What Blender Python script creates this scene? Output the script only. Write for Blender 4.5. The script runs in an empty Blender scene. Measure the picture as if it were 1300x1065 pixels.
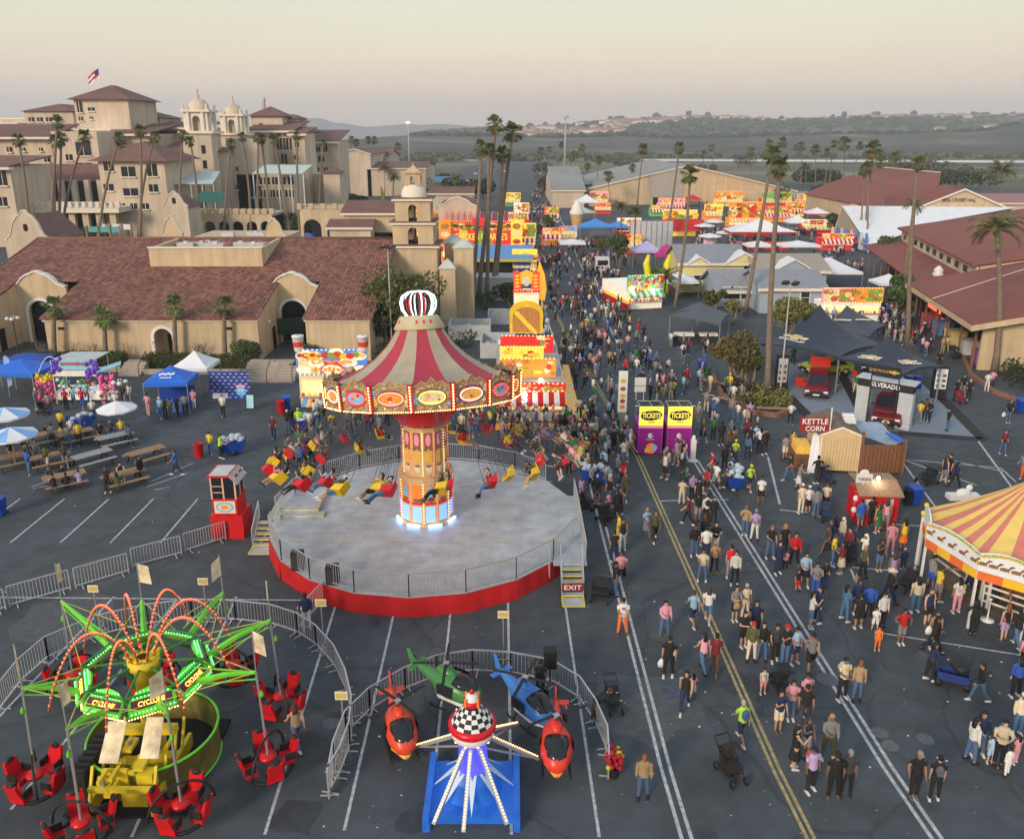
import bpy, math, random
from mathutils import Matrix, Vector
from math import sin, cos, pi, radians as rad
R = random.Random(7)
C = bpy.context.scene.collection
# ---------------------------------------------------------------- camera helpers
F = 1050.0; TH = rad(16.7); HC = 20.5
CT, ST = cos(TH), sin(TH)
def ray(px, py):
    u = -(py - 487.5) / F
    return (px - 650) / F, CT + u * ST, -ST + u * CT
def G(px, py, z=0.0):
    a, b, c = ray(px, py); t = (z - HC) / c
    return a * t, b * t
def A(px, py, Y):
    a, b, c = ray(px, py); t = Y / b
    return a * t, HC + c * t
def PX(x, y, z):
    d = y * CT - (z - HC) * ST
    return 650 + F * x / d, 487.5 - F * (y * ST + (z - HC) * CT) / d
# ---------------------------------------------------------------- mesh builder
class MB:
    def __init__(s): s.v = []; s.f = []; s.m = []; s.s = []; s.M = None
    def add(s, vs, fs, mi=0, sm=False):
        b = len(s.v)
        if s.M is not None: vs = [tuple(s.M @ Vector(q)) for q in vs]
        s.v += [tuple(q) for q in vs]
        for f in fs: s.f.append([i + b for i in f]); s.m.append(mi); s.s.append(sm)
        return s
    def box(s, x0, y0, z0, x1, y1, z1, mi=0):
        return s.add([(x0,y0,z0),(x1,y0,z0),(x1,y1,z0),(x0,y1,z0),(x0,y0,z1),(x1,y0,z1),(x1,y1,z1),(x0,y1,z1)],
              [(0,3,2,1),(4,5,6,7),(0,1,5,4),(1,2,6,5),(2,3,7,6),(3,0,4,7)], mi)
    def cb(s, c, d, mi=0):
        return s.box(c[0]-d[0]/2, c[1]-d[1]/2, c[2]-d[2]/2, c[0]+d[0]/2, c[1]+d[1]/2, c[2]+d[2]/2, mi)
    def bar(s, a, b, w, h=None, mi=0):
        a = Vector(a); b = Vector(b); h = h or w; d = (b - a)
        if d.length < 1e-6: return s
        d.normalize(); up = Vector((0,0,1)) if abs(d.z) < .95 else Vector((0,1,0))
        x = d.cross(up).normalized() * w / 2; y = x.cross(d).normalized() * h / 2
        q = []
        for p in (a, b): q += [p-x-y, p+x-y, p+x+y, p-x+y]
        return s.add(q, [(0,1,2,3),(7,6,5,4),(0,4,5,1),(1,5,6,2),(2,6,7,3),(3,7,4,0)], mi)
    def tube(s, path, r, n=6, mi=0, cap=True, sm=True, ry=None, up=None):
        P = [Vector(p) for p in path]; k = len(P)
        rs = r if isinstance(r, (list, tuple)) else [r] * k
        rq = ry if isinstance(ry, (list, tuple)) else [ry] * k
        vs = []; fs = []; px = None
        for i, p in enumerate(P):
            d = (P[min(i+1,k-1)] - P[max(i-1,0)])
            if d.length < 1e-9: d = Vector((0,0,1))
            d.normalize()
            if px is None:
                u = Vector(up) if up else (Vector((1,0,0)) if abs(d.x) < .9 else Vector((0,1,0)))
            else: u = px
            x = (u - d * u.dot(d)).normalized(); y = d.cross(x); px = x
            a = rs[i]; b = rq[i] if rq[i] is not None else a
            for j in range(n):
                t = 2*pi*j/n; vs.append(p + x*(a*cos(t)) + y*(b*sin(t)))
        for i in range(k-1):
            for j in range(n):
                fs.append((i*n+j, i*n+(j+1)%n, (i+1)*n+(j+1)%n, (i+1)*n+j))
        if cap:
            fs.append(tuple(range(n-1,-1,-1))); fs.append(tuple((k-1)*n+j for j in range(n)))
        return s.add(vs, fs, mi, sm)
    def lathe(s, prof, n=16, c=(0,0,0), mi=0, sm=True, a0=0, a1=2*pi, mf=None):
        full = abs(a1-a0-2*pi) < 1e-6; m = n if full else n+1
        vs = [(c[0]+r*cos(a0+(a1-a0)*j/n), c[1]+r*sin(a0+(a1-a0)*j/n), c[2]+z) for r,z in prof for j in range(m)]
        b = len(prof)
        for i in range(b-1):
            for j in range(n):
                q = (j+1) % m
                s.add([vs[i*m+j], vs[i*m+q], vs[(i+1)*m+q], vs[(i+1)*m+j]], [(0,1,2,3)], mf(i,j) if mf else mi, sm) if mf else None
        if not mf:
            s.add(vs, [(i*m+j, i*m+(j+1)%m, (i+1)*m+(j+1)%m, (i+1)*m+j) for i in range(b-1) for j in range(n)], mi, sm)
        return s
    def prism(s, poly, z0, z1, mi=0):
        n = len(poly)
        return s.add([(x,y,z0) for x,y in poly]+[(x,y,z1) for x,y in poly],
            [tuple(range(n-1,-1,-1)), tuple(range(n,2*n))]+[(i,(i+1)%n,n+(i+1)%n,n+i) for i in range(n)], mi)
    def slab(s, pts, t, mi=0):
        """pts: 3-D polygon, t: thickness vector"""
        n = len(pts); P = [Vector(p) for p in pts]; t = Vector(t)
        return s.add(P+[p+t for p in P], [tuple(range(n)), tuple(range(2*n-1,n-1,-1))]+[(i,n+i,n+(i+1)%n,(i+1)%n) for i in range(n)], mi)
    def poly(s, pts, mi=0): return s.add(pts, [tuple(range(len(pts)))], mi)
    def ell(s, c, r, mi=0, n=10, k=6, sm=True):
        if not isinstance(r, (tuple,list)): r = (r,r,r)
        vs = [(c[0], c[1], c[2]-r[2])]
        for i in range(1,k):
            t = -pi/2 + pi*i/k
            vs += [(c[0]+r[0]*cos(t)*cos(2*pi*j/n), c[1]+r[1]*cos(t)*sin(2*pi*j/n), c[2]+r[2]*sin(t)) for j in range(n)]
        vs.append((c[0], c[1], c[2]+r[2])); fs = []
        for j in range(n): fs.append((0, 1+(j+1)%n, 1+j))
        for i in range(k-2):
            for j in range(n): fs.append((1+i*n+j, 1+i*n+(j+1)%n, 1+(i+1)*n+(j+1)%n, 1+(i+1)*n+j))
        e = len(vs)-1
        for j in range(n): fs.append((1+(k-2)*n+j, 1+(k-2)*n+(j+1)%n, e))
        return s.add(vs, fs, mi, sm)
    def mesh(s, name, mats):
        me = bpy.data.meshes.new(name); me.from_pydata(s.v, [], s.f)
        for m in (mats if isinstance(mats, (list,tuple)) else [mats]): me.materials.append(m)
        me.polygons.foreach_set('material_index', s.m); me.polygons.foreach_set('use_smooth', s.s)
        me.update(); return me
    def build(s, name, mats, parent=None, loc=(0,0,0), rz=0):
        return put(name, s.mesh(name, mats), parent, loc, rz)
def put(name, me, parent=None, loc=(0,0,0), rz=0, col=None, sc=None):
    o = bpy.data.objects.new(name, me); C.objects.link(o)
    if parent: o.parent = parent
    o.location = loc; o.rotation_euler = (0,0,rz)
    if col: o.color = (*col, 1)
    if sc: o.scale = sc if isinstance(sc, (tuple,list)) else (sc,sc,sc)
    return o
USED = {}
def tag(o, label, cat=None, group=None, kind=None):
    if label: o['label'] = label
    if cat: o['category'] = cat
    if group: o['group'] = group
    if kind: o['kind'] = kind
    return o
def thing(name, label, cat, loc=(0,0,0), rz=0, group=None):
    o = bpy.data.objects.new(name, None); C.objects.link(o); o.empty_display_size = .2
    o.location = loc; o.rotation_euler = (0,0,rz)
    return tag(o, label, cat, group)
def kids(o): return [c for c in bpy.data.objects if c.parent == o]
def dup(root, loc, rz=0, label=None, group=None, sc=None, tree=None):
    tree = tree or [(c, kids(c)) for c in kids(root)]
    r = root.copy(); C.objects.link(r); r.location = loc; r.rotation_euler = (0,0,rz)
    if label: r['label'] = label
    if group: r['group'] = group
    if sc: r.scale = sc if isinstance(sc, (tuple,list)) else (sc,sc,sc)
    for ch, gs in tree:
        c = ch.copy(); C.objects.link(c); c.parent = r
        for g in gs:
            d = g.copy(); C.objects.link(d); d.parent = c
    return r
# ---------------------------------------------------------------- materials
MC = {}
def M(name, col=(.5,.5,.5), rough=.7, metal=0, var=.12, scale=2.0, bump=0, emit=0, ecol=None, alpha=None, oc=False, big=0):
    if name in MC: return MC[name]
    m = bpy.data.materials.new(name); m.use_nodes = True; nt = m.node_tree; N = nt.nodes; L = nt.links
    b = N['Principled BSDF']; b.inputs['Roughness'].default_value = rough; b.inputs['Metallic'].default_value = metal
    b.inputs['Specular IOR Level'].default_value = .35
    tc = N.new('ShaderNodeTexCoord'); nz = N.new('ShaderNodeTexNoise'); nz.inputs['Scale'].default_value = scale; nz.inputs['Detail'].default_value = 5
    L.new(tc.outputs['Object'], nz.inputs['Vector'])
    mr = N.new('ShaderNodeMapRange'); mr.inputs[1].default_value=.25; mr.inputs[2].default_value=.75; mr.inputs[3].default_value=1-var; mr.inputs[4].default_value=1+var
    L.new(nz.outputs['Fac'], mr.inputs[0])
    mx = N.new('ShaderNodeVectorMath'); mx.operation='SCALE'
    if oc:
        oi = N.new('ShaderNodeObjectInfo'); L.new(oi.outputs['Color'], mx.inputs[0])
    else: mx.inputs[0].default_value = col[:3]
    L.new(mr.outputs[0], mx.inputs['Scale']); out = mx.outputs[0]
    if big:
        n2 = N.new('ShaderNodeTexNoise'); n2.inputs['Scale'].default_value = scale*.12; n2.inputs['Detail'].default_value = 3
        L.new(tc.outputs['Object'], n2.inputs['Vector'])
        m2 = N.new('ShaderNodeMapRange'); m2.inputs[1].default_value=.3; m2.inputs[2].default_value=.7; m2.inputs[3].default_value=1-big; m2.inputs[4].default_value=1+big
        L.new(n2.outputs['Fac'], m2.inputs[0]); x2 = N.new('ShaderNodeVectorMath'); x2.operation='SCALE'
        L.new(out, x2.inputs[0]); L.new(m2.outputs[0], x2.inputs['Scale']); out = x2.outputs[0]
    L.new(out, b.inputs['Base Color'])
    if bump:
        bp = N.new('ShaderNodeBump'); bp.inputs['Strength'].default_value = bump; bp.inputs['Distance'].default_value = .05
        L.new(nz.outputs['Fac'], bp.inputs['Height']); L.new(bp.outputs[0], b.inputs['Normal'])
    if emit:
        b.inputs['Emission Strength'].default_value = emit
        if ecol or not oc: b.inputs['Emission Color'].default_value = (*(ecol or col)[:3], 1)
        else: L.new(out, b.inputs['Emission Color'])
    if alpha is not None: b.inputs['Alpha'].default_value = alpha
    m['out'] = 1; MC[name] = m; return m
def nodes(m): return m.node_tree.nodes, m.node_tree.links, m.node_tree.nodes['Principled BSDF']
def grey(v): return (v, v, v)
def streak(m,amt=.16,sx=1.6,sz=.09):
    Nn,Ll,b=nodes(m); base=b.inputs['Base Color'].links[0].from_socket; t=Nn.new('ShaderNodeTexCoord'); mp=Nn.new('ShaderNodeMapping'); mp.inputs['Scale'].default_value=(sx,sx,sz); n=Nn.new('ShaderNodeTexNoise'); n.inputs['Scale'].default_value=1; n.inputs['Detail'].default_value=6; n.inputs['Roughness'].default_value=.7
    Ll.new(t.outputs['Object'],mp.inputs[0]); Ll.new(mp.outputs[0],n.inputs['Vector']); r=Nn.new('ShaderNodeMapRange'); r.inputs[1].default_value=.35; r.inputs[2].default_value=.65; r.inputs[3].default_value=1-amt; r.inputs[4].default_value=1+amt*.5; Ll.new(n.outputs['Fac'],r.inputs[0]); v=Nn.new('ShaderNodeVectorMath'); v.operation='SCALE'; Ll.new(base,v.inputs[0]); Ll.new(r.outputs[0],v.inputs['Scale']); Ll.new(v.outputs[0],b.inputs['Base Color'])
# colours
WHITE = M('white_paint', (.72,.72,.70), .5, var=.05)
CLOTHW = M('white_vinyl', (.74,.76,.78), .6, var=.06, scale=.8, bump=.3)
BLACK = M('black_rubber', (.018,.018,.02), .6)
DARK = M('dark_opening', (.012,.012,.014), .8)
GLASS = M('window_glass', (.02,.025,.03), .12, var=.3, scale=.5)
STEEL = M('galvanised_steel', (.42,.43,.45), .38, .6, var=.15)
ALU = M('bare_aluminium', (.55,.56,.58), .4, .6, var=.1)
REDP = M('red_paint', (.55,.012,.015), .4, var=.1)
REDV = M('red_vinyl', (.50,.010,.012), .65, var=.18, scale=1.2, bump=.6)
YEL = M('yellow_paint', (.72,.55,.03), .5)
WOOD = M('weathered_wood', (.30,.19,.11), .8, var=.3, scale=9)
WOODG = M('grey_wood', (.30,.30,.30), .8, var=.25, scale=9)
BROWNW = M('brown_fence_wood', (.22,.10,.05), .75, var=.2, scale=6)
NAVY = M('navy_fabric', (.032,.042,.066), .55, var=.15, scale=1)
BLUEV = M('blue_vinyl', (.02,.14,.62), .5, var=.1, scale=1)
BLUEP = M('blue_plastic', (.01,.06,.36), .4, var=.1)
BULBW = M('warm_bulb', (1,.75,.4), .3, emit=2.1, ecol=(1,.58,.22))
BULBR = M('red_bulb', (1,.2,.1), .3, emit=1.3, ecol=(1,.10,.04))
BULBG = M('green_bulb', (.3,1,.3), .3, emit=1.6, ecol=(.15,1,.30))
NEON = M('white_neon', (.8,1,1), .3, emit=.8, ecol=(.75,1,.97))
LAMPW = M('white_lamp', (1,.95,.85), .3, emit=40, ecol=(1,.9,.75))
# ---------------------------------------------------------------- lettering
TX = {}
def text_mesh(s, mat, w, h=None, d=.02, bold=0):
    k = (s, mat.name, round(w,3), h, d, bold)
    if k in TX: return TX[k]
    cu = bpy.data.curves.new('lettering', 'FONT'); cu.body = s; cu.align_x='CENTER'; cu.align_y='CENTER'; cu.extrude = d; cu.offset = bold; cu.resolution_u = 2
    o = bpy.data.objects.new('lettering', cu); C.objects.link(o); bpy.context.view_layer.update()
    me = bpy.data.meshes.new_from_object(o.evaluated_get(bpy.context.evaluated_depsgraph_get()))
    bpy.data.objects.remove(o)
    xs = [v.co.x for v in me.vertices]; ys = [v.co.y for v in me.vertices]
    W = max(xs)-min(xs); Hh = max(ys)-min(ys); cx=(max(xs)+min(xs))/2; cy=(max(ys)+min(ys))/2
    a = w/W; b = (h/Hh) if h else a
    for v in me.vertices:
        v.co.x = (v.co.x-cx)*a; v.co.y = (v.co.y-cy)*b
    me.materials.clear(); me.materials.append(mat); me.name='lettering'; TX[k]=me; return me
def txt(parent, s, mat, w, loc, rot=(pi/2,0,0), h=None, d=.02, bold=0, name='lettering'):
    o = put(name, text_mesh(s, mat, w, h, d, bold), parent, loc); o.rotation_euler = rot; return o
# ---------------------------------------------------------------- camera, world, sun
cam = bpy.data.cameras.new('camera'); co = bpy.data.objects.new('camera', cam); C.objects.link(co)
co.location = (0,0,HC); co.rotation_euler = (pi/2-TH, 0, 0); cam.sensor_width = 36; cam.lens = 36*F/1300; cam.shift_y = -45/1300
cam.clip_start = .5; cam.clip_end = 60000; bpy.context.scene.camera = co
SUN_EL, SUN_AZ = rad(9), rad(215)      # low in the west, behind the camera and to its left
w = bpy.data.worlds.new('World'); bpy.context.scene.world = w; w.use_nodes = True
N = w.node_tree.nodes; L = w.node_tree.links; bg = N['Background']
sk = N.new('ShaderNodeTexSky'); sk.sky_type='NISHITA'; sk.sun_disc=False; sk.sun_elevation=SUN_EL; sk.sun_rotation=SUN_AZ; sk.dust_density=3; sk.air_density=1.2; sk.ozone_density=1
tc = N.new('ShaderNodeTexCoord'); sp = N.new('ShaderNodeSeparateXYZ'); L.new(tc.outputs['Generated'], sp.inputs[0])
rp = N.new('ShaderNodeValToRGB'); L.new(sp.outputs['Z'], rp.inputs[0])
els = rp.color_ramp.elements
stops = [(0.0,(.58,.50,.47)),(.02,(.65,.545,.47)),(.055,(.74,.60,.46)),(.095,(.725,.65,.48)),(.14,(.65,.66,.515)),(.22,(.58,.62,.56)),(.45,(.50,.56,.60)),(1,(.34,.43,.58))]
els[0].position=0; els[0].color=(*stops[0][1],1); els[1].position=1; els[1].color=(*stops[-1][1],1)
for p,c in stops[1:-1]:
    e = els.new(p); e.color=(*c,1)
nz = N.new('ShaderNodeTexNoise'); nz.inputs['Scale'].default_value=2.2; nz.inputs['Detail'].default_value=6
mp = N.new('ShaderNodeMapping'); mp.inputs['Scale'].default_value=(1,1,7); L.new(tc.outputs['Generated'], mp.inputs[0]); L.new(mp.outputs[0], nz.inputs['Vector'])
mr = N.new('ShaderNodeMapRange'); mr.inputs[1].default_value=.3; mr.inputs[2].default_value=.7; mr.inputs[3].default_value=.965; mr.inputs[4].default_value=1.035; L.new(nz.outputs['Fac'], mr.inputs[0])
vm = N.new('ShaderNodeVectorMath'); vm.operation='SCALE'; L.new(rp.outputs[0], vm.inputs[0]); L.new(mr.outputs[0], vm.inputs['Scale'])
v2 = N.new('ShaderNodeVectorMath'); v2.operation='SCALE'; L.new(vm.outputs[0], v2.inputs[0]); v2.inputs['Scale'].default_value=6.0
mix = N.new('ShaderNodeMix'); mix.data_type='RGBA'; mix.inputs[0].default_value=.95
L.new(sk.outputs[0], mix.inputs[6]); L.new(v2.outputs[0], mix.inputs[7]); L.new(mix.outputs[2], bg.inputs[0]); bg.inputs[1].default_value=.12
sl = bpy.data.lights.new('sun','SUN'); so = bpy.data.objects.new('sun', sl); C.objects.link(so)
sl.energy=1.5; sl.angle=rad(14); sl.color=(1,.80,.62)
# from az: sun direction (nishita: rotation measured from +Y towards +X)
sd = Vector((sin(SUN_AZ)*cos(rad(22)), cos(SUN_AZ)*cos(rad(22)), sin(rad(22))))
so.rotation_euler = sd.to_track_quat('Z','Y').to_euler()
sc = bpy.context.scene
sc.view_settings.view_transform='Standard'; sc.view_settings.look='None'; sc.view_settings.exposure=0.93; sc.view_settings.gamma=1
sc.cycles.max_bounces=4; sc.cycles.volume_bounces=0; sc.cycles.use_denoising=True
sc.cycles.transparent_max_bounces=8
# ================================================================ SETTING
asph = M('asphalt', (.064,.075,.084), .85, var=.22, scale=1.1, bump=.3, big=.2)
Nn, Ll, b = nodes(asph)
# fine aggregate, oily patches and cracks
base = b.inputs['Base Color'].links[0].from_socket
tcn = Nn.new('ShaderNodeTexCoord')
fn = Nn.new('ShaderNodeTexNoise'); fn.inputs['Scale'].default_value=14; fn.inputs['Detail'].default_value=2; Ll.new(tcn.outputs['Object'], fn.inputs['Vector'])
fr = Nn.new('ShaderNodeMapRange'); fr.inputs[1].default_value=.3; fr.inputs[2].default_value=.7; fr.inputs[3].default_value=.9; fr.inputs[4].default_value=1.1; Ll.new(fn.outputs['Fac'], fr.inputs[0])
wp = Nn.new('ShaderNodeTexNoise'); wp.inputs['Scale'].default_value=.25; wp.inputs['Detail'].default_value=4; Ll.new(tcn.outputs['Object'], wp.inputs['Vector'])
va = Nn.new('ShaderNodeVectorMath'); va.operation='MULTIPLY_ADD'; va.inputs[1].default_value=(2.5,2.5,0); Ll.new(wp.outputs['Color'], va.inputs[0]); Ll.new(tcn.outputs['Object'], va.inputs[2])
vo = Nn.new('ShaderNodeTexVoronoi'); vo.feature='DISTANCE_TO_EDGE'; vo.inputs['Scale'].default_value=.13; Ll.new(va.outputs[0], vo.inputs['Vector'])
cr = Nn.new('ShaderNodeMapRange'); cr.inputs[1].default_value=0; cr.inputs[2].default_value=.010; cr.inputs[3].default_value=.72; cr.inputs[4].default_value=1; Ll.new(vo.outputs[0], cr.inputs[0])
ml = Nn.new('ShaderNodeMath'); ml.operation='MULTIPLY'; Ll.new(fr.outputs[0], ml.inputs[0]); Ll.new(cr.outputs[0], ml.inputs[1])
ms = Nn.new('ShaderNodeVectorMath'); ms.operation='SCALE'; Ll.new(base, ms.inputs[0]); Ll.new(ml.outputs[0], ms.inputs['Scale']); Ll.new(ms.outputs[0], b.inputs['Base Color'])
# ground: dry marsh and scrub
gm = M('marsh_ground', (.10,.105,.065), .95, var=.35, scale=.012, big=.0)
Nn, Ll, b = nodes(gm)
tcn = Nn.new('ShaderNodeTexCoord'); mpp = Nn.new('ShaderNodeMapping'); mpp.inputs['Scale'].default_value=(.0016,.006,1); Ll.new(tcn.outputs['Object'], mpp.inputs[0])
n1 = Nn.new('ShaderNodeTexNoise'); n1.inputs['Scale'].default_value=1; n1.inputs['Detail'].default_value=9; n1.inputs['Roughness'].default_value=.65; Ll.new(mpp.outputs[0], n1.inputs['Vector'])
r1 = Nn.new('ShaderNodeValToRGB'); Ll.new(n1.outputs['Fac'], r1.inputs[0]); e=r1.color_ramp.elements; e[0].position=.36; e[0].color=(.05,.058,.035,1); e[1].position=.66; e[1].color=(.27,.225,.15,1)
q=e.new(.5); q.color=(.12,.115,.065,1); Ll.new(r1.outputs[0], b.inputs['Base Color'])
gb = MB(); gb.poly([(-15000,-200,-.03),(15000,-200,-.03),(15000,30000,-.03),(-15000,30000,-.03)]); tag(gb.build('ground', gm), None, kind='structure')
# asphalt fairground
pv = MB(); pv.poly([(-150,-20,0),(150,-20,0),(260,300,0),(60,420,0),(14,700,0),(-22,700,0),(-40,420,0),(-200,300,0)]); tag(pv.build('pavement', asph), None, kind='structure')
# painted markings
pw = M('worn_white_line', (.42,.44,.45), .8, var=.45, scale=5); py_ = M('worn_yellow_line', (.36,.29,.14), .8, var=.45, scale=5); pb_ = M('faded_blue_paint', (.065,.088,.115), .8, var=.3, scale=4)
mk = MB()
def line(p, q, wd=.11, mi=0, z=.004, dash=None):
    a = Vector((*p,0)); c = Vector((*q,0)); d = (c-a); Ln = d.length; d.normalize(); n = Vector((-d.y,d.x,0))*wd/2
    segs = [(0,Ln)] if not dash else [(t, min(t+dash[0],Ln)) for t in [i*(dash[0]+dash[1]) for i in range(int(Ln/(dash[0]+dash[1]))+1)]]
    for s0,s1 in segs:
        u=a+d*s0; v_=a+d*s1
        mk.poly([(u.x-n.x,u.y-n.y,z),(v_.x-n.x,v_.y-n.y,z),(v_.x+n.x,v_.y+n.y,z),(u.x+n.x,u.y+n.y,z)], mi)
def pl(p, q, wd=.11, mi=0, **k): line(G(*p), G(*q), wd, mi, **k)
def dbl(p, q, gap, wd, mi):
    a=G(*p); c=G(*q); line((a[0]-gap/2,a[1]),(c[0]-gap/2,c[1]),wd,mi); line((a[0]+gap/2,a[1]),(c[0]+gap/2,c[1]),wd,mi)
dbl((985,975),(811,582),.22,.12,1); dbl((811,582),(706,400),.22,.10,1); dbl((1030,1065),(985,975),.22,.12,1)
dbl((845,975),(751,612),.30,.12,0); dbl((872,1065),(845,975),.30,.12,0); dbl((1128,975),(882,583),.30,.13,0); dbl((1190,1065),(1128,975),.30,.13,0)
pl((790,450),(738,338),.16); pl((738,338),(705,262),.2); pl((710,455),(672,330),.16); pl((700,520),(712,455),.12)
pl((735,560),(722,500),.14); pl((990,640),(975,580),.14); pl((990,647),(1035,652),.12); pl((838,636),(925,634),.10)
for k in range(-1,6):  # stalls by the tables
    x0 = 12.7+63.6*k; x1 = 82+56.4*k; pl((x0,689),(x1,633),.10)
pl((0,632),(350,632),.08,2); pl((0,619),(350,619),.07,2)
for a,c in (((145,757),(-40,950)),((228,757),(75,950)),((300,757),(205,975)),((427,765),(362,975)),((500,778),(455,975)),((572,775),(552,975)),((645,765),(648,975)),((716,757),(748,975))): pl(a,c,.10); pl(c,(c[0]+(c[0]-a[0])*.4,c[1]+(c[1]-a[1])*.4),.10)
pl((0,758),(420,762),.09); pl((1145,583),(1240,616),.12); pl((1146,587),(1240,715),.12); pl((1242,560),(1300,640),.14); pl((1210,585),(1280,600),.1)
pl((1146,583),(1270,594),.10); pl((1270,594),(1290,612),.10); pl((1110,802),(1300,832),.09); pl((1082,720),(1130,724),.1); pl((1080,722),(1088,742),.1); pl((1128,665),(1175,668),.1)
for a,c in (((40,618),(75,606)),((42,620),(95,610)),((190,612),(245,588)),((186,618),(240,600)),((196,622),(215,618))): pl(a,c,.08)
for x,y in ((1002,516),(30,522),(262,524),(308,531),(180,532),(300,582),(853,872)): 
    cx,cy=G(x,y); mk.poly([(cx-.5,cy-.7,.004),(cx+.4,cy-.6,.004),(cx+.5,cy+.5,.004),(cx-.3,cy+.7,.004)],2)
tag(mk.build('road_marking', [pw,py_,pb_]), None, kind='structure')
dr = MB()   # manhole covers and patches
for x,y,r in ((1050,862,.42),(1117,930,.3),(1130,946,.3),(420,918,.3),(1175,938,.3)):
    cx,cy=G(x,y); dr.prism([(cx+r*cos(t*pi/8), cy+r*sin(t*pi/8)) for t in range(16)],0,.006)
pt = MB(); rp_=random.Random(5)
for _ in range(34):   # repair patches, oil stains and gum spots on the lot
    cx,cy=G(rp_.uniform(0,1300),rp_.uniform(420,1060)); k=rp_.random(); n_=14; r=rp_.uniform(.25,1.1) if k<.75 else rp_.uniform(1.0,2.2)
    pt.poly([(cx+r*(1+.25*rp_.uniform(-1,1))*cos(2*pi*i/n_),cy+r*(1+.25*rp_.uniform(-1,1))*sin(2*pi*i/n_),.0025+.00002*_) for i in range(n_)],0 if k<.6 else 1)
for _ in range(420):
    cx,cy=G(rp_.uniform(0,1300),rp_.uniform(480,1060)); r=rp_.uniform(.02,.05); pt.poly([(cx+r*cos(2*pi*i/6),cy+r*sin(2*pi*i/6),.007) for i in range(6)],2 if rp_.random()<.7 else 3)
tag(pt.build('pavement_stain',[M('oil_stain',(.042,.048,.053),.6,var=.3,scale=3),M('worn_patch',(.088,.096,.10),.9,var=.2,scale=3),M('gum_spot',(.20,.21,.21),.9),WHITE]), None, kind='structure')
tag(dr.build('road_manhole', M('iron_cover',(.11,.115,.12),.6,var=.3,scale=8)), None, kind='structure')
# marsh channel, far roads
wt = MB(); 
wm = M('pale_mudflat', (.75,.73,.68), .6, var=.12, scale=.01)
wt.poly([(75,745,.02),(95,725,.02),(520,660,.02),(900,610,.02),(900,655,.02),(520,720,.02),(220,765,.02),(110,785,.02)])
tag(wt.build('mudflat', wm), None, kind='structure')
fr_ = MB()
for pts,wd in ((((-400,900),(-60,830),(60,760),(140,640),(420,520)),9),(((-300,1400),(100,1150),(500,980),(1200,860)),12),(((-30,700),(-60,900),(-300,1100)),10),(((20,520),(140,500),(330,430)),8)):
    for i in range(len(pts)-1):
        a=Vector((*pts[i],0)); c=Vector((*pts[i+1],0)); d=(c-a).normalized(); n=Vector((-d.y,d.x,0))*wd/2
        fr_.poly([tuple(a-n+Vector((0,0,.05))),tuple(c-n+Vector((0,0,.05))),tuple(c+n+Vector((0,0,.05))),tuple(a+n+Vector((0,0,.05)))])
tag(fr_.build('road', M('far_road',(.26,.26,.26),.9,scale=.05)), None, kind='structure')
# ---- hills: ridge heights given along bearings
def hnoise(x,y,s):
    return sin(x*s+1.3)*cos(y*s*1.7+.4)+.5*sin(x*s*2.3+y*s*1.9)+.25*sin(x*s*5.1-y*s*4.3+2)+.12*sin(x*s*11+y*s*9)
def ridge(name, prof, y0, y1, mat, rows=10, cols=160, amp=.12, far=False):
    """prof: list of (px, py) skyline at depth yr"""
    mb = MB(); vs=[]; fs=[]
    yr = y0+(y1-y0)*.62
    for j in range(rows+1):
        t=j/rows; Y=y0+(y1-y0)*t
        e = min(1, (t/.62))
        sh = (3*e*e-2*e**3) if t<=.62 else 1-.5*((t-.62)/.38)**2
        for i in range(cols+1):
            px = prof[0][0]+(prof[-1][0]-prof[0][0])*i/cols
            k=0
            while k<len(prof)-2 and prof[k+1][0]<px: k+=1
            (xa,ya),(xb,yb)=prof[k],prof[k+1]; u=(px-xa)/(xb-xa); u=u*u*(3-2*u); py=ya+(yb-ya)*u
            zr = A(px,py,yr)[1]; X=(px-650)/F*(yr*CT+6)*(Y/yr)
            z = zr*sh*(1+amp*hnoise(X,Y,.0045 if not far else .0007)*(.3+.7*min(1,t*2))*(1 if t<.6 else .25))
            vs.append((X,Y,max(z,0)-.5 if t==0 else z))
    w_=cols+1
    for j in range(rows):
        for i in range(cols): fs.append((j*w_+i,j*w_+i+1,(j+1)*w_+i+1,(j+1)*w_+i))
    mb.add(vs,fs,0,True); o = mb.build(name, mat); tag(o,None,kind='structure'); return o
hm = M('scrub_hillside', (.05,.065,.035), .95)
Nn, Ll, b = nodes(hm)
tcn = Nn.new('ShaderNodeTexCoord'); n1 = Nn.new('ShaderNodeTexNoise'); n1.inputs['Scale'].default_value=.006; n1.inputs['Detail'].default_value=10; n1.inputs['Roughness'].default_value=.7; Ll.new(tcn.outputs['Object'], n1.inputs['Vector'])
r1 = Nn.new('ShaderNodeValToRGB'); Ll.new(n1.outputs['Fac'], r1.inputs[0]); e=r1.color_ramp.elements; e[0].position=.42; e[0].color=(.038,.05,.034,1); e[1].position=.66; e[1].color=(.20,.18,.14,1); q=e.new(.53); q.color=(.075,.085,.065,1); Ll.new(r1.outputs[0], b.inputs['Base Color'])
ridge('hill', [(470,182),(500,174),(560,167),(640,164),(700,163),(760,157),(830,152),(900,151),(1000,154),(1100,150),(1200,150),(1300,150),(1480,150)], 1150, 3300, hm)
ridge('hill_foot', [(380,184),(430,178),(520,172),(620,173),(700,175),(780,173),(860,176),(1000,173),(1120,171),(1230,168),(1300,160),(1450,150)], 800, 1600, hm, amp=.2)
ridge('mountain', [(270,182),(300,176),(350,163),(378,152),(405,150),(430,156),(470,161),(520,158),(570,163),(640,168),(720,170),(760,172)], 9000, 12500, hm, far=True, amp=.08)
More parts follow.
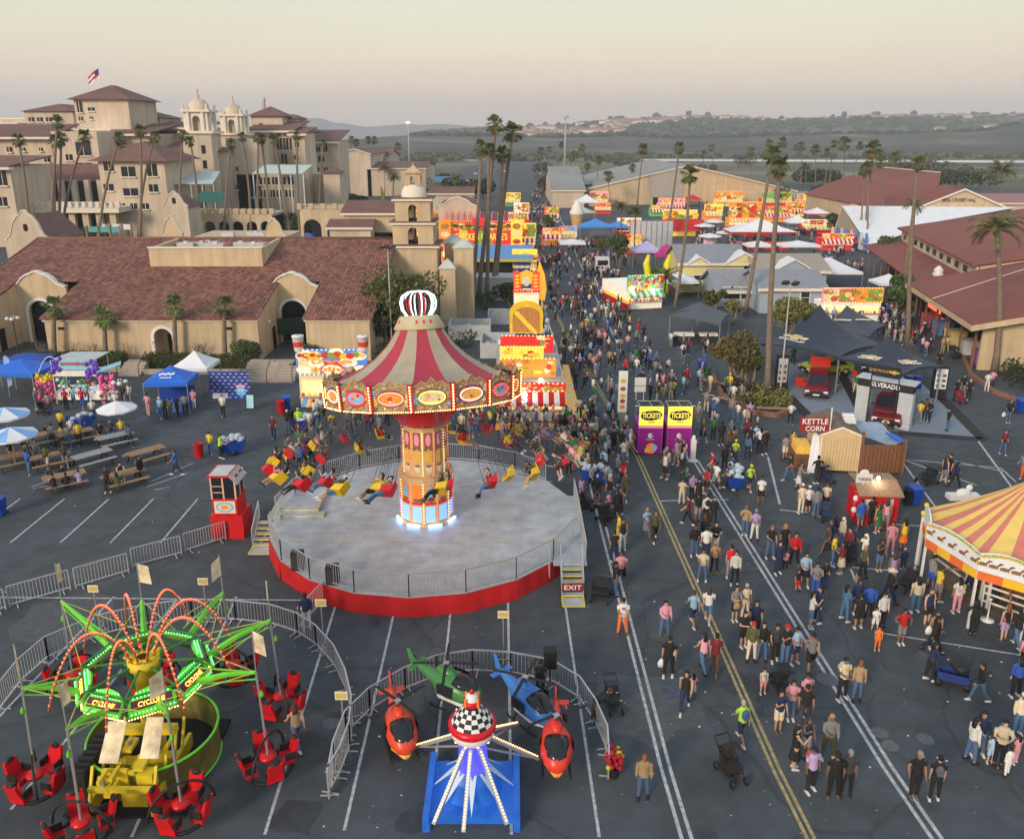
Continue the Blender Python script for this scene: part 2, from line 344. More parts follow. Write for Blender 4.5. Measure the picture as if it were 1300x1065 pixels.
ridge('mountain_range', [(-150,176),(100,170),(300,169),(460,166),(560,158),(640,164),(760,166),(900,166),(1000,172)], 14000, 19000, hm, far=True, amp=.05)
# air
hz = MB(); hz.box(-3200,-60,-1.2,3200,5200,215)
# haze box tall enough for the hills inside it
hzm = bpy.data.materials.new('haze_air'); hzm.use_nodes=True; n_=hzm.node_tree.nodes; n_.remove(n_['Principled BSDF'])
pv_ = n_.new('ShaderNodeVolumePrincipled'); pv_.inputs['Color'].default_value=(.88,.92,1,1); pv_.inputs['Density'].default_value=.00024
hzm.node_tree.links.new(pv_.outputs[0], n_['Material Output'].inputs['Volume'])
HZ = hz.build('haze', hzm); tag(HZ,None,kind='stuff')
# ================================================================ BUILDINGS
STU = M('sand_stucco', (.55,.43,.28), .85, var=.10, scale=.7, bump=.15, big=.05)
STU2 = M('pale_stucco', (.58,.48,.37), .85, var=.10, scale=.25, big=.06)
streak(STU); streak(STU2,.2,.5,.05)
CRM = M('cream_trim', (.72,.66,.55), .7, var=.06)
def tilemat(name, col, sx=.36, sy=.42, var=.35):
    m = M(name, col, .8, var=.15, scale=.5, big=.12); Nn, Ll, b = nodes(m)
    base = b.inputs['Base Color'].links[0].from_socket
    tc = Nn.new('ShaderNodeTexCoord'); sx_ = Nn.new('ShaderNodeSeparateXYZ'); Ll.new(tc.outputs['Object'], sx_.inputs[0])
    dx = Nn.new('ShaderNodeMath'); dx.operation='DIVIDE'; dx.inputs[1].default_value=sx; Ll.new(sx_.outputs['X'], dx.inputs[0])
    dy = Nn.new('ShaderNodeMath'); dy.operation='DIVIDE'; dy.inputs[1].default_value=sy; Ll.new(sx_.outputs['Y'], dy.inputs[0])
    fx = Nn.new('ShaderNodeMath'); fx.operation='FLOOR'; Ll.new(dx.outputs[0], fx.inputs[0])
    fy = Nn.new('ShaderNodeMath'); fy.operation='FLOOR'; Ll.new(dy.outputs[0], fy.inputs[0])
    cb = Nn.new('ShaderNodeCombineXYZ'); Ll.new(fx.outputs[0], cb.inputs[0]); Ll.new(fy.outputs[0], cb.inputs[1])
    wn = Nn.new('ShaderNodeTexWhiteNoise'); wn.noise_dimensions='2D'; Ll.new(cb.outputs[0], wn.inputs['Vector'])
    r = Nn.new('ShaderNodeMapRange'); r.inputs[3].default_value=1-var; r.inputs[4].default_value=1+var; Ll.new(wn.outputs['Value'], r.inputs[0])
    px = Nn.new('ShaderNodeMath'); px.operation='FRACT'; Ll.new(dx.outputs[0], px.inputs[0])
    gr = Nn.new('ShaderNodeMath'); gr.operation='PINGPONG'; gr.inputs[1].default_value=.5; Ll.new(px.outputs[0], gr.inputs[0])
    g2 = Nn.new('ShaderNodeMapRange'); g2.inputs[2].default_value=.16; g2.inputs[3].default_value=.55; g2.inputs[4].default_value=1; Ll.new(gr.outputs[0], g2.inputs[0])
    mm = Nn.new('ShaderNodeMath'); mm.operation='MULTIPLY'; Ll.new(r.outputs[0], mm.inputs[0]); Ll.new(g2.outputs[0], mm.inputs[1])
    v = Nn.new('ShaderNodeVectorMath'); v.operation='SCALE'; Ll.new(base, v.inputs[0]); Ll.new(mm.outputs[0], v.inputs['Scale']); Ll.new(v.outputs[0], b.inputs['Base Color'])
    bp = Nn.new('ShaderNodeBump'); bp.inputs['Strength'].default_value=.8; bp.inputs['Distance'].default_value=.08; Ll.new(gr.outputs[0], bp.inputs['Height']); Ll.new(bp.outputs[0], b.inputs['Normal'])
    return m
TILE = tilemat('clay_roof_tile', (.205,.085,.060), var=.42)
TILEF = M('distant_clay_tile', (.175,.092,.075), .85, var=.2, scale=.6, big=.1)
RED_ROOF = M('red_brown_roofing', (.235,.078,.062), .85, var=.10, scale=.25, big=.1, bump=.1)
GREYR = M('grey_shingle', (.25,.27,.30), .85, var=.15, scale=2.2, bump=.2)
CONC = M('pale_concrete', (.42,.37,.31), .85, var=.12, scale=1.5)
def arch_pts(x0, x1, z0, z1, n=12):
    """opening outline, springing so that its top is a half circle reaching z1"""
    r=(x1-x0)/2; c=(x0+x1)/2
    return [(x0,z0)]+[(c-r*cos(pi*i/n), z1-r+r*sin(pi*i/n)) for i in range(n+1)]+[(x1,z0)]
def arched_wall(mb, x0, x1, z0, top, ox0, ox1, oz1, y0, y1, mi=0):
    """wall in the XZ plane with an arched opening; top: list of (x,z) from x0 to x1"""
    ar = arch_pts(ox0, ox1, z0, oz1); 
    c=(ox0+ox1)/2
    def topz(x):
        for (a,za),(b_,zb) in zip(top,top[1:]):
            if a<=x<=b_: return za+(zb-za)*(x-a)/max(1e-6,b_-a)
        return top[-1][1]
    t_ = Vector((0,y1-y0,0))
    L_ = [(x0,y0,z0)]+[(ox0,y0,z0)]+[(ox0,y0,topz(ox0))]+[(x,y0,z) for x,z in reversed(top) if x<ox0]
    mb.slab(L_, t_, mi)
    R_ = [(ox1,y0,z0),(x1,y0,z0)]+[(x,y0,z) for x,z in reversed(top) if x>ox1]+[(ox1,y0,topz(ox1))]
    mb.slab(R_, t_, mi)
    xs = [p for p in ar[1:-1]]
    for (xa,za),(xb,zb) in zip(xs,xs[1:]):
        inner=[(x,z) for x,z in top if xa<x<xb]
        mb.slab([(xa,y0,za),(xb,y0,zb),(xb,y0,topz(xb))]+[(x,y0,z) for x,z in reversed(inner)]+[(xa,y0,topz(xa))], t_, mi)
def mission_top(x0, x1, zs, zp, n=1):
    """curvy parapet: shoulders at zs, peak at zp"""
    c=(x0+x1)/2; h=(x1-x0)/2; d=zp-zs
    o=[(x0,zs),(x0+.10*h,zs)]
    for i in range(5): t=i/4; o.append((x0+.14*h+.30*h*t, zs+.08*d+.42*d*t*t))
    o.append((x0+.47*h, zs+.56*d))
    for i in range(5): t=i/4; o.append((x0+.52*h+.26*h*t, zs+.62*d+.22*d*sin(t*pi/2)))
    o.append((c-.20*h, zs+.86*d))
    for i in range(5): a=pi*(1-i/4)/1; o.append((c-.17*h*cos(pi*i/4), zp-.12*d+.12*d*sin(pi*i/4)))
    r=[(2*c-x,z) for x,z in reversed(o) if x<c-1e-6]
    o=[q for q in o if q[0]<=c+1e-6]
    out=[]; 
    for q in sorted(set([(round(x,4),round(z,4)) for x,z in o+r])): out.append(q)
    return out
def capline(mb, top, y0, y1, t=.16, mi=0):
    for (xa,za),(xb,zb) in zip(top,top[1:]):
        if abs(xb-xa)+abs(zb-za)<.02: continue
        mb.slab([(xa,y0,za+.003),(xb,y0,zb+.003),(xb,y0,zb+t),(xa,y0,za+t)], (0,y1-y0,0), mi)
# ---------------- exhibit hall with clay tile roof
hall = thing('exhibit_hall','long sand stucco exhibit hall under a weathered clay tile roof, with two arched gable portals','building',(-33,76,0))
HX,HY=-33,76
def hx(x): return x-HX
def rz_(Y): return 4.2+.25*(Y-76)
wl=MB()
def side(x,Ya,Yb,t,mi=0):   # wall following the roof slope in the YZ plane
    wl.slab([(hx(x),Ya-HY,0),(hx(x),Yb-HY,0),(hx(x),Yb-HY,rz_(Yb)-.12),(hx(x),Ya-HY,rz_(Ya)-.12)],(t,0,0),mi)
b0,b1=-43.9,-23.9; c0,c1=-19.4,-13.4; a0=-54.; a1=-50.6
for x0,x1 in ((a0,a1),(c0,c1)):
    wl.box(hx(x0),0,0,hx(x1),.35,4.1)
arched_wall(wl,hx(b0),hx(b1),0,[(hx(b0),4.1),(hx(b1),4.1)],hx(-33.75),hx(-32.05),3.15,0,.35)
side(a1-.35,76.35,84,.35); side(a0,76.35,95,.35); side(b0,76.35,84,.35); side(b1-.35,76.35,84,.35); side(c0,76.35,84,.35); side(c1-.35,76.35,95,.35)
wl.box(hx(a0),19,0,hx(c1),19.3,8.7)
wl.build('wall',STU,hall)
rf=MB()
def slope(x0,x1,Ya,Yb,th=.16):
    rf.slab([(hx(x0),Ya-HY,rz_(Ya)),(hx(x1),Ya-HY,rz_(Ya)),(hx(x1),Yb-HY,rz_(Yb)),(hx(x0),Yb-HY,rz_(Yb))],(0,0,th))
slope(a0-.3,a1+.1,75.5,84); slope(b0-.15,b1+.15,75.5,84); slope(c0-.15,c1+.3,75.5,84)
slope(a0-.3,c1+.3,84,95.5)
rf.slab([(hx(a0-.3),19.5,rz_(95.5)),(hx(c1+.3),19.5,rz_(95.5)),(hx(c1+.3),32,rz_(95.5)-3),(hx(a0-.3),32,rz_(95.5)-3)],(0,0,.16))
rf.build('roof',TILE,hall)
rc=MB(); rc.tube([(hx(a0-.3),19.5,rz_(95.5)+.17),(hx(c1+.3),19.5,rz_(95.5)+.17)],.18,8); 
for x in (a0-.3,c1+.3): rc.tube([(hx(x),-.5,rz_(75.5)+.12),(hx(x),19.5,rz_(95.5)+.12)],.14,6)
rc.build('ridge_cap',TILEF,hall)
ev=MB()
for x0,x1 in ((a0,a1),(b0,b1),(c0,c1)): ev.box(hx(x0)-.1,-.16,3.82,hx(x1)+.1,-.003,4.06); ev.box(hx(x0)-.15,-.42,4.063,hx(x1)+.15,-.003,4.16)
ev.build('eave_moulding',CRM,hall)
pb=MB(); 
for (x0,x1),pk in (((-51.2,-45.5),7.25),((-25.2,-19.7),7.15)):
    top=mission_top(hx(x0),hx(x1),5.75,pk); c=(x0+x1)/2
    p=MB(); arched_wall(p,hx(x0),hx(x1),0,top,hx(c-1.28),hx(c+1.28),4.35,7.55,8.0); pw_=p.build('portal',STU,hall)
    q=MB(); capline(q,top,7.4,8.12); 
    oc=arch_pts(hx(c-1.28),hx(c+1.28),0,4.35,14); ou=arch_pts(hx(c-1.56),hx(c+1.56),0,4.63,14)
    for i in range(len(oc)-1): q.slab([(oc[i][0],7.547,oc[i][1]),(oc[i+1][0],7.547,oc[i+1][1]),(ou[i+1][0],7.547,ou[i+1][1]),(ou[i][0],7.547,ou[i][1])],(0,-.12,0))
    q.build('moulding',WHITE,pw_)
    d=MB(); d.box(hx(c-1.28),8.3,0,hx(c+1.28),8.4,4.35,0)
    for k in range(1,4): d.box(hx(c-1.28+.64*k)-.03,8.26,0,hx(c-1.28+.64*k)+.03,8.297,3.2,1)
    d.box(hx(c-1.28),8.255,3.2,hx(c+1.28),8.3,3.28,1); d.build('door',[GLASS,DARK],pw_)
dm=MB(); oc=arch_pts(hx(-33.75),hx(-32.05),0,3.15,12); ou=arch_pts(hx(-34.05),hx(-31.75),0,3.45,12)
for i in range(len(oc)-1): dm.slab([(oc[i][0],-.003,oc[i][1]),(oc[i+1][0],-.003,oc[i+1][1]),(ou[i+1][0],-.003,ou[i+1][1]),(ou[i][0],-.003,ou[i][1])],(0,-.1,0))
dd=MB(); dd.box(hx(-33.2),1.7,0,hx(-32.1),1.78,2.2,0); dd.box(hx(-33.76),1.78,0,hx(-32.04),1.9,3.2,1); dd.box(hx(-33.9),.35,0,hx(-33.77),1.78,3.2,1); dd.box(hx(-32.03),.35,0,hx(-31.9),1.78,3.2,1); DR=dd.build('door',[DARK,STU],hall); dm.build('moulding',WHITE,DR)
for x in (-44.2+.0,): pass
vn=MB(); 
for x in (-42.4,-26.6): vn.box(hx(x)-.3,-.02,3.0,hx(x)+.3,-.002,3.28)
for x,y in ((a1+.01,79.5),(b1+.01,80.5)): vn.box(hx(x),y-HY,0,hx(x)+.05,y-HY+1,2.2)
vn.build('side_door',DARK,hall)
wlmp=MB(); 
for x,y in ((a1+.06,78.3),(b1+.06,79.2)): wlmp.ell((hx(x)+.1,y-HY,3.1),(.18,.3,.14))
wlmp.build('wall_lamp',WHITE,hall)
# roof-top parapet box with plant
pr=MB(); X0,_=A(190,330,87.5); X1,_=A(333,330,87.5)
pr.slab([(hx(X0),11.5,6.9),(hx(X1),11.5,6.9),(hx(X1),11.5,9.15),(hx(X0),11.5,9.15)],(0,.4,0)); pr.slab([(hx(X1),11.9,6.9),(hx(X1),19.4,8.9),(hx(X1),19.4,9.3),(hx(X1),11.9,9.15)],(-.4,0,0)); pr.slab([(hx(X0)+.4,11.9,6.9),(hx(X0)+.4,19.4,8.9),(hx(X0)+.4,19.4,9.3),(hx(X0)+.4,11.9,9.15)],(-.4,0,0)); pr.box(hx(X0)+.4,19.41,6,hx(X1)-.4,30,9.0)
PR=pr.build('parapet',STU,hall)
cp=MB(); cp.box(hx(X0)-.1,11.4,9.153,hx(X1)+.1,11.97,9.27); cp.build('coping',CRM,PR)
for k in range(9):
    x=hx(X0)+1.5+R.random()*(X1-X0-4); y=12.8+R.random()*12; a=MB(); s_=.7+R.random()*.8; a.box(x,y,7.2,x+s_*1.7,y+s_,9.02+R.random()*.9 if y>19 else 9.4); a.cb((x+s_*.8,y+s_*.5,9.3),(.4,.4,.5)); a.build('air_unit',ALU,hall)
for (x0,x1,y) in ((A(205,300,101)[0],A(232,300,101)[0],101),(A(333,300,98)[0],A(363,300,98)[0],98)):
    top=mission_top(hx(x0),hx(x1),9.2,11.2); p=MB()
    p.slab([(hx(x0),y-HY,5),(hx(x1),y-HY,5)]+[(x,y-HY,z) for x,z in reversed(top)],(0,.4,0)); q=MB(); capline(q,top,y-HY-.1,y-HY+.5,.12); w_=p.build('gable',STU,hall); q.build('moulding',CRM,w_)
# ---------------- bell tower
tx,ty=-11.0,95.
tw=thing('bell_tower','square sand stucco bell tower with arched belfry, small dome and cupola behind the shade tree','tower',(tx,ty,0))
def tier(w,z0,z1,open_=None,name='tier'):
    m=MB(); h=w/2
    if not open_: m.box(-h,-h,z0,h,h,z1)
    else:
        ow,oz=open_
        for k in range(4):
            m.M=Matrix.Rotation(k*pi/2,4,'Z'); hh=h if k%2==0 else h-.35
            arched_wall(m,-hh,hh,z0,[(-hh,z1),(hh,z1)],-ow/2,ow/2,oz,-h,-h+.35)
        m.M=None; m.box(-h+.36,-h+.36,z0-.02,h-.36,h-.36,z0+.05,1); m.box(-.12,-.12,z0+.05,.12,.12,z1,0)
    return m.build(name,[STU,DARK],tw)
def corn(w,z,name='cornice',d=.3,t=.22):
    m=MB(); h=w/2+d; m.box(-h,-h,z,h,h,z+t,0); m.box(-h+.02,-h+.02,z+t+.003,h-.02,h-.02,z+t+.12,1); m.build(name,[CRM,TILEF],tw)
tier(5.3,0,8.55); corn(5.3,8.56)
tier(4.5,8.91,11.05,(1.1,10.75)); corn(4.5,11.06)
tier(3.9,11.41,13.6,(.95,13.2)); corn(3.9,13.61)
d=MB(); d.lathe([(1.45,13.95),(1.42,14.4),(1.2,14.9),(.85,15.3)],16); d.build('dome',CRM,tw)
d=MB(); 
for k in range(4):
    d.M=Matrix.Rotation(k*pi/2,4,'Z'); hh=.85 if k%2==0 else .65; arched_wall(d,-hh,hh,15.2,[(-hh,16.5),(hh,16.5)],-.28,.28,16.2,-.85,-.65)
d.M=None; d.box(-1.05,-1.05,16.503,1.05,1.05,16.65); d.lathe([(1.2,16.66),(.1,17.35),(.02,17.7)],4,a0=pi/4,a1=2*pi+pi/4,sm=False); d.build('cupola',STU,tw)
for x,y,w_,h_ in ((3.85,-3.2,1.7,6.4),(5.5,-.2,2.2,8.3),(4.2,1.8,2.0,8.6)):
    m=MB(); m.box(x-w_/2,y-w_/2,0,x+w_/2,y+w_/2,h_,0); o=m.build('turret',STU,tw); m=MB(); m.box(x-w_/2-.12,y-w_/2-.12,h_+.003,x+w_/2+.12,y+w_/2+.12,h_+.15); m.lathe([(w_*.78,h_+.15),(.01,h_+1.1)],4,c=(x,y,0),a0=pi/4,a1=2*pi+pi/4,sm=False); m.build('turret_cap',M('verdigris_cap',(.50,.53,.48),.7,var=.15),o)
# ---------------- mission gable building at the picture's edge
def mission_gable(px0,px1,pyshould,pypeak,Y,label,depth=10,win=True,roofw=None):
    x0,z=A(px0,pyshould,Y); x1,_=A(px1,pyshould,Y); zp=A((px0+px1)/2,pypeak,Y)[1]; c=(x0+x1)/2
    t=thing('mission_building',label,'building',(c,Y,0)); top=mission_top(x0-c,x1-c,z,zp)
    m=MB(); m.slab([(x0-c,0,0),(x1-c,0,0)]+[(x,0,z_) for x,z_ in reversed(top)],(0,.4,0)); m.box(x0-c+.1,.4,0,x1-c-.1,depth,z-.3); w_=m.build('wall',STU2,t)
    q=MB(); capline(q,top,-.12,.5,.18); q.build('moulding',CRM,w_)
    r=MB(); r.slab([(x0-c-.2,.5,z-.3),(0,.5,zp-.9),(0,depth,zp-.9),(x0-c-.2,depth,z-.3)],(0,0,.15)); r.slab([(0,.5,zp-.9),(x1-c+.2,.5,z-.3),(x1-c+.2,depth,z-.3),(0,depth,zp-.9)],(0,0,.15)); r.build('roof',TILEF,t)
    if win:
        g=MB(); zc=(z+zp)/2-.3; g.slab([(.45*cos(k*pi/4)*(1 if k%2 else .8),-.02,zc+.6*sin(k*pi/4)) for k in range(8)],(0,.01,0)); g.build('quatrefoil_window',DARK,t)
    return t
mission_gable(6,64,305,268,125,'small mission style building with scalloped gable and quatrefoil window behind the tile roofed hall')
mission_gable(205,238,262,244,150,'pale scalloped gable front standing beside the green awning terrace',6)
mission_gable(556,606,262,251,140,'sand gabled hall with curved white roofline behind the red food signs',16,False)
# ---------------- grandstand
gs=thing('grandstand','huge sand coloured grandstand building of stepped wings, red tile roofs and two domed bell towers','building',(-80,190,0))
gw=MB(); gr=MB(); gwi=[]; gt=MB()
def gblk(p0,p1,pyt,Y,dep,roof=None,rh=0,z0=0,over=.8):
    """wall block by picture columns; roof: 'flat','hip','shed','gable'"""
    x0,zt=A(p0,pyt,Y); x1=A(p1,pyt,Y)[0]
    x0+=80;x1+=80;y=Y-190
    m=MB(); m.box(x0,y,z0,x1,y+dep,zt); m.build('wall_block',STU2,gs)
    if roof=='hip':
        r=MB(); o=over; cx=(x0+x1)/2; cy=y+dep/2; hx_=(x1-x0)/2+o; hy=dep/2+o; k=min(hx_,hy)
        B=[(cx-hx_,cy-hy,zt),(cx+hx_,cy-hy,zt),(cx+hx_,cy+hy,zt),(cx-hx_,cy+hy,zt)]; a=(cx-hx_+k,cy-hy+k if hx_>hy else cy-hy+k,zt+rh); b_=(cx+hx_-k,cy+hy-k,zt+rh)
        if hx_<hy: a=(cx,cy-hy+k,zt+rh); b_=(cx,cy+hy-k,zt+rh)
        else: a=(cx-hx_+k,cy,zt+rh); b_=(cx+hx_-k,cy,zt+rh)
        if hx_>=hy: fs=[(0,1,5,4),(1,2,5),(2,3,4,5),(3,0,4),(3,2,1,0)]
        else: fs=[(0,1,4),(1,2,5,4),(2,3,5),(3,0,4,5),(3,2,1,0)]
        r.add([(q[0],q[1],q[2]+.05) for q in B]+[a,b_],fs); r.build('roof',TILEF,gs)
    elif roof=='shed':
        r=MB(); r.slab([(x0-over,y-over*2,zt-.02),(x1+over,y-over*2,zt-.02),(x1+over,y+dep,zt+rh),(x0-over,y+dep,zt+rh)],(0,0,.25)); r.build('roof',TILEF,gs)
        r=MB(); r.box(x0-over,y-over*2-.05,zt-.5,x1+over,y-.01,zt-.03); r.build('fascia',CRM,gs)
    elif roof=='flat':
        r=MB(); r.box(x0-.2,y-.2,zt+.003,x1+.2,y+dep+.2,zt+.35); r.build('coping',CRM,gs)
    return x0,x1,y,zt
def gwin(px,py,w_,h_,Y,n=1,step=0,sill=True):
    for k in range(n):
        x,z=A(px+k*step,py,Y); x+=80; y=Y-190
        s_=.19*Y/200
        m=MB(); ww=w_*s_/2; hh=h_*s_/2; m.box(x-ww,y-.12,z-hh,x+ww,y-.004,z+hh,0); m.box(x-ww-.15,y-.4,z-hh-.25,x+ww+.15,y-.005,z-hh-.004,1); m.box(x-.05,y-.16,z-hh,x+.05,y-.121,z+hh,1)
        m.build('window',[GLASS,CRM],gs)
# background rows
gblk(-60,95,152,235,30,'flat'); gblk(30,92,142,232,20,'hip',2.2); gblk(-120,22,158,228,16,'flat')
gblk(93,162,127,205,16,'hip',3.6,over=1.2); gwin(116,139,8,4,205); gwin(103,151,5,5,205); gwin(116,150,4,3,205); gwin(101,136,6,13,204.9)
gblk(22,140,166,198,8,'flat')
gblk(-140,64,174,190,12,'shed',2.6)                       # large pale block
gblk(64,122,167,189,14,None); gwin(106,189,18,16,189); gwin(108,213,18,11,189)
m=MB(); x0,z0=A(62,174,189.5); gblk(121,190,170,200,18,'shed',2.2)
gblk(124,208,205,172,16,'hip',3.8,over=1.5); gwin(163,218,17,12,172); gwin(166,244,18,9,172); gwin(193,216,12,15,172); gwin(195,239,11,9,172)
gblk(-140,12,212,160,14,'shed',1.5); gwin(3,225,10,20,160); gwin(4,256,10,11,160)
# long terrace loggia
gblk(27,128,232,181,6,'shed',3.4); 
tr=MB(); 
xa=A(28,262,166)[0]+80; xb=A(150,262,166)[0]+80; zt=A(60,262,166)[1]; tr.box(xa,-24,zt-1.3,xb,-9.2,zt-.3)
for k in range(15): u=xa+(xb-xa)*k/14; tr.box(u-.35,-24.15,zt-.3,u+.35,-23.5,zt+.85)
tr.box(xa,-23.95,zt+.6,xb,-23.8,zt+.75); tr.build('terrace',CRM,gs)
cl=MB()
for k in range(7): u=xa+(xb-xa)*(k+.3)/7; cl.box(u-.6,-23,0,u+.6,-22,zt-1.31); 
for k in range(6): u=xa+(xb-xa)*(k+.4)/7; cl.box(u-.5,-16,zt-.3,u+.5,-15,zt+4.6)
cl.build('column',STU2,gs)
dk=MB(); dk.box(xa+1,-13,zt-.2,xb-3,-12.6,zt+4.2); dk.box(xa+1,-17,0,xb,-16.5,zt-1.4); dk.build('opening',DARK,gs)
# middle wing with balconies
gblk(160,182,145,218,14,'hip',1); gblk(182,203,150,222,14,'hip',1); gblk(190,262,162,215,14,'shed',1.4); gwin(199,169,5,4,215,8,7)
gwin(30,203,7,6,189.9,1); gwin(60,203,7,6,189.9,1); gwin(12,190,6,6,189.9,1); gwin(88,200,8,7,189,1); gwin(30,190,4,4,189.9,3,22)
gwin(128,190,6,7,200,3,14); gwin(138,212,12,10,172,1); gwin(138,238,12,8,172,1); gwin(140,262,8,7,172,4,15); gwin(170,152,5,5,218,2,8); gwin(40,152,7,5,232,4,11)
gblk(203,240,196,198,14,'shed',2.6); gwin(215,210,8,12,198,2,12); gwin(208,188,4,4,214)
gblk(203,260,232,192,14,None); gwin(220,238,14,9,192,2,20)
aw=MB(); xa=A(212,224,182)[0]+80; xb=A(282,228,182)[0]+80; zz=A(240,226,182)[1]; aw.slab([(xa,-14,zz-1),(xb,-14,zz-1),(xb-2,-3,zz+1),(xa,-3,zz+1)],(0,0,.15)); 
for k in range(6): u=xa+(xb-xa)*k/5; aw.box(u-.1,-13.8,0,u+.1,-13.6,zz-1.01)
aw.build('awning',M('pale_green_canvas',(.52,.60,.56),.7),gs)
aw=MB(); xa=A(246,248,168)[0]+80; xb=A(283,250,168)[0]+80; zz=A(260,250,168)[1]; aw.slab([(xa,-24,zz-1),(xb,-24,zz-1),(xb,-19,zz+.6),(xa,-19,zz+.6)],(0,0,.12)); aw.build('awning',M('dark_green_canvas',(.02,.13,.10),.7),gs)
# twin bell towers
def belltower(pc,w_,Y,pyb,pyt):
    xc=A(pc,150,Y)[0]+80; y=Y-190; zb=A(pc,pyb,Y)[1]; zt=A(pc,pyt,Y)[1]; h=w_/2
    m=MB(); m.box(xc-h,y,0,xc+h,y+w_,zb); b_=m.build('tower_shaft',STU2,gs)
    q=MB()
    for pyw in (190,209,230,247): 
        z=A(pc,pyw,Y)[1]; q.box(xc+h*.25,y-.1,z-.9,xc+h*.25+.9,y-.004,z+.9)
    q.build('slit_window',GLASS,b_)
    H_=zt-zb; m=MB(); m.box(xc-h-.6,y-.6,zb+.003,xc+h+.6,y+w_+.6,zb+H_*.06)
    bb=h*.80; z1=zb+H_*.06; z2=zb+H_*.48; cy=y+h
    for k in range(4):
        m.M=Matrix.Translation((xc,cy,0))@Matrix.Rotation(k*pi/2,4,'Z'); hh=bb if k%2==0 else bb-.5; arched_wall(m,-hh,hh,z1+.01,[(-hh,z2),(hh,z2)],-bb*.34,bb*.34,z1+(z2-z1)*.8,-bb,-bb+.5)
        for s in (-1,1): m.box(s*bb*.62-.25,-bb-.5,z1+.3,s*bb*.62+.25,-bb-.02,z2-.1); 
    m.M=None; m.box(xc-bb-.7,cy-bb-.7,z2+.003,xc+bb+.7,cy+bb+.7,z2+H_*.05); 
    for sx in (-1,1):
        for sy in (-1,1): m.lathe([(.35,z2+H_*.05),(.2,z2+H_*.1),(.4,z2+H_*.13),(.05,z2+H_*.2)],8,c=(xc+sx*bb,cy+sy*bb,0))
    m.build('belfry',CRM,b_)
    m=MB(); z3=z2+H_*.05; r=bb*.9; m.lathe([(r,z3+.005),(r,z3+H_*.04),(r*.92,z3+H_*.12),(r*.7,z3+H_*.2),(r*.35,z3+H_*.26),(.3,z3+H_*.28),(.4,z3+H_*.33),(.15,z3+H_*.36),(.12,z3+H_*.42),(.3,z3+H_*.44),(.02,zt)],12,c=(xc,cy,0)); m.build('dome',STU2,b_)
belltower(247,6.6,196,170,112); belltower(292,6.2,212,172,121)
gblk(258,284,193,200,8,'hip',1.2); gwin(262,200,6,4,199.9)
gblk(266,322,178,222,14,'flat'); gblk(262,300,170,226,12,'shed',1)
gblk(286,326,176,206,16,None); gwin(301,215,4,6,206,1); gwin(301,238,4,6,206)
gblk(318,358,148,230,10,'hip',2.6,over=1); gblk(357,378,151,236,10,'hip',1.2); gwin(331,158,4,3,230)
gblk(316,372,166,222,16,'shed',2.4); gwin(331,183,6,14,222,6,8); gwin(328,202,7,12,221,4,11)
gblk(370,386,170,219,12,'shed',1.5); gblk(381,406,168,252,12,'hip',1); gblk(385,428,180,240,16,'shed',3); gwin(395,203,7,9,240,2,13); gwin(377,184,5,7,219,1); gwin(395,190,5,6,240,3,9); gwin(376,200,5,6,219,1); gwin(345,172,4,4,222,3,9); gwin(270,200,4,6,222,3,12); gwin(268,222,4,6,206.5,2,10); gwin(292,205,3,5,206,1)
gblk(300,372,222,206,10,None); gwin(329,230,7,9,206,5,10); gwin(322,246,5,9,205.9,7,8)
gblk(372,430,206,238,10,None); gwin(398,216,5,6,238,3,8)
gblk(372,432,222,226,8,'flat'); gblk(410,431,220,220,6,'hip',1.2)
aw=MB(); xa=A(330,215,200)[0]+80; xb=A(392,217,200)[0]+80; zz=A(350,216,200)[1]; aw.slab([(xa,4,zz-.6),(xb,4,zz-.6),(xb,14,zz+.9),(xa,14,zz+.9)],(0,0,.15)); 
for k in range(5): u=xa+(xb-xa)*k/4; aw.box(u-.12,4.2,0,u+.12,4.4,zz-.61)
aw.build('awning',M('pale_green_canvas'),gs)
# podium with arches in front
def podium(p0,p1,pyt,pyb,Y,n,label):
    x0,zt=A(p0,pyt,Y); x1=A(p1,pyt,Y)[0]; c=(x0+x1)/2; t=thing('arcade',label,'building',(c,Y,0)); m=MB(); s_=(x1-x0)/n
    for k in range(n): arched_wall(m,x0-c+k*s_,x0-c+(k+1)*s_,0,[(x0-c+k*s_,zt),(x0-c+(k+1)*s_,zt)],x0-c+(k+.12)*s_,x0-c+(k+.88)*s_,zt*.78,0,.8)
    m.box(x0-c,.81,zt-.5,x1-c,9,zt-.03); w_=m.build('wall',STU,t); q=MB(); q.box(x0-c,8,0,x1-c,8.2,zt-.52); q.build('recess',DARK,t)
    q=MB(); 
    for k in range(n*2+1): u=x0-c+(x1-x0)*k/(n*2); q.box(u-.4,-.15,zt+.003,u+.4,.75,zt+1)
    q.box(x0-c,.1,zt+.75,x1-c,.25,zt+.9); q.build('parapet',STU,t)
podium(238,345,272,288,160,6,'sand arcade with round arches below the dining terrace of the grandstand')
podium(380,470,266,302,150,3,'sand arcade with wide shaded arches beside the tile roofed annexe')
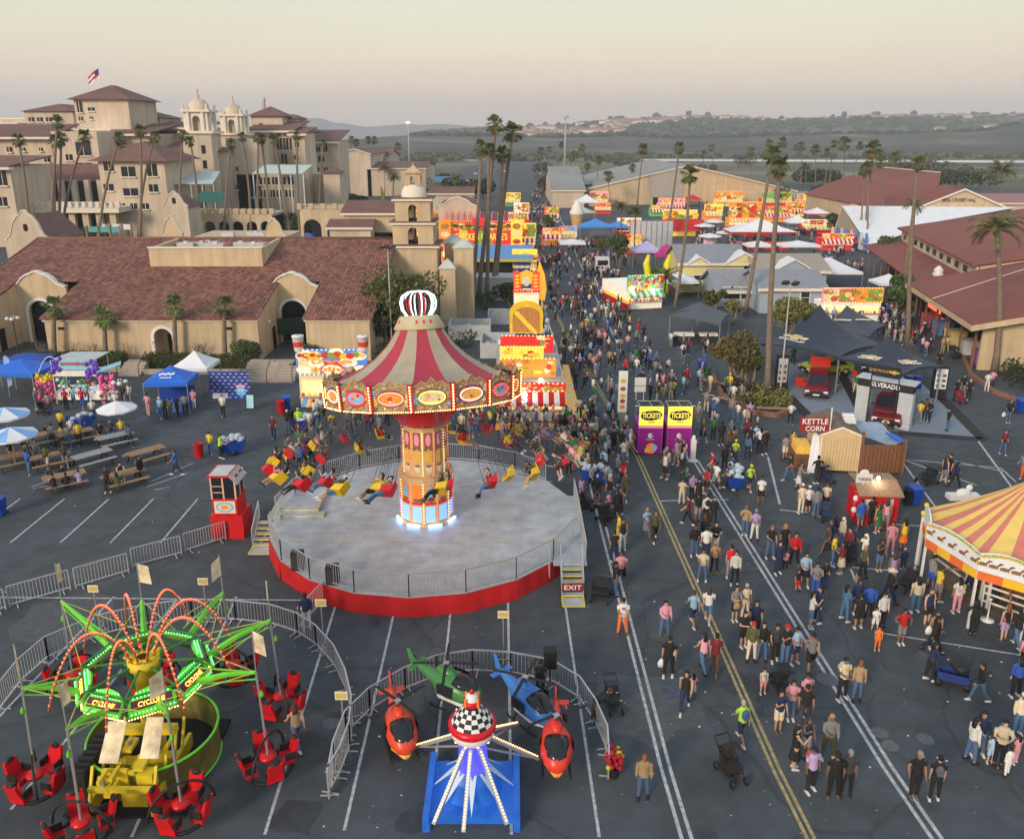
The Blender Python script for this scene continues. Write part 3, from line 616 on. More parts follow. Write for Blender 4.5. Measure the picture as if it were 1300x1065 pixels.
# annexe buildings behind the bell tower
def gablebld(name,label,p0,p1,pyeave,pyridge,Y,dep,wallm,roofm,z0=0,axis='x',win=0,cat='building',wdw=(1.2,1.2)):
    x0,ze=A(p0,pyeave,Y); x1=A(p1,pyeave,Y)[0]; c=(x0+x1)/2; w_=x1-x0
    t=thing(name,label,cat,(c,Y,0)); m=MB(); h=w_/2
    if axis=='x':   # ridge parallel to x
        zr=A(p0,pyridge,Y+dep/2)[1]; m.slab([(-h,0,0),(-h,dep,0),(-h,dep,ze),(-h,dep/2,zr),(-h,0,ze)],(w_,0,0)); m.build('wall',wallm,t)
        r=MB(); o=.5; r.slab([(-h-o,-o,ze-.1),(h+o,-o,ze-.1),(h+o,dep/2,zr+.05),(-h-o,dep/2,zr+.05)],(0,0,.2)); r.slab([(h+o,dep+o,ze-.1),(-h-o,dep+o,ze-.1),(-h-o,dep/2,zr+.05),(h+o,dep/2,zr+.05)],(0,0,.2)); r.build('roof',roofm,t)
        f=MB(); f.box(-h-o,-o-.08,ze-.3,h+o,-o-.003,ze+.06); f.build('fascia',CRM,t)
    else:
        zr=A((p0+p1)/2,pyridge,Y)[1]; m.slab([(-h,0,0),(h,0,0),(h,0,ze),(0,0,zr),(-h,0,ze)],(0,dep,0)); m.build('wall',wallm,t)
        r=MB(); o=.5; r.slab([(-h-o,-o,ze-.1),(0,-o,zr+.05),(0,dep+o,zr+.05),(-h-o,dep+o,ze-.1)],(0,0,.2)); r.slab([(0,-o,zr+.05),(h+o,-o,ze-.1),(h+o,dep+o,ze-.1),(0,dep+o,zr+.05)],(0,0,.2)); r.build('roof',roofm,t)
        f=MB(); 
        for s in (-1,1): f.slab([(s*(h+o),-o-.1,ze-.2),(0,-o-.1,zr-.05),(0,-o-.1,zr+.3),(s*(h+o),-o-.1,ze+.15)],(0,.09,0))
        f.build('fascia',CRM,t)
    for k in range(win):
        u=-h+w_*(k+.5)/win; g=MB(); g.box(u-wdw[0]/2,-.08,ze*.42,u+wdw[0]/2,-.004,ze*.42+wdw[1],0); g.box(u-wdw[0]/2-.1,-.14,ze*.42-.14,u+wdw[0]/2+.1,-.004,ze*.42-.004,1); g.build('window',[GLASS,CRM],t)
    return t,h,ze,zr
gablebld('annexe','low annexe with brown tile roof and dark windows beside the bell tower',436,515,271,256,142,12,STU,TILEF,win=4,wdw=(3.2,1.4))
gablebld('annexe','low tiled shed roof with thin canopy over the yellow food sign',418,470,289,280,138,6,STU2,TILEF,win=2)
gablebld('hall','round shouldered sand hall with red roof beyond the tall palms',430,470,196,190,300,70,STU2,TILEF,axis='y')
for p0,p1,pe,pr_,Y,lb in ((455,492,200,191,330,'distant tan barn with pyramid red roof beyond the twin bell towers'),(466,540,214,206,300,'distant sand barn with dark red roof and white ridge vents')):
    gablebld('barn',lb,p0,p1,pe,pr_,Y,34,STU2,TILEF)
gablebld('barn','low brown roofed barn half hidden by fan palms',545,600,246,238,230,12,STU2,TILEF)
gablebld('pavilion','pale blue roofed pavilion far beyond the bell tower',536,582,231,225,330,20,STU2,M('sky_blue_roof',(.16,.36,.52),.7))
# ---------------- great arena
ar,h,ze,zr=gablebld('arena_hall','wide low tan arena hall with ribbed grey centre panel and shallow grey roof',735,1010,243,211,262,70,STU,M('ribbed_grey_roof',(.30,.29,.27),.6,.3,var=.2,scale=.8,big=.1),axis='y',win=0)
gp=MB(); X=lambda p,Y=262:A(p,230,Y)[0]-ar.location.x
for k in range(30):
    u0=X(825)+(X(868)-X(825))*k/30; u1=X(825)+(X(868)-X(825))*(k+1)/30; um=(u0+u1)/2
    zz=ze+(zr-ze)*(1-abs(um)/h)-.3; gp.box(u0,-.25 if k%2 else -.16,2.2,u1,-.003,zz)
gp.build('ribbed_panel',M('ribbed_metal',(.42,.40,.36),.6,.2),ar)
gp=MB(); gp.box(X(830),-.1,0,X(868),-.003,2.19); gp.build('entrance',DARK,ar)
wg,_,_,_=gablebld('arena_wing','long grey roofed wing with skylight strips joined to the arena hall',702,742,242,212,250,60,STU2,M('ribbed_grey_roof'),axis='x')
sk_=MB()
for k in range(7): u=-7+2.3*k; sk_.slab([(u,0,4.6),(u+.7,0,4.6),(u+.7,27,10.6),(u,27,10.6)],(0,0,.12))
# ---------------- red roofed halls on the right
def P3(px,py,z): x,y=G(px,py,z); return Vector((x,y,z))
# near hall: eave corner points at z=4.2
E0=P3(1162,363,4.2); E1=P3(1242,413,4.2); 
dv=(E1-E0).normalized(); nv=Vector((-dv.y,dv.x,0)); nv=nv if nv.x>0 else -nv     # into the building (towards +x)
def L3(a,b_,z): p=E0+dv*a+nv*b_; return (p.x,p.y,z)
Ln=(E1-E0).length
nh=thing('market_hall','broad red brown roofed market hall with tan end wall beside the landscaped bank','building',(E1.x,E1.y,0))
def rel(o,pts): return [(p[0]-o.location.x,p[1]-o.location.y,p[2]) for p in pts]
Wd=34
m=MB(); m.slab(rel(nh,[L3(-.5,-.8,4.2),L3(Ln+1,-.8,4.2),L3(Ln+1,Wd,12.2),L3(-.5,Wd,12.2)]),(0,0,.25)); m.build('roof',RED_ROOF,nh)
m=MB(); m.slab(rel(nh,[L3(-.5,-.85,3.9),L3(Ln+1,-.85,3.9),L3(Ln+1,-.85,4.35),L3(-.5,-.85,4.35)]),tuple(-nv*.1)); 
m.slab(rel(nh,[L3(Ln+1.02,-.9,3.85),L3(Ln+1.02,Wd,11.85),L3(Ln+1.02,Wd,12.35),L3(Ln+1.02,-.9,4.35)]),tuple(dv*.12)); m.build('fascia',STU,nh)
m=MB(); m.slab(rel(nh,[L3(Ln-.6,.6,0),L3(Ln-.6,Wd,0),L3(Ln-.6,Wd,11.9),L3(Ln-.6,.6,4.3)]),tuple(dv*.3)); m.slab(rel(nh,[L3(0,Wd*.3,0),L3(Ln-.7,Wd*.3,0),L3(Ln-.7,Wd*.3,6),L3(0,Wd*.3,6)]),tuple(nv*.3)); m.build('wall',STU,nh)
for k in range(6): a=Ln*k/5*.94+.2; m=MB(); m.slab(rel(nh,[L3(a,.2,0),L3(a+.18,.2,0),L3(a+.18,.2,4.1),L3(a,.2,4.1)]),tuple(nv*.18)); m.build('post',BROWNW,nh)
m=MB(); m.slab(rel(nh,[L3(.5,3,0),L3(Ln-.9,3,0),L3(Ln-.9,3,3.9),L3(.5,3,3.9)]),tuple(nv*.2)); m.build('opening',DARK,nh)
m=MB(); m.slab(rel(nh,[L3(1.6,1.0,2.3),L3(6.5,1.0,2.3),L3(6.5,1.0,3.2),L3(1.6,1.0,3.2)]),tuple(nv*.1)); m.build('sign_board',M('lit_red_sign',(.8,.10,.04),.5,emit=1.2),nh)
m=MB(); m.slab(rel(nh,[L3(Ln+.4,4,2.2),L3(Ln+.4,Wd,2.2),L3(Ln+4.5,Wd,1.2),L3(Ln+4.5,4,1.2)]),(0,0,.15)); 
m=MB(); m.slab(rel(nh,[L3(Ln*.45,-.8,4.48),L3(Ln*.45+.25,-.8,4.48),L3(Ln*.45-20,Wd,12.48),L3(Ln*.45-20.25,Wd,12.48)]),(0,0,.02)); m.build('roof_seam',CRM,nh)
for k in range(5):
    a=1.5+k*(Ln-4)/4; g=MB(); c_=L3(a,1.8,.9); g.cb((c_[0]-nh.location.x,c_[1]-nh.location.y,.7),(1.6,1.6,1.4)); g.build('stall_counter',[M('stall_%d'%k,((.5,.1,.1),(.1,.2,.45),(.6,.5,.2),(.5,.5,.5),(.3,.1,.3))[k],.7)],nh)
# second hall (long lean-to and clerestory roof behind)
F0=P3(1103,315,3.6); F1=P3(1183,372,3.6)
sh=thing('market_hall','long red brown roofed hall with a strip of high windows and low front roof','building',(F0.x,F0.y,0))
dv2=(F1-F0); dv2.z=0; L2=dv2.length; dv2.normalize(); nv2=Vector((-dv2.y,dv2.x,0)); nv2=nv2 if nv2.x>0 else -nv2
def L4(a,b_,z): p=F0+dv2*a+nv2*b_; return (p.x,p.y,z)
m=MB(); m.slab(rel(sh,[L4(-2,-.5,3.6),L4(L2*1.02,-.5,3.6),L4(L2*1.02,4.6,4.7),L4(-2,4.6,4.7)]),(0,0,.2)); m.slab(rel(sh,[L4(-1.5,4.1,6.5),L4(L2-1.5,4.1,6.5),L4(L2-1.5,60,16.8),L4(-1.5,60,16.8)]),(0,0,.25)); m.build('roof',RED_ROOF,sh)
m=MB(); m.slab(rel(sh,[L4(-1,4.7,0),L4(L2-2,4.7,0),L4(L2-2,4.7,6.5),L4(-1,4.7,6.5)]),tuple(nv2*.3)); m.slab(rel(sh,[L4(L2-2.3,5.1,0),L4(L2-2.3,45,0),L4(L2-2.3,45,13.9),L4(L2-2.3,5.1,6.5)]),tuple(dv2*.3)); m.slab(rel(sh,[L4(-1,5.1,0),L4(-1,45,0),L4(-1,45,13.9),L4(-1,5.1,6.5)]),tuple(dv2*.3)); m.build('wall',STU2,sh)
for k in range(10):
    a=1+k*(L2-4)/10; g=MB(); g.slab(rel(sh,[L4(a,4.6,5.3),L4(a+1.5,4.6,5.3),L4(a+1.5,4.6,6.0),L4(a,4.6,6.0)]),tuple(nv2*.08)); g.build('window',GLASS,sh)
for k in range(9): a=(L2)*k/8; m=MB(); m.slab(rel(sh,[L4(a,.1,0),L4(a+.18,.1,0),L4(a+.18,.1,3.5),L4(a,.1,3.5)]),tuple(nv2*.18)); m.build('post',BROWNW,sh)
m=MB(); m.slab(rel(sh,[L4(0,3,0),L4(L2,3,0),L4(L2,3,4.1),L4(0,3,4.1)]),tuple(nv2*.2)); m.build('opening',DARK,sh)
m=MB(); c_=L4(L2*.8,2.4,4.2); m.lathe([(.5,0),(.7,.3),(.45,.5),(.6,.75),(.3,1.1),(.02,1.3)],10,c=(c_[0]-sh.location.x,c_[1]-sh.location.y,4.3)); m.build('roof_vent',WHITE,sh)
# hall with lettering on the gable
bh,h,ze,zr=gablebld('lettered_hall','tan gable ended hall with dark lettering showing above the white tent roof',1148,1290,271,241,176,60,STU,RED_ROOF,axis='y')
txt(bh,'BING CROSBY HALL',DARK,7.0,(-.6,-.06,(ze+zr)/2+.3),h=.75,d=.03)
lh=thing('market_hall','large plain red brown roofed hall behind the white tent, its ridge capped in pale metal','building',(62,215,0))
a=P3(1080,272,5); b_=P3(1190,268,5); r0=A(1112,223,262); r1=A(1195,238,236)
m=MB(); m.slab([(A(1079,277,200)[0]-62,-15,5.2),(A(1200,285,180)[0]-62,-30,5.2),(A(1192,237,235)[0]-62,20,10.4),(A(1108,223,265)[0]-62,50,11.)],(0,0,.3)); m.build('roof',RED_ROOF,lh)
m=MB(); m.slab([(A(1079,277,200)[0]-62,-14.5,0),(A(1200,285,180)[0]-62,-29.5,0),(A(1200,285,180)[0]-62,-29.5,5),(A(1079,277,200)[0]-62,-14.5,5)],(0,.3,0)); m.build('wall',STU2,lh)
m=MB(); m.slab([(A(1108,223,265)[0]-62,50.1,9.8),(A(1192,237,235)[0]-62,20.1,9.2),(A(1192,237,235)[0]-62,20.1,10.9),(A(1108,223,265)[0]-62,50.1,11.5)],(.3,.5,0)); m.build('ridge_strip',CRM,lh)
for p0,p1,pe,pr_,Y,wm_,rm,lb in ((1200,1262,258,249,205,CONC,CONC,'low flat pale roofed building between the lettered hall and the date palm'),(1262,1380,258,247,200,STU2,M('pink_brown_roof',(.34,.17,.16),.8,var=.12),'pinkish brown roofed barn behind the feather crowned date palm'),(1066,1100,243,236,300,STU2,TILEF,'tiny tan shed beyond the red hall'),(1000,1060,252,244,290,STU,GREYR,'long low tan shed far down the midway')):
    gablebld('shed',lb,p0,p1,pe,pr_,Y,26,wm_,rm)
# white tent roof with open gable
wt_=thing('marquee_tent','huge white marquee with a steep open triangular end full of hanging fabric','tent',(72,172,0))
def W(px,py,Y): x,z=A(px,py,Y); return (x-72,Y-172,z)
pk=W(1069,262,168); fl=W(1056,301,166); fr__=W(1103,313,152); bk=W(1262,263,196); br=W(1290,264,170); 
m=MB(); m.slab([pk,fr__,W(1190,282,140),br,bk],(0,0,.08)); m.slab([pk,bk,W(1200,262,215),fl],(0,0,.08)); m.build('canopy',CLOTHW,wt_)
m=MB(); m.slab([(pk[0],pk[1],pk[2]-.1),(fl[0]+.3,fl[1],fl[2]),(fr__[0]-.3,fr__[1],fl[2])],(0,.08,0)); m.build('gable_screen',M('tan_mesh_screen',(.30,.25,.17),.9),wt_)
m=MB(); 
for u in (0,.33,.66,1): p=Vector(fl)*(1-u)+Vector(fr__)*u; m.bar((p.x,p.y,0),(p.x,p.y,fl[2]),.25)
m.build('post',STU2,wt_)
m=MB(); 
for k in range(7):
    u=.1+.13*k; p=Vector(fl)*(1-u)+Vector(fr__)*u; m.slab([(p.x-.5,p.y-1,.3),(p.x+.6,p.y-1,.1),(p.x+.2,p.y-.6,3.4),(p.x-.2,p.y-.6,3.4)],(0,.1,0),k%2)
m.build('hanging_fabric',[M('blue_cloth',(.10,.20,.50),.8),M('pale_blue_cloth',(.45,.50,.62),.8)],wt_)
m=MB(); m.box(fl[0]+1,fl[1]+2,0,fr__[0]-1,fl[1]+2.2,3); m.build('interior_stall',M('lit_stall_interior',(.5,.28,.12),.8,emit=.5),wt_)
# ---------------- model homes
HY1=M('butter_siding',(.66,.58,.27),.7,var=.06); HB=M('blue_grey_siding',(.34,.40,.47),.7,var=.06)
def win(t,x,y,z,w_=1,h_=1.4):
    m=MB(); m.box(x-w_/2-.12,y-.08,z-.12,x+w_/2+.12,y-.004,z+h_+.12,1); m.box(x-w_/2,y-.1,z,x+w_/2,y-.083,z+h_,0); m.box(x-w_/2,y-.12,z+h_/2-.03,x+w_/2,y-.102,z+h_/2+.03,1); m.build('window',[GLASS,WHITE],t)
def home(label,p0,p1,pe,pr_,Y,dep,wm_,gables=(),wins=(),rm=None):
    t,h,ze,zr=gablebld('cottage',label,p0,p1,pe,pr_,Y,dep,wm_,rm or GREYR,cat='house')
    for gx,gw_ in gables:
        m=MB(); m.slab([(gx-gw_/2,-.55,ze-.1),(gx+gw_/2,-.55,ze-.1),(gx,-.55,ze+gw_*.28)],(0,3,0)); m.build('dormer',wm_,t)
        m=MB(); 
        for s in (-1,1): m.slab([(gx+s*(gw_/2+.3),-.75,ze-.12),(gx,-.75,ze+gw_*.28+.06),(gx,-.75,ze+gw_*.28+.26),(gx+s*(gw_/2+.3),-.75,ze+.08)],(0,3.2,0))
        m.build('dormer_trim',WHITE,t)
    for wx,wz in wins: win(t,wx,0,wz)
    return t
home('yellow cottage with grey shingle roof and a white framed window in its small gable',864,945,334,312,112,9,HY1,((-1.9,2.6),(4.2,4.6)),((-1.9,.9),(3.3,1.2),(4.6,1.2)))
home('pale grey cottage with long blue grey roof and low white trimmed windows',911,970,369,344,102,8,HB,(),((-1.6,1.0),(-.6,1.0),(.6,1.0)))
home('long blue grey cottage with plain side wall behind the dark tents',966,1046,366,344,98,8,HB,(),((1.6,1.2),))
home('beige roofed cottage with shallow white trimmed gable, tucked behind the blue grey ones',962,1050,344,324,108,9,HB,((0,5),),(),M('beige_shingle',(.34,.30,.25),.85,var=.1))
pz=thing('porch_annex','small cream framed porch with green windows beside the trunk of the tall palm','porch',(*G(950,388),0)); m=MB(); m.box(-2.1,0,0,2.1,2.4,1.7); m.build('wall',HY1,pz); m=MB(); m.box(-2.4,-.3,1.703,2.4,2.7,1.9); m.build('roof',WHITE,pz)
for k in range(4): m=MB(); m.box(-1.9+k*1.0,-.08,.6,-1.1+k*1.0,-.004,1.5,0); m.build('window',[GLASS],pz)
# ---- landscaping walls, steps and the raised bed in front of the exhibit hall
STEP=M('tan_concrete_step',(.40,.34,.28),.85,var=.12)
def wall_obj(name,label,pts,h,w_,mat,cat='wall'):
    t=None; m=MB()
    for a,c in zip(pts,pts[1:]): m.bar((a[0],a[1],h/2),(c[0],c[1],h/2),w_,h)
    o=m.build(name,mat); tag(o,label,cat); return o
for (pa,pb2,lb) in (((20,472),(154,472),'low tan planter wall running in front of the clipped hedge behind the souvenir cart'),((172,475),(312,475),'low tan planter wall below the hedges, beside the blue sponsor tent')):
    wall_obj('planter_wall',lb,[G(*pa),G(*pb2)],.45,.3,STEP)
def steps(px,py,w_,n,label,rail=True,h=.17,run=.38):
    x,y=G(px,py); t=thing('stone_steps',label,'steps',(x,y,0)); 
    m=MB()
    for k in range(n): m.box(-w_/2,k*run,0 if k==0 else 0,w_/2,(k+1)*run-.001 if k<n-1 else n*run+.8,h*(k+1))
    m2=MB()
    for k in range(n): m2.box(-w_/2,k*run,h*k+.0,w_/2,n*run+.8-.001*k,h*(k+1)-.002)
    m2.build('tread',STEP,t)
    r=MB()
    for s in ((-1,0,1) if w_>3 else (-1,1)):
        x_=s*w_/2*.96
        r.bar((x_,0,0),(x_,0,1),.05); r.bar((x_,n*run,h*n),(x_,n*run,h*n+1),.05); r.bar((x_,0,1),(x_,n*run,h*n+1),.05)
    r.build('handrail',STEEL if False else BLACK,t)
steps(163,478,2.0,5,'narrow tan steps climbing between hedges to the small arched door')
steps(339,486,4.6,7,'wide tan steps with three dark handrails below the green fence')
m=MB(); p=G(310,440); q=G(388,436); m.bar((p[0],p[1],1.9),(q[0],q[1],1.9),.06,1.7); 
for k in range(9): u=p[0]+(q[0]-p[0])*k/8; m.bar((u,p[1]-.06,0),(u,p[1]-.06,2.8),.06)
tag(m.build('screen_fence',M('dark_green_mesh',(.02,.055,.04),.8)),'dark green mesh screen fence across the top of the wide steps','fence')
# ================================================================ RIDES
# ---- art helper: ornamental painted panels built of thin coloured shapes
def oval(mb, c, ux, uz, a, b_, off, mi, n=14, ring=None):
    """flat ellipse (or ring) in the plane spanned by ux, uz, lifted by off"""
    c=Vector(c)+Vector(off); ux=Vector(ux); uz=Vector(uz)
    P=[c+ux*(a*cos(2*pi*i/n))+uz*(b_*sin(2*pi*i/n)) for i in range(n)]
    if ring is None: mb.add(P,[tuple(range(n))],mi)
    else:
        Q=[c+ux*((a-ring)*cos(2*pi*i/n))+uz*((b_-ring)*sin(2*pi*i/n)) for i in range(n)]
        mb.add(P+Q,[(i,(i+1)%n,n+(i+1)%n,n+i) for i in range(n)],mi)
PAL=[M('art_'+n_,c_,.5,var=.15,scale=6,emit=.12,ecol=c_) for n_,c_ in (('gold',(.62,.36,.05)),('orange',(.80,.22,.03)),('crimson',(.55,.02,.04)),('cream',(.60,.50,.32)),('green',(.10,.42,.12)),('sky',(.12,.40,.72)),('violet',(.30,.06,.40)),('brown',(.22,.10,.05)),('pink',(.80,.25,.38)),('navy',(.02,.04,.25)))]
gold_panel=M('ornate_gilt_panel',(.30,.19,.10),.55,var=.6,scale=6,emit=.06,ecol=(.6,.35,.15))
SW=(-4.55,40.4)
def circ(r,a,z=0): return (r*cos(a),r*sin(a),z)
ride=thing('swing_ride','chain swing ride with red and beige striped canopy, painted rim panels and glowing white crown','fairground ride',(*SW,0))
deckm=M('steel_deck',(.43,.48,.50),.5,.2,var=.22,scale=1.1,big=.12)
Nn,Ll,b=nodes(deckm); base=b.inputs['Base Color'].links[0].from_socket
br=Nn.new('ShaderNodeTexBrick'); tc_=Nn.new('ShaderNodeTexCoord'); Ll.new(tc_.outputs['Object'],br.inputs['Vector']); br.inputs['Scale'].default_value=.5; br.inputs['Mortar Size'].default_value=.006; br.inputs['Color1'].default_value=(1,1,1,1); br.inputs['Color2'].default_value=(.93,.94,.95,1); br.inputs['Mortar'].default_value=(.75,.75,.75,1)
mm=Nn.new('ShaderNodeMix'); mm.data_type='RGBA'; mm.blend_type='MULTIPLY'; mm.inputs[0].default_value=1; Ll.new(base,mm.inputs[6]); Ll.new(br.outputs[0],mm.inputs[7]); Ll.new(mm.outputs[2],b.inputs['Base Color'])
DR_=8.15; NS=20; DZ=1.0
def ang(k,n=NS): return -pi/2+2*pi*k/n
poly=[(DR_*cos(ang(k)),DR_*sin(ang(k))) for k in range(NS)]
m=MB(); m.prism(poly,.86,DZ); m.box(DR_*.80,-5.1,.86,DR_-.02,2.6,DZ-.004); m.build('deck',deckm,ride)
m=MB()
for k in range(-3,5):   # front skirt, draped red vinyl
    a0_,a1_=ang(k),ang(k+1)
    for j in range(6):
        t0,t1=j/6,(j+1)/6; P=lambda t,r:(r*(cos(a0_)*(1-t)+cos(a1_)*t), r*(sin(a0_)*(1-t)+sin(a1_)*t))
        r0=DR_+.03+.05*(j%2); r1=DR_+.03+.05*((j+1)%2); p=P(t0,r0); q=P(t1,r1); p2=P(t0,DR_+.02); q2=P(t1,DR_+.02)
        m.add([(*p,.01),(*q,.01),(*q2,.97),(*p2,.97)],[(0,1,2,3)],0,True)
for k in list(range(-6,-3))+list(range(5,7)):
    a0_,a1_=ang(k),ang(k+1); m.add([(DR_*1.01*cos(a0_),DR_*1.01*sin(a0_),.01),(DR_*1.01*cos(a1_),DR_*1.01*sin(a1_),.01),(DR_*1.003*cos(a1_),DR_*1.003*sin(a1_),.97),(DR_*1.003*cos(a0_),DR_*1.003*sin(a0_),.97)],[(0,1,2,3)])
m.build('skirt',REDV,ride)
ytape=M('worn_yellow_tape',(.50,.42,.12),.7,var=.3,scale=5)
m=MB()
for y in (4.6,2.3,-3.0,-5.3):
    x=-6.5
    while x<6.5:
        l=.5+R.random()*1.2
        if (x*x+y*y)<55 and (abs(x)>1.6 or abs(y)>3): m.box(x,y,DZ+.004,x+l,y+.06,DZ+.006)
        x+=l+.5+R.random()*1.4
m.build('tape_mark',ytape,ride)
def fencepanel(mb,p,q,z0=0,h=1.05,n=None,rail=.045,bar=.022,feet=False):
    p=Vector((*p[:2],0)); q=Vector((*q[:2],0)); L_=(q-p).length; n=n or max(3,int(L_/.14)); zb=z0+.14
    mb.bar(p+Vector((0,0,z0)),p+Vector((0,0,z0+h)),rail); mb.bar(q+Vector((0,0,z0)),q+Vector((0,0,z0+h)),rail)
    mb.bar(p+Vector((0,0,z0+h)),q+Vector((0,0,z0+h)),rail); mb.bar(p+Vector((0,0,zb)),q+Vector((0,0,zb)),rail)
    for i in range(1,n): u=p+(q-p)*(i/n); mb.bar(u+Vector((0,0,zb)),u+Vector((0,0,z0+h)),bar)
    if feet:
        d=(q-p).normalized(); nn=Vector((-d.y,d.x,0))*.3
        for u in (p+(q-p)*.12,p+(q-p)*.88): mb.bar(u-nn+Vector((0,0,.03)),u+nn+Vector((0,0,.03)),.04); mb.bar(u+Vector((0,0,.03)),u+Vector((0,0,.15)),.04)
for k in list(range(-4,4))+list(range(7,15)):
    m=MB(); r=DR_-.08 if k<7 or k>8 else DR_-.08
    a=circ(r,ang(k)); c=circ(r,ang(k+1)); fencepanel(m,a,c,DZ,1.1); m.build('fence_panel',ALU,ride)
for a,c in (((DR_-.08,-5.05),(DR_-.08,-2.5)),((DR_-.08,-2.45),(DR_-.08,.1)),((DR_-.08,.15),(DR_-.12,2.4)),((6.3,-5.0),(6.3,-5.9))):
    m=MB(); fencepanel(m,a,c,DZ-.3 if a[0]<7 else DZ,1.1); m.build('fence_panel',ALU,ride)
m=MB()   # raised loading platform with yellow edging
m.box(-8.4,.4,.5,-5.9,3.2,DZ+.22,0); m.box(-8.5,-.15,.5,-5.5,.397,DZ+.11,0); 
for x0,y0,x1,y1,z in ((-8.4,.4,-5.9,.52,DZ+.225),(-6.02,.52,-5.9,3.2,DZ+.225),(-8.5,-.15,-5.5,-.03,DZ+.115),(-5.62,-.03,-5.5,.39,DZ+.115)): m.box(x0,y0,z,x1,y1,z+.012,1)
m.build('loading_platform',[deckm,ytape],ride)
def stairs(name,x,y,w_,n,rz,sign=None):
    t=MB(); 
    for k in range(n): zt=DZ*(k+1)/(n+1); t.box(-w_/2,-(n-k)*.3,zt-.05,w_/2,-(n-k-1)*.3+.02,zt,0); t.box(-w_/2,-(n-k)*.3-.012,zt-.05,w_/2,-(n-k)*.3-.002,zt+.01,1)
    t.box(-w_/2,-n*.3-.8,.03,w_/2,-n*.3-.02,.09,0); t.box(-w_/2-.03,-n*.3-.83,.091,w_/2+.03,-n*.3-.75,.10,1); t.box(-w_/2-.03,-n*.3-.75,.091,-w_/2+.04,-n*.3-.02,.10,1); t.box(w_/2-.04,-n*.3-.75,.091,w_/2+.03,-n*.3-.02,.10,1)
    o=t.build('stairs',[deckm,YEL],ride,(x,y,0),rz)
    for s in (-1,1):
        h=MB(); q=[(s*w_/2,0,0),(s*w_/2,-n*.3,0)]
        h.bar((s*w_/2,0,DZ),(s*w_/2,0,DZ+1),.04); h.bar((s*w_/2,-n*.3,.1),(s*w_/2,-n*.3,1.0),.04); h.bar((s*w_/2,0,DZ+1),(s*w_/2,-n*.3,1.0),.04); h.bar((s*w_/2,0,DZ+.15),(s*w_/2,-n*.3,.2),.03)
        for i in range(1,9): u=i/9; h.bar((s*w_/2,-n*.3*u,DZ+.15-(DZ-.05)*u),(s*w_/2,-n*.3*u,DZ+1-DZ*u),.018)
        h.build('handrail',ALU,o)
    return o
stairs('entry',-8.35,-.2,1.1,5,0); ex=stairs('exit',7.35,-5.1,1.0,5,0)
m=MB(); m.box(-.5,-.03,.55,.5,.03,.92); s_=m.build('exit_sign',M('exit_maroon',(.22,.02,.03),.5),ex,(0,-1.55,-.1)); txt(s_,'EXIT',WHITE,.8,(0,-.035,.73),h=.24,d=.004,bold=.01)
for x,y in ((-3.6,-6.9),(-1.0,7.2),(-5.5,-5.6)):
    m=MB(); m.cb((0,0,.45),(.55,.45,.9)); m.box(-.22,-.24,.1,.22,-.228,.8,1); m.build('loudspeaker',[BLACK,M('speaker_grille',(.04,.04,.045),.8)],ride,(x,y,DZ))
# central column -----------------------------------------
m=MB(); m.lathe([(1.45,DZ+.005),(1.45,DZ+.2),(1.38,DZ+.2),(1.38,3.55),(1.48,3.6),(1.48,3.72),(.9,3.75)],12,sm=False,mi=0); drum=m.build('lower_drum',[M('cream_enamel',(.60,.42,.22),.4,var=.1)],ride)
ZC=Matrix.Translation((0,0,3.7))@Matrix.Diagonal((1,1,.78,1))@Matrix.Translation((0,0,-3.7)); m=MB(); m.M=ZC; m.lathe([(1.15,3.7),(1.15,7.0),(1.24,7.05),(1.24,7.2),(.6,7.25)],12,sm=False); up_=m.build('upper_drum',[M('cream_enamel')],ride)
bluep=M('lit_blue_panel',(.20,.35,.85),.3,emit=.5,ecol=(.25,.45,1)); amber=M('lit_amber_panel',(.85,.5,.12),.4,emit=.5,ecol=(1,.5,.1))
def facets(o,r,n,items,z0):
    ap=r*cos(pi/n)
    for k in range(n):
        a=2*pi*(k+.5)/n; ux=Vector((-sin(a),cos(a),0)); nr=Vector((cos(a),sin(a),0)); w_=2*r*sin(pi/n)
        items(k,nr*ap,ux,nr,w_)
mA=MB(); mB=MB(); mC=MB()
def quadp(mb,c,ux,nr,w_,z0,z1,off,mi): 
    p=Vector(c)+nr*off; mb.slab([p-ux*w_/2+Vector((0,0,z0)),p+ux*w_/2+Vector((0,0,z0)),p+ux*w_/2+Vector((0,0,z1)),p-ux*w_/2+Vector((0,0,z1))],nr*.02,mi)
def low(k,c,ux,nr,w_):
    quadp(mA,c,ux,nr,w_*.68,1.3,2.15,.005,0); quadp(mB,c,ux,nr,w_*.8,2.25,2.4,.01,2); quadp(mB,c,ux,nr,w_*.66,2.45,3.35,.01,1+(k%2)*0); oval(mB,Vector(c)+Vector((0,0,2.95)),ux,(0,0,1),w_*.22,.34,nr*.035,5 if k%2 else 1); oval(mB,Vector(c)+Vector((0,0,2.52)),ux,(0,0,1),w_*.3,.1,nr*.036,7)
facets(drum,1.38,12,low,0)
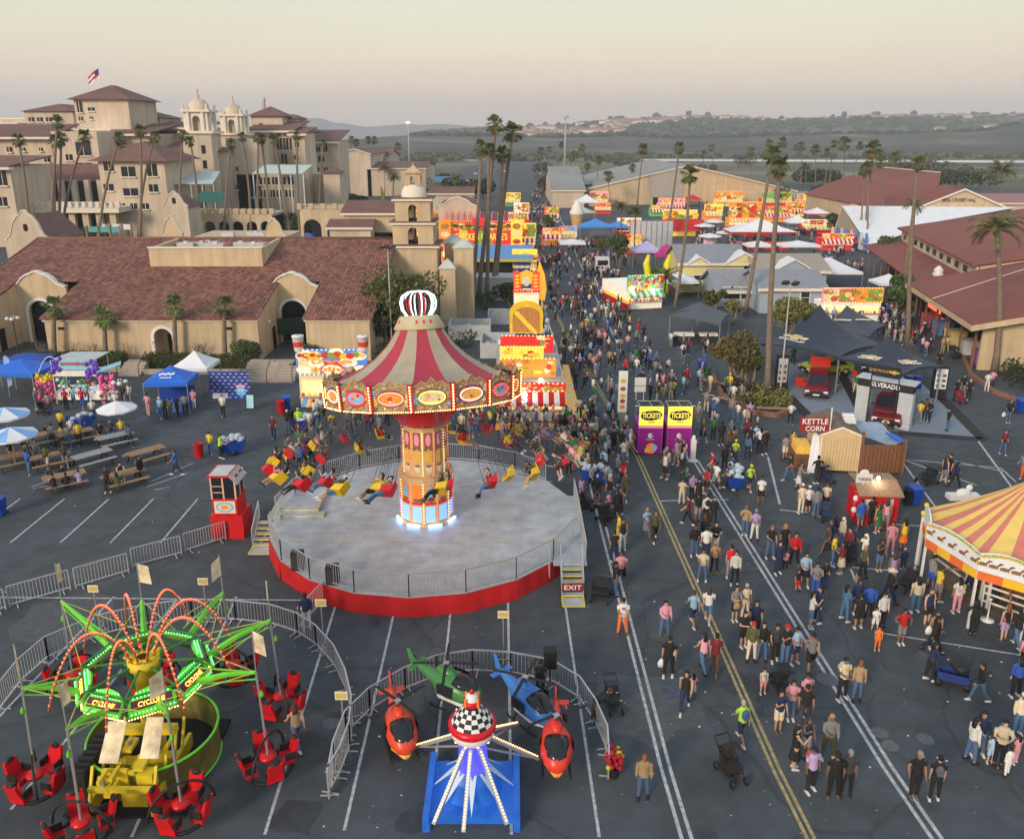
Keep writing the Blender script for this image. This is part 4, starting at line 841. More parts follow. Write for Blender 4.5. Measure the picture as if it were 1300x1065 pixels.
def upp(k,c,ux,nr,w_):
    quadp(mB,c,ux,nr,w_*.62,4.75,5.5,.01,0); quadp(mB,c,ux,nr,w_*.66,5.7,6.8,.01,7); oval(mB,Vector(c)+Vector((0,0,6.3)),ux,(0,0,1),w_*.23,.42,nr*.035,8); oval(mB,Vector(c)+Vector((0,0,5.12)),ux,(0,0,1),w_*.2,.28,nr*.035,0); oval(mB,Vector(c)+Vector((0,0,4.3)),ux,(0,0,1),w_*.28,.3,nr*.02,3); oval(mB,Vector(c)+Vector((0,0,4.5)),ux,(0,0,1),w_*.24,.09,nr*.03,7)
    for s in (-.15,.15): oval(mB,Vector(c)+ux*s+Vector((0,0,5.66)),ux,(0,0,1),.09,.1,nr*.03,7,10)
mB.M=ZC; facets(up_,1.15,12,upp,0)
mA.build('lit_panel',[bluep],drum); mB.build('painted_ornament',PAL,up_)
def bulbs(mb,p,q,n,r=.035,mi=0):
    p=Vector(p);q=Vector(q)
    for i in range(n): c=p+(q-p)*((i+.5)/n); mb.add([c+Vector((r,0,0)),c+Vector((0,r,0)),c+Vector((-r,0,0)),c+Vector((0,-r,0)),c+Vector((0,0,r)),c+Vector((0,0,-r))],[(0,1,4),(1,2,4),(2,3,4),(3,0,4),(1,0,5),(2,1,5),(3,2,5),(0,3,5)],mi)
m=MB(); mr_=MB()
for k in range(12):
    a=2*pi*k/12; bulbs(m,circ(1.42,a,DZ+.2),circ(1.42,a,3.5),14,.032,0 if k%2 else 1); bulbs(m,circ(1.2,a,3.8),circ(1.2,a,6.2),16,.032,0 if k%2 else 1)
m.build('light_string',[BULBW,BULBR],up_)
m=MB(); 
for a0_ in (-112,-68,-24,-156,-180+22): a=rad(a0_); ux=Vector((-sin(a),cos(a),0)); c=Vector(circ(1.52,a,DZ+.12)); m.bar(c-ux*.36,c+ux*.36,.09)
m.build('light_tube',M('blue_white_tube',(.5,.75,1),.3,emit=2.5,ecol=(.35,.6,1)),drum)
m=MB(); m.lathe([(.9,6.3),(1.35,6.45),(1.65,6.9),(1.85,7.5),(1.9,7.9),(1.6,8.3)],24); m.build('red_bowl',M('glossy_red',(.62,.012,.012),.25,var=.1),ride)
# tilted head: canopy, rim and seats
TILT=Matrix.Translation((0,0,7.72))@Matrix.Rotation(rad(-10.5),4,'X')@Matrix.Rotation(rad(-2.4),4,'Y')@Matrix.Translation((0,0,-8.0))
RR=4.9; NP=16
stripeA=M('canopy_crimson',(.40,.04,.065),.6,var=.10,scale=.8,big=.1); stripeB=M('canopy_khaki',(.40,.345,.25),.65,var=.14,scale=.8,big=.1)
m=MB(); m.M=TILT
prof=[(1.05,11.85),(1.28,11.3),(1.72,10.65),(2.35,10.05),(3.1,9.55),(3.75,9.22),(4.25,9.05)]
nsg=96
def canr(i,j): 
    r,z=prof[i]; t=j%6; sag=sin(pi*t/6)*.07*(i/6); return r*(1-.012*(t/6)*(1-t/6)*4), z-sag
vs=[]
for i in range(len(prof)):
    for j in range(nsg): r,z=canr(i,j); a=2*pi*j/nsg; vs.append((r*cos(a),r*sin(a),z))
for i in range(len(prof)-1):
    for j in range(nsg):
        q=(j+1)%nsg; m.add([vs[i*nsg+j],vs[i*nsg+q],vs[(i+1)*nsg+q],vs[(i+1)*nsg+j]],[(0,3,2,1)],0 if (j//6)%2==0 else 1,False)
m.build('canopy',[stripeA,stripeB],ride)
m=MB(); m.M=TILT; m.lathe([(4.2,8.98),(4.9,8.85),(RR-.1,8.75),(RR-.25,8.4),(4.0,8.2),(2.2,8.15),(1.9,8.3)],48,mi=0); m.build('canopy_underside',M('purple_underside',(.12,.03,.12),.6,var=.4,scale=2),ride)
m=MB(); m.M=TILT
for k in range(24):
    a=2*pi*k/24; m.tube([circ(1.7,a,8.05),circ(2.8,a,7.98),circ(4.0,a,8.05),circ(4.75,a,8.2)],.035,5,mi=0); 
    if k%2: bulbs(m,circ(1.8,a,8.0),circ(4.9,a,8.05),20,.03,1)
m.build('neon_spoke',[M('red_neon',(1,.1,.12),.3,emit=2.2,ecol=(1,.03,.06)),BULBW],ride)
# rim boards
def rimboard():
    w_=2*RR*sin(pi/NP); mb=MB(); h0,h1=-.62,.80
    top=[(-w_/2,h1*.72),(-w_*.36,h1*.78),(-w_*.25,h1),(-w_*.12,h1*.86),(0,h1*1.22),(w_*.12,h1*.86),(w_*.25,h1),(w_*.36,h1*.78),(w_/2,h1*.72)]
    mb.slab([(-w_/2,0,h0),(w_/2,0,h0)]+[(x,0,z) for x,z in reversed(top)],(0,.07,0),0)
    f=MB()
    for (xa,za),(xb,zb) in zip(top,top[1:]): f.bar((xa,-.02,za),(xb,-.02,zb),.05,.05)
    f.box(-w_/2,-.05,h0,w_/2,-.003,h0+.09)
    return mb,f,w_
mb,f,w_=rimboard(); me1=mb.mesh('rim_board',[gold_panel]); me2=f.mesh('rim_moulding',[M('pale_gilt',(.50,.36,.18),.4,.3)])
rings=[M('neon_'+n_,c_,.4,emit=1.1,ecol=c_) for n_,c_ in (('yellow',(1,.75,.15)),('orange',(1,.35,.05)),('red',(1,.06,.05)),('pinkish',(1,.5,.4)))]
for k in range(NP):
    a=-pi/2+2*pi*(k+.5)/NP; ap=RR*cos(pi/NP)
    LM=TILT@Matrix.Rotation(a+pi/2,4,'Z')@Matrix.Translation((0,-ap,8.45)); lm=Matrix.Rotation(rad(4),4,'X')
    o=put('rim_board',me1,ride); o.matrix_local=LM@lm
    put('moulding',me2,o)
    q=MB(); rc_=[(7,4,3),(9,1,0),(7,2,5),(7,6,1)][k%4]
    for _ in range(46): tt=R.uniform(0,6.28); rr0=R.uniform(.86,1.25); oval(q,(w_*.42*rr0*cos(tt) if abs(w_*.42*rr0*cos(tt))<w_*.46 else 0,0,max(-.48,min(.62,.05+.5*rr0*sin(tt)))),(1,0,.4*sin(tt*3)),(0,0,1),R.uniform(.03,.10),R.uniform(.02,.05),(0,-.0062-.0001*_,0),R.choice((0,3,4,5,7,1,8)),6)
    oval(q,(0,0,.05),(1,0,0),(0,0,1),w_*.37,.44,(0,-.0115,0),rc_[0]); oval(q,(0,0,.05),(1,0,0),(0,0,1),w_*.33,.39,(0,-.012,0),rc_[1]); oval(q,(0,0,.05),(1,0,0),(0,0,1),w_*.27,.26,(0,-.014,0),rc_[2])
    for _ in range(16): oval(q,(R.uniform(-.36,.36),0,.05+R.uniform(-.17,.17)),(1,0,R.uniform(-.5,.5)),(0,0,1),R.uniform(.03,.12),R.uniform(.02,.08),(0,-.018-.001*_,0),R.choice((0,1,2,3,8)),8)
    for s in (-1,1):
        for _ in range(4): oval(q,(s*w_*R.uniform(.36,.45),0,R.uniform(-.3,.4)),(1,0,0),(0,0,1),.1,.08,(0,-.016-.001*_,0),R.choice((7,3,0,5)),8)
    q.build('painted_scene',PAL,o)
    q=MB(); q.tube([( (w_*.26+.10)*cos(t*pi/8) if True else 0,-.05,.05+.29*sin(t*pi/8)) for t in range(17)],.026,5); q.build('neon_oval',rings[(k*3)%4],o)
    q=MB(); q.box(w_/2-.13,-.1,-.62,w_/2+.13,-.055,.72,0)
    for z in range(9): bulbs(q,(w_/2-.06,-.13,-.54+.14*z),(w_/2+.06,-.13,-.54+.14*z),1,.055,1)
    q.build('bulb_post',[M('crimson_post',(.45,.01,.02),.4),BULBW],o)
    q=MB(); bulbs(q,(-w_/2,-.09,-.58),(w_/2,-.09,-.58),17,.036); q.build('bulb_row',BULBW,o)
m=MB(); m.M=TILT; 
for k in range(40): a=2*pi*k/40; m.tube([circ(4.4,a,8.9),circ(4.6,a,9.0),circ(4.78,a,8.95)],.05,4)
m.build('cresting',DARK,ride)
# collar + crown
m=MB(); m.M=TILT; m.lathe([(1.28,11.45),(1.32,11.5),(1.02,12.05),(.95,12.12),(.3,12.15)],20,mi=0)
for k in range(20):
    if k%5<3: a=2*pi*k/20; m.add([circ(1.19,a-.05,11.73),circ(1.19,a+.05,11.73),circ(1.11,a+.05,11.92),circ(1.11,a-.05,11.92)],[(0,1,2,3)],1)
m.build('collar',[M('collar_khaki',(.52,.46,.30),.6),PAL[2]],ride)
m=MB(); m.M=TILT
for k in range(10):
    a=2*pi*k/10; m.tube([circ(.62,a,12.1),circ(.86,a,12.45),circ(.92,a,12.8),circ(.82,a,13.12),circ(.5,a,13.32),circ(.08,a,13.36)],.034,6,mi=0)
m.build('crown_rib',[NEON],ride)
m=MB(); m.M=TILT
for k in range(10):
    a=2*pi*(k+.5)/10; m.tube([circ(.5,a,12.12),circ(.66,a,12.5),circ(.68,a,12.9),circ(.4,a,13.2),circ(.05,a,13.25)],[.04]*5,4,mi=k%2)
m.build('crown_liner',[PAL[2],DARK],ride)
# seats hung on chains
seat=MB(); seat.M=Matrix.Scale(1.08,4); seat.box(-.24,-.22,-.03,.24,.22,.02,0); seat.slab([(-.24,.20,0),(.24,.20,0),(.22,.30,.48),(-.22,.30,.48)],(0,.03,0),0)
for s in (-1,1): seat.slab([(s*.25,-.2,0),(s*.25,.22,0),(s*.24,.29,.3),(s*.24,-.12,.22)],(-s*.03,0,0),0)
seat.bar((-.24,-.2,.24),(.24,-.2,.24),.03,mi=1)
seatm=M('seat_shell',oc=True,rough=.4); sm=seat.mesh('swing_seat',[seatm,STEEL])
seats=[]; SS=Matrix.Scale(1.35,4)
CH={}
for ring_,n_,r0,rs_,zs,ph in ((0,22,4.5,7.95,4.9,.03),(1,12,3.4,6.1,4.55,.25)):
    for k in range(n_):
        a=2*pi*k/n_+ph; top=TILT@Vector(circ(r0,a+.06,8.15)); bot=TILT@Vector(circ(rs_,a,zs))
        d=(top-bot).normalized(); out=Vector((cos(a),sin(a),0)); tang=Vector((-sin(a),cos(a),0))
        # local frame: z up along the chain, -y (face) along travel
        z=d; y=-(-tang); y=(y-z*y.dot(z)).normalized(); x=y.cross(z)
        Mx=Matrix((( x.x,y.x,z.x,bot.x),(x.y,y.y,z.y,bot.y),(x.z,y.z,z.z,bot.z),(0,0,0,1)))
        o=put('swing_seat',sm,ride,col=((.75,.50,.02) if (k+ring_)%2 else (.60,.015,.02))); o.matrix_local=Mx
        Lc=(top-bot).length
        cm=MB()
        for sx in (-.23,.23):
            for sy in (-.18,.24): cm.bar((sx,sy,.2 if sy>0 else .22),(sx*.8,0,Lc),.018)
        key=round(Lc,2)
        if key not in CH: CH[key]=cm.mesh('hanging_chain',[M('dark_chain',(.10,.10,.11),.5,.5)])
        put('hanging_chain',CH[key],o)
        seats.append((ring_,k,ride.matrix_basis@Mx if False else Matrix.Translation((*SW,0))@Mx))
# operator booth beside the ride
bt=thing('operator_booth','red operator booth with big windows, raised on a red base beside the swing ride','booth',(-15.05,40.4,0))
m=MB(); m.box(-.85,-.7,0,.85,.9,1.35); m.build('base',REDP,bt)
m=MB(); m.box(-.7,-.6,1.36,.6,.8,2.25,0); m.box(-.6,-.615,1.45,.5,-.602,2.15,1); m.build('body',[REDP,PAL[3]],bt)
m=MB(); oval(m,(-.05,-.62,1.8),(1,0,0),(0,0,1),.48,.3,(0,-.002,0),5); oval(m,(-.05,-.62,1.8),(1,0,0),(0,0,1),.36,.2,(0,-.005,0),3); oval(m,(-.05,-.62,1.8),(1,0,0),(0,0,1),.22,.12,(0,-.008,0),1); m.build('painted_scene',PAL,bt)
m=MB(); 
for x,y in ((-.67,-.57),(.57,-.57),(-.67,.77),(.57,.77),(-.05,-.57),(.57,.1)): m.box(x-.04,y-.04,2.25,x+.04,y+.04,3.5)
for z in (2.6,2.95): m.box(-.63,-.59,z,-.09,-.55,z+.04)
m.build('window_frame',M('peach_frame',(.70,.42,.33),.5),bt)
m=MB(); m.box(-.62,-.56,2.27,.52,-.53,3.45); m.box(.53,-.5,2.27,.56,.7,3.45); m.build('window_glass',GLASS,bt)
m=MB(); m.slab([(-.8,-.72,3.51),(.35,-.72,3.51),(.35,.9,3.51),(-.8,.9,3.51)],(0,0,.08),0); m.slab([(.351,-.72,3.56),(.351,.9,3.56),(.75,.9,3.1),(.75,-.72,3.1)],(0,0,.04),1); m.build('roof',[REDP,M('grey_sheet',(.45,.47,.48),.5)],bt)
m=MB(); m.box(-.7,-.62,3.592,.25,.8,3.61); m.build('roof_panel',M('frosted_sheet',(.50,.54,.52),.4,var=.2),bt)
# ---- spinning arm ride --------------------------------------------------
CY=(-12.15,23.5)
cy=thing('arm_ride','green spider armed ride with lit petal panels, arching strings of red bulbs and hanging pods','fairground ride',(*CY,0))
GRN=M('lime_paint',(.16,.62,.04),.4,var=.1); GRD=M('dark_green_paint',(.05,.22,.04),.5)
m=MB(); m.lathe([(2.05,0),(2.05,1.15),(2.12,1.2)],36,a0=rad(-200),a1=rad(110)); m.lathe([(2.0,1.2),(2.0,0)],36,a0=rad(-200),a1=rad(110)); m.build('tub_wall',M('ochre_tub',(.23,.20,.05),.6,var=.35,scale=3),cy)
m=MB(); m.tube([circ(2.07,rad(-200+310*i/40),1.22) for i in range(41)],.05,6); m.tube([circ(2.07,rad(-200+310*i/40),.05) for i in range(41)],.04,6); m.build('tub_rim',GRN,cy)
m=MB(); m.box(-1.9,-2.6,.05,1.9,1.9,.15); m.build('base_plate',DARK,cy)
m=MB(); 
for _ in range(26):
    x=R.uniform(-.85,.9); y=R.uniform(-2.6,-.2); z=R.uniform(.3,1.2); m.cb((x,y,z),(R.choice((.12,.5,.8)),R.choice((.12,.4)),R.choice((.12,.35,.6))),0 if R.random()<.8 else 1)
m.box(-1.05,-2.7,.2,-.92,.5,.7,0); m.box(.92,-2.7,.2,1.05,.5,.7,0); m.box(-1,-2.6,1.0,1,-2.45,1.15,0); [m.bar((s_*1.0,y_,.6),(s_*1.0,y_+.5,1.6),.08) for s_ in (-1,1) for y_ in (-2.6,-1.8,-1.0,-.3)]; [m.cb((R.uniform(-.8,.8),R.uniform(-2.5,-.4),R.uniform(.9,1.6)),(R.choice((.1,.3)),R.choice((.1,.6)),.12),R.choice((0,0,1))) for _ in range(26)]; m.box(-1,-.6,1.5,1,-.3,1.75,0); m.build('yellow_machinery',[YEL,STEEL],cy)
m=MB(); m.cb((-1.5,-1.3,.9),(.5,1.9,.9)); 
for k in range(7): m.cb((-1.5,-2.1+.28*k,1.38),(.48,.1,.1))
m.build('drive_unit',BLACK,cy)
m=MB(); m.slab([(-.85,-2.0,1.6),(-.25,-2.0,1.6),(-.25,-1.1,2.4),(-.85,-1.1,2.4)],(0,0,.05)); m.slab([(.35,-1.8,1.6),(.95,-1.8,1.6),(.85,-.9,2.4),(.3,-.9,2.4)],(0,0,.05)); m.build('flame_board',M('flame_print',(.75,.62,.42),.6,var=.5,scale=2.5),cy)
m=MB(); m.lathe([(.35,.3),(.35,3.7),(.5,3.75),(.5,4.0),(.2,4.1)],12); 
for k in range(12): a=2*pi*k/12; m.bar(circ(.3,a,4.0),circ(.55,a,4.25),.08)
m.build('hub',YEL,cy)
HZc=3.35
m=MB()
for k in range(8):
    a0_=2*pi*k/8+.12; a1_=2*pi*(k+1)/8+.12; m.bar(circ(.4,a0_,2.1),circ(1.95,a0_,HZc-.1),.1); m.bar(circ(.4,a0_,3.9),circ(1.95,a0_,HZc+.5),.06); m.bar(circ(1.95,a0_,HZc),circ(1.95,a1_,HZc),.09); m.bar(circ(1.95,a0_,HZc+.55),circ(1.95,a1_,HZc+.55),.05)
m.build('hub_frame',GRD,cy)
for k in range(8):   # lit petals
    a=2*pi*(k+.5)/8+.12; ux=Vector((-sin(a),cos(a),0)); nr=Vector((cos(a),sin(a),0)); c=nr*1.83+Vector((0,0,HZc+.32)); uz=(Vector((0,0,1))*.72-nr*.69).normalized()
    n2=ux.cross(uz); n2=n2 if n2.dot(nr)>0 else -n2
    out=[c+ux*(.70*x)+uz*(.42*z) for x,z in ((-1,-.9),(1,-.9),(1,-.1),(.8,.5),(.45,.85),(0,1.0),(-.45,.85),(-.8,.5),(-1,-.1))]
    m=MB(); m.slab(out,-n2*.06); p_=m.build('petal_panel',GRN,cy)
    m=MB()
    for r_ in range(5):
        zz=-.72+.36*r_
        if r_ in (1,2): continue
        for q in range(12):
            xx=-.88+.16*q
            if abs(xx)<1-.25*max(0,zz+.1)**1.2*1.8: bulbs(m,c+ux*(.70*xx)+uz*(.42*zz)+n2*.03,c+ux*(.70*xx)+uz*(.42*zz)+n2*.03,1,.032)
    m.build('green_bulb',BULBG,p_)
    m=MB(); m.slab([c+ux*x+uz*z+n2*.004 for x,z in ((-.6,-.2),(.6,-.2),(.6,.09),(-.6,.09))],n2*.006); m.build('name_board',M('maroon_board',(.12,.02,.05),.5),p_)
    if nr.y<.3:
        o=put('lettering',text_mesh('CYCLONE',M('orange_letter',(1,.4,.05),.4,emit=2.5,ecol=(1,.35,.05)),.8,.15,.006,.01),p_)
        X_=ux; Z_=n2; Y_=uz
        if X_.cross(Y_).dot(Z_)<0: X_=-X_
        cc=c+n2*.02+uz*(-.055); o.matrix_local=Matrix(((X_.x,Y_.x,Z_.x,cc.x),(X_.y,Y_.y,Z_.y,cc.y),(X_.z,Y_.z,Z_.z,cc.z),(0,0,0,1)))
    m=MB(); bulbs(m,nr*1.95-ux*.75+Vector((0,0,HZc-.12)),nr*1.95+ux*.75+Vector((0,0,HZc-.12)),18,.035); m.build('amber_bulb',BULBW,p_)
for a_,tx_,ty_,fx,fy in ((0,28,873,35,835),(1,78,763,83,758),(2,180,762,188,738),(3,283,752,287,718),(4,343,787,332,755),(5,325,853,318,815),(6,213,905,205,868),(7,85,925,76,885)):
    x,y=G(tx_,ty_,4.2); tip=Vector((x-CY[0],y-CY[1],4.2)); a=math.atan2(tip.y,tip.x); root=Vector(circ(1.9,a,HZc+.1)); 
    m=MB(); m.tube([root,(root+tip)/2+Vector((0,0,.1)),tip],[.12,.09,.06],5,sm=False); m.bar(root+Vector((0,0,.55)),tip,.04); m.bar(root+Vector((0,0,-.1)),tip+Vector((0,0,-.25)),.035); 
    arm=m.build('arm',GRN,cy)
    m=MB(); t2=Vector(circ(1.9,a+pi/4,HZc+.2)); t3=Vector(circ(1.9,a-pi/4,HZc+.2)); m.bar(tip,t2,.022); m.bar(tip,t3,.022); m.build('tie_rod',M('yellow_green',(.55,.6,.1),.5),arm)
    # bulb arch from the hub top outwards
    h0=Vector(circ(.35,a+.2,4.1)); pe=Vector(circ(2.9,a+.2,3.5)); P=[]
    for i in range(17): t=i/16; p=h0*(1-t)+pe*t; p.z+=1.75*math.sin(pi*t)**.8 if 0<t<1 else 0; P.append(p)
    m=MB(); m.tube(P,.035,5); ao=m.build('arch_pipe',M('pale_pipe',(.42,.16,.08),.5),cy); m=MB()
    for p,q in zip(P,P[1:]): bulbs(m,p+Vector((0,0,.05)),q+Vector((0,0,.05)),2,.045)
    m.build('arch_bulb',BULBR,ao)
    # banner
    m=MB(); top=tip+Vector((0,0,1.5)); m.bar(tip,tip+Vector((0,0,1.55)),.03,mi=1); dx_=.42*cos(a*3+.5); dy_=.42*sin(a*3+.5)
    m.slab([tip+Vector((.02,0,.75)),tip+Vector((dx_,dy_,.62)),tip+Vector((dx_*.9,dy_*.9,1.35)),tip+Vector((.02,0,1.5))],(0,.012,0)); m.build('banner',[M('flame_print'),STEEL],arm)
    # hanger and pod
    pd=tip*1.03; pd.z=.75
    m=MB(); m.bar(tip,pd+Vector((0,0,.2)),.06,mi=0); m.lathe([(.02,0),(.08,.08),(.02,.25)],6,c=(pd.x,pd.y,3.3),mi=1); m.build('hanger',[STEEL,GRN],arm)
    m=MB(); 
    pod=MB(); pod.lathe([(.05,.18),(.26,.2),(.28,.32),(.05,.34)],14,mi=0)
    for q in range(4):
        b_=a+pi/4+q*pi/2; pod.M=Matrix.Rotation(b_,4,'Z')@Matrix.Translation((.62,0,0)); pod.box(-.2,-.26,-.15,.2,.26,.05,0); pod.slab([(.12,-.26,.05),(.12,.26,.05),(.28,.22,.62),(.28,-.22,.62)],(.1,0,0),0); pod.box(-.15,-.31,.05,.2,-.262,.3,1); pod.box(-.15,.262,.05,.2,.31,.3,1); pod.ell((.30,0,.62),(.08,.17,.1),1,8,4)
    pod.M=None; pod.tube([(.98*cos(t*pi/12)*cos(a+1.57),.98*cos(t*pi/12)*sin(a+1.57),.05+.95*sin(t*pi/12)) for t in range(13)],.045,6,mi=1)
    pod.tube([circ(.75,2*pi*i/20,-.18) for i in range(21)],.07,6,mi=1)
    pod.build('gondola',[M('gondola_red',(.62,.01,.015),.3,var=.1),BLACK],arm,tuple(pd))
# lamp poles near the rides
def pole_sign(px,py,h,label,dx=.3):
    x,y=G(px,py); t=thing('sign_post',label,'sign post',(x,y,0)); m=MB(); m.bar((0,0,0),(0,0,h),.05); m.bar((-.35,0,.04),(.35,0,.04),.05); m.bar((0,-.35,.04),(0,.35,.04),.05); m.bar((.3,0,.05),(0,0,.7),.03); m.build('pole',STEEL,t)
    m=MB(); m.box(-.22,-.04,h-.02,.22,.0,h+.3,0); m.box(-.18,-.05,h+.04,.18,-.041,h+.26,1); m.build('board',[M('cream_board',(.75,.68,.45),.5),M('notice_ink',(.55,.42,.15),.6)],t)
pole_sign(127,800,1.9,'small cream notice board on a thin pole behind the green armed ride')
pole_sign(264,790,1.9,'cream notice board on a pole, between the green armed ride and the curved barrier')
pole_sign(412,828,2.2,'yellow edged notice on a tripod pole inside the curved barrier by the red deck')
pole_sign(437,935,1.6,'low notice board on a pole between the two round barriers')
pole_sign(639,838,2.0,'small white floodlight on a slim stand above the helicopter ride barrier')
# ---- helicopter ride -----------------------------------------------------
HX_=(-1.25,21.9)
hr=thing('helicopter_ride','small kiddie ride with checkered mast, red star bands and radiating lit silver arms','fairground ride',(*HX_,0))
LB=M('bright_blue_panel',(.02,.12,.50),.35,var=.3,scale=2,emit=.10,ecol=(.02,.2,.8)); 
m=MB(); m.box(-1.35,-1.2,.02,1.35,1.2,.3,0); m.box(-1.5,-1.5,0,-1.3,1.4,.5,0); m.box(1.3,-1.5,0,1.5,1.4,.5,0); m.lathe([(.95,.3),(.75,.9),(.5,1.2)],8,mi=0,sm=False); m.build('base',[LB],hr)
m=MB()
for k in range(8): a=2*pi*k/8-pi/2; m.slab([circ(.35,a-.5,1.33),circ(1.32,a,.36),circ(.35,a+.5,1.33)],(0,0,.03))
m.build('star_point',M('pale_star',(.55,.68,.85),.4),hr)
m=MB(); m.lathe([(.5,1.2),(.42,2.1),(.55,2.25)],16,mi=0); m.build('mast',M('violet_blue',(.08,.06,.45),.4,emit=.5,ecol=(.1,.1,.9)),hr)
m=MB(); m.lathe([(.45,2.2),(.66,2.4),(.70,2.62),(.66,2.66)],20,mi=1); m.lathe([(.70,2.62),(.76,2.7),(.76,2.86),(.62,2.9)],20,mi=0)
for k in range(10): a=2*pi*k/10; bulbs(m,circ(.62,a,2.36),circ(.62,a,2.36),1,.05,2)
m.build('star_band',[M('ruby',(.6,.01,.02),.3),WHITE,BULBW],hr)
ck=MB(); prc=[(.66,2.9),(.60,3.0),(.52,3.11),(.43,3.22),(.34,3.33),(.27,3.44)]
ck.lathe(prc,16,sm=False,mf=lambda i,j:(i+j)%2); ck.build('checkered_cone',[WHITE,BLACK],hr)
m=MB(); m.M=Matrix.Translation((0,0,3.44))@Matrix.Scale(.8,4)@Matrix.Translation((0,0,-3.79)); m.lathe([(.26,3.79),(.34,3.9),(.36,4.05),(.28,4.08)],12,mi=0); m.lathe([(.27,4.08),(.22,4.28),(.1,4.36)],12,mi=1); m.lathe([(.1,4.36),(.12,4.42),(.03,4.55)],8,mi=0)
for k in range(4): a=pi/4+k*pi/2; m.lathe([(.03,3.85),(.07,3.95),(.04,4.12),(.06,4.2),(.01,4.28)],6,c=(.34*cos(a),.34*sin(a),0),mi=2)
m.build('finial',[M('ruby'),WHITE,PAL[1]],hr)
heli_spots=[('red',(508,932),(.70,.07,.03),.5,-72),('green',(574,880),(.06,.22,.07),1.0,-30),('blue',(672,900),(.05,.20,.55),1.0,-50),('red',(706,952),(.70,.05,.03),.7,-92)]
m=MB()
for k,(n_,(px,py),c_,z,hd) in enumerate(heli_spots):
    x,y=G(px,py,z); d=Vector((x-HX_[0],y-HX_[1],z)); a=math.atan2(d.y,d.x)
    m=MB(); e_=d*.78; e_.z=z-.1; m.bar(circ(.45,a,2.15),e_,.12,.10); m.bar(circ(.4,a,1.7),e_,.05); m.build('arm',ALU,hr)
    m=MB(); bulbs(m,Vector(circ(.55,a,2.13))+Vector((0,0,.05)),e_+Vector((0,0,.09)),22,.03); m.build('arm_bulb',BULBW,hr)
for a in (rad(-60),rad(-120),rad(-95)):
    m=MB(); m.bar(circ(.45,a,2.15),circ(2.2,a,.7),.12,.10); m.build('arm',ALU,hr); m=MB(); bulbs(m,Vector(circ(.55,a,2.16)),Vector(circ(2.2,a,.8)),22,.03); m.build('arm_bulb',BULBW,hr)
def heli(label,x,y,z,col,hd,trim,sc=1.0):
    t=thing('ride_helicopter',label,'ride vehicle',(x,y,z),rad(hd),'helicopters on the kiddie ride'); bm_=M('heli_%s'%label[:12].replace(' ','_'),col,.3,var=.1); tr_=M('heli_trim_%s'%trim[0],trim[1],.4)
    m=MB(); P=[(1.05,0,.30),(.95,0,.36),(.6,0,.45),(.1,0,.52),(-.35,0,.55),(-.7,0,.62),(-1.2,0,.75),(-1.5,0,.82)]
    m.tube(P,[.08,.28,.44,.50,.42,.22,.12,.07],12,ry=[.06,.22,.36,.44,.40,.22,.13,.09],up=(0,1,0)); m.slab([(-1.35,-.02,.8),(-1.6,-.02,1.25),(-1.75,-.02,1.25),(-1.58,-.02,.7)],(0,.04,0)); m.slab([(-1.25,-.4,.78),(-1.25,.4,.78),(-1.45,.4,.78),(-1.45,-.4,.78)],(0,0,.03)); m.ell((-.2,0,.93),(.4,.2,.16),0,10,5); m.build('body',bm_,t)
    m=MB(); m.tube([(1.0,0,.14),(.5,0,.12),(-.3,0,.16),(-.7,0,.36)],[.1,.36,.36,.1],10,ry=[.05,.12,.14,.08],up=(0,1,0)); m.build('belly',tr_,t)
    m=MB(); m.tube([(.98,0,.50),(.78,0,.62),(.45,0,.75),(.2,0,.8)],[.1,.27,.36,.34],10,ry=[.05,.12,.17,.15],up=(0,1,0)); 
    for s in (-1,1): m.box(-.25,s*.50-.012,.42,.32,s*.50+.012,.78)
    m.build('canopy_glass',GLASS,t)
    for s in (-1,1):
        m=MB(); m.tube([(.8,s*.4,-.1),(.6,s*.4,-.18),(-.5,s*.4,-.18),(-.62,s*.4,-.12)],.04,6); m.bar((.4,s*.4,-.18),(.35,s*.22,.15),.04); m.bar((-.3,s*.4,-.18),(-.25,s*.22,.15),.04); m.build('skid',BLACK,t)
    m=MB(); m.bar((-.2,0,1.02),(-.2,0,1.22),.08,mi=0); m.cb((-.2,0,1.22),(.2,.2,.06),1)
    for q in range(4): a=q*pi/2+.5; m.slab([(-.2+.1*cos(a)-.05*sin(a),.1*sin(a)+.05*cos(a),1.24),(-.2+.1*cos(a)+.05*sin(a),.1*sin(a)-.05*cos(a),1.24),(-.2+1.05*cos(a)+.05*sin(a),1.05*sin(a)-.05*cos(a),1.2),(-.2+1.05*cos(a)-.05*sin(a),1.05*sin(a)+.05*cos(a),1.2)],(0,0,.02),0)
    m.build('rotor',[BLACK,STEEL],t)
    m=MB(); m.cb((-1.6,.07,1.0),(.4,.02,.05)); m.cb((-1.6,.07,1.0),(.05,.02,.4)); m.build('tail_rotor',BLACK,t)
    t.scale=(1.15,1.15,1.15); return t
for (n_,(px,py),c_,z,hd),lb,tr_ in zip(heli_spots,('orange red ride helicopter with yellow belly, alone beside the curved barrier','dark green ride helicopter behind the checkered mast','blue and white ride helicopter, the largest, with a glazed nose','red ride helicopter with tall tail fin close to the lit silver arm'),(('y',(.75,.5,.05)),('w',(.6,.6,.55)),('v',(.75,.75,.75)),('z',(.75,.3,.03)))):
    x,y=G(px,py,z); heli(lb,x,y,z-.2,c_,hd,tr_)
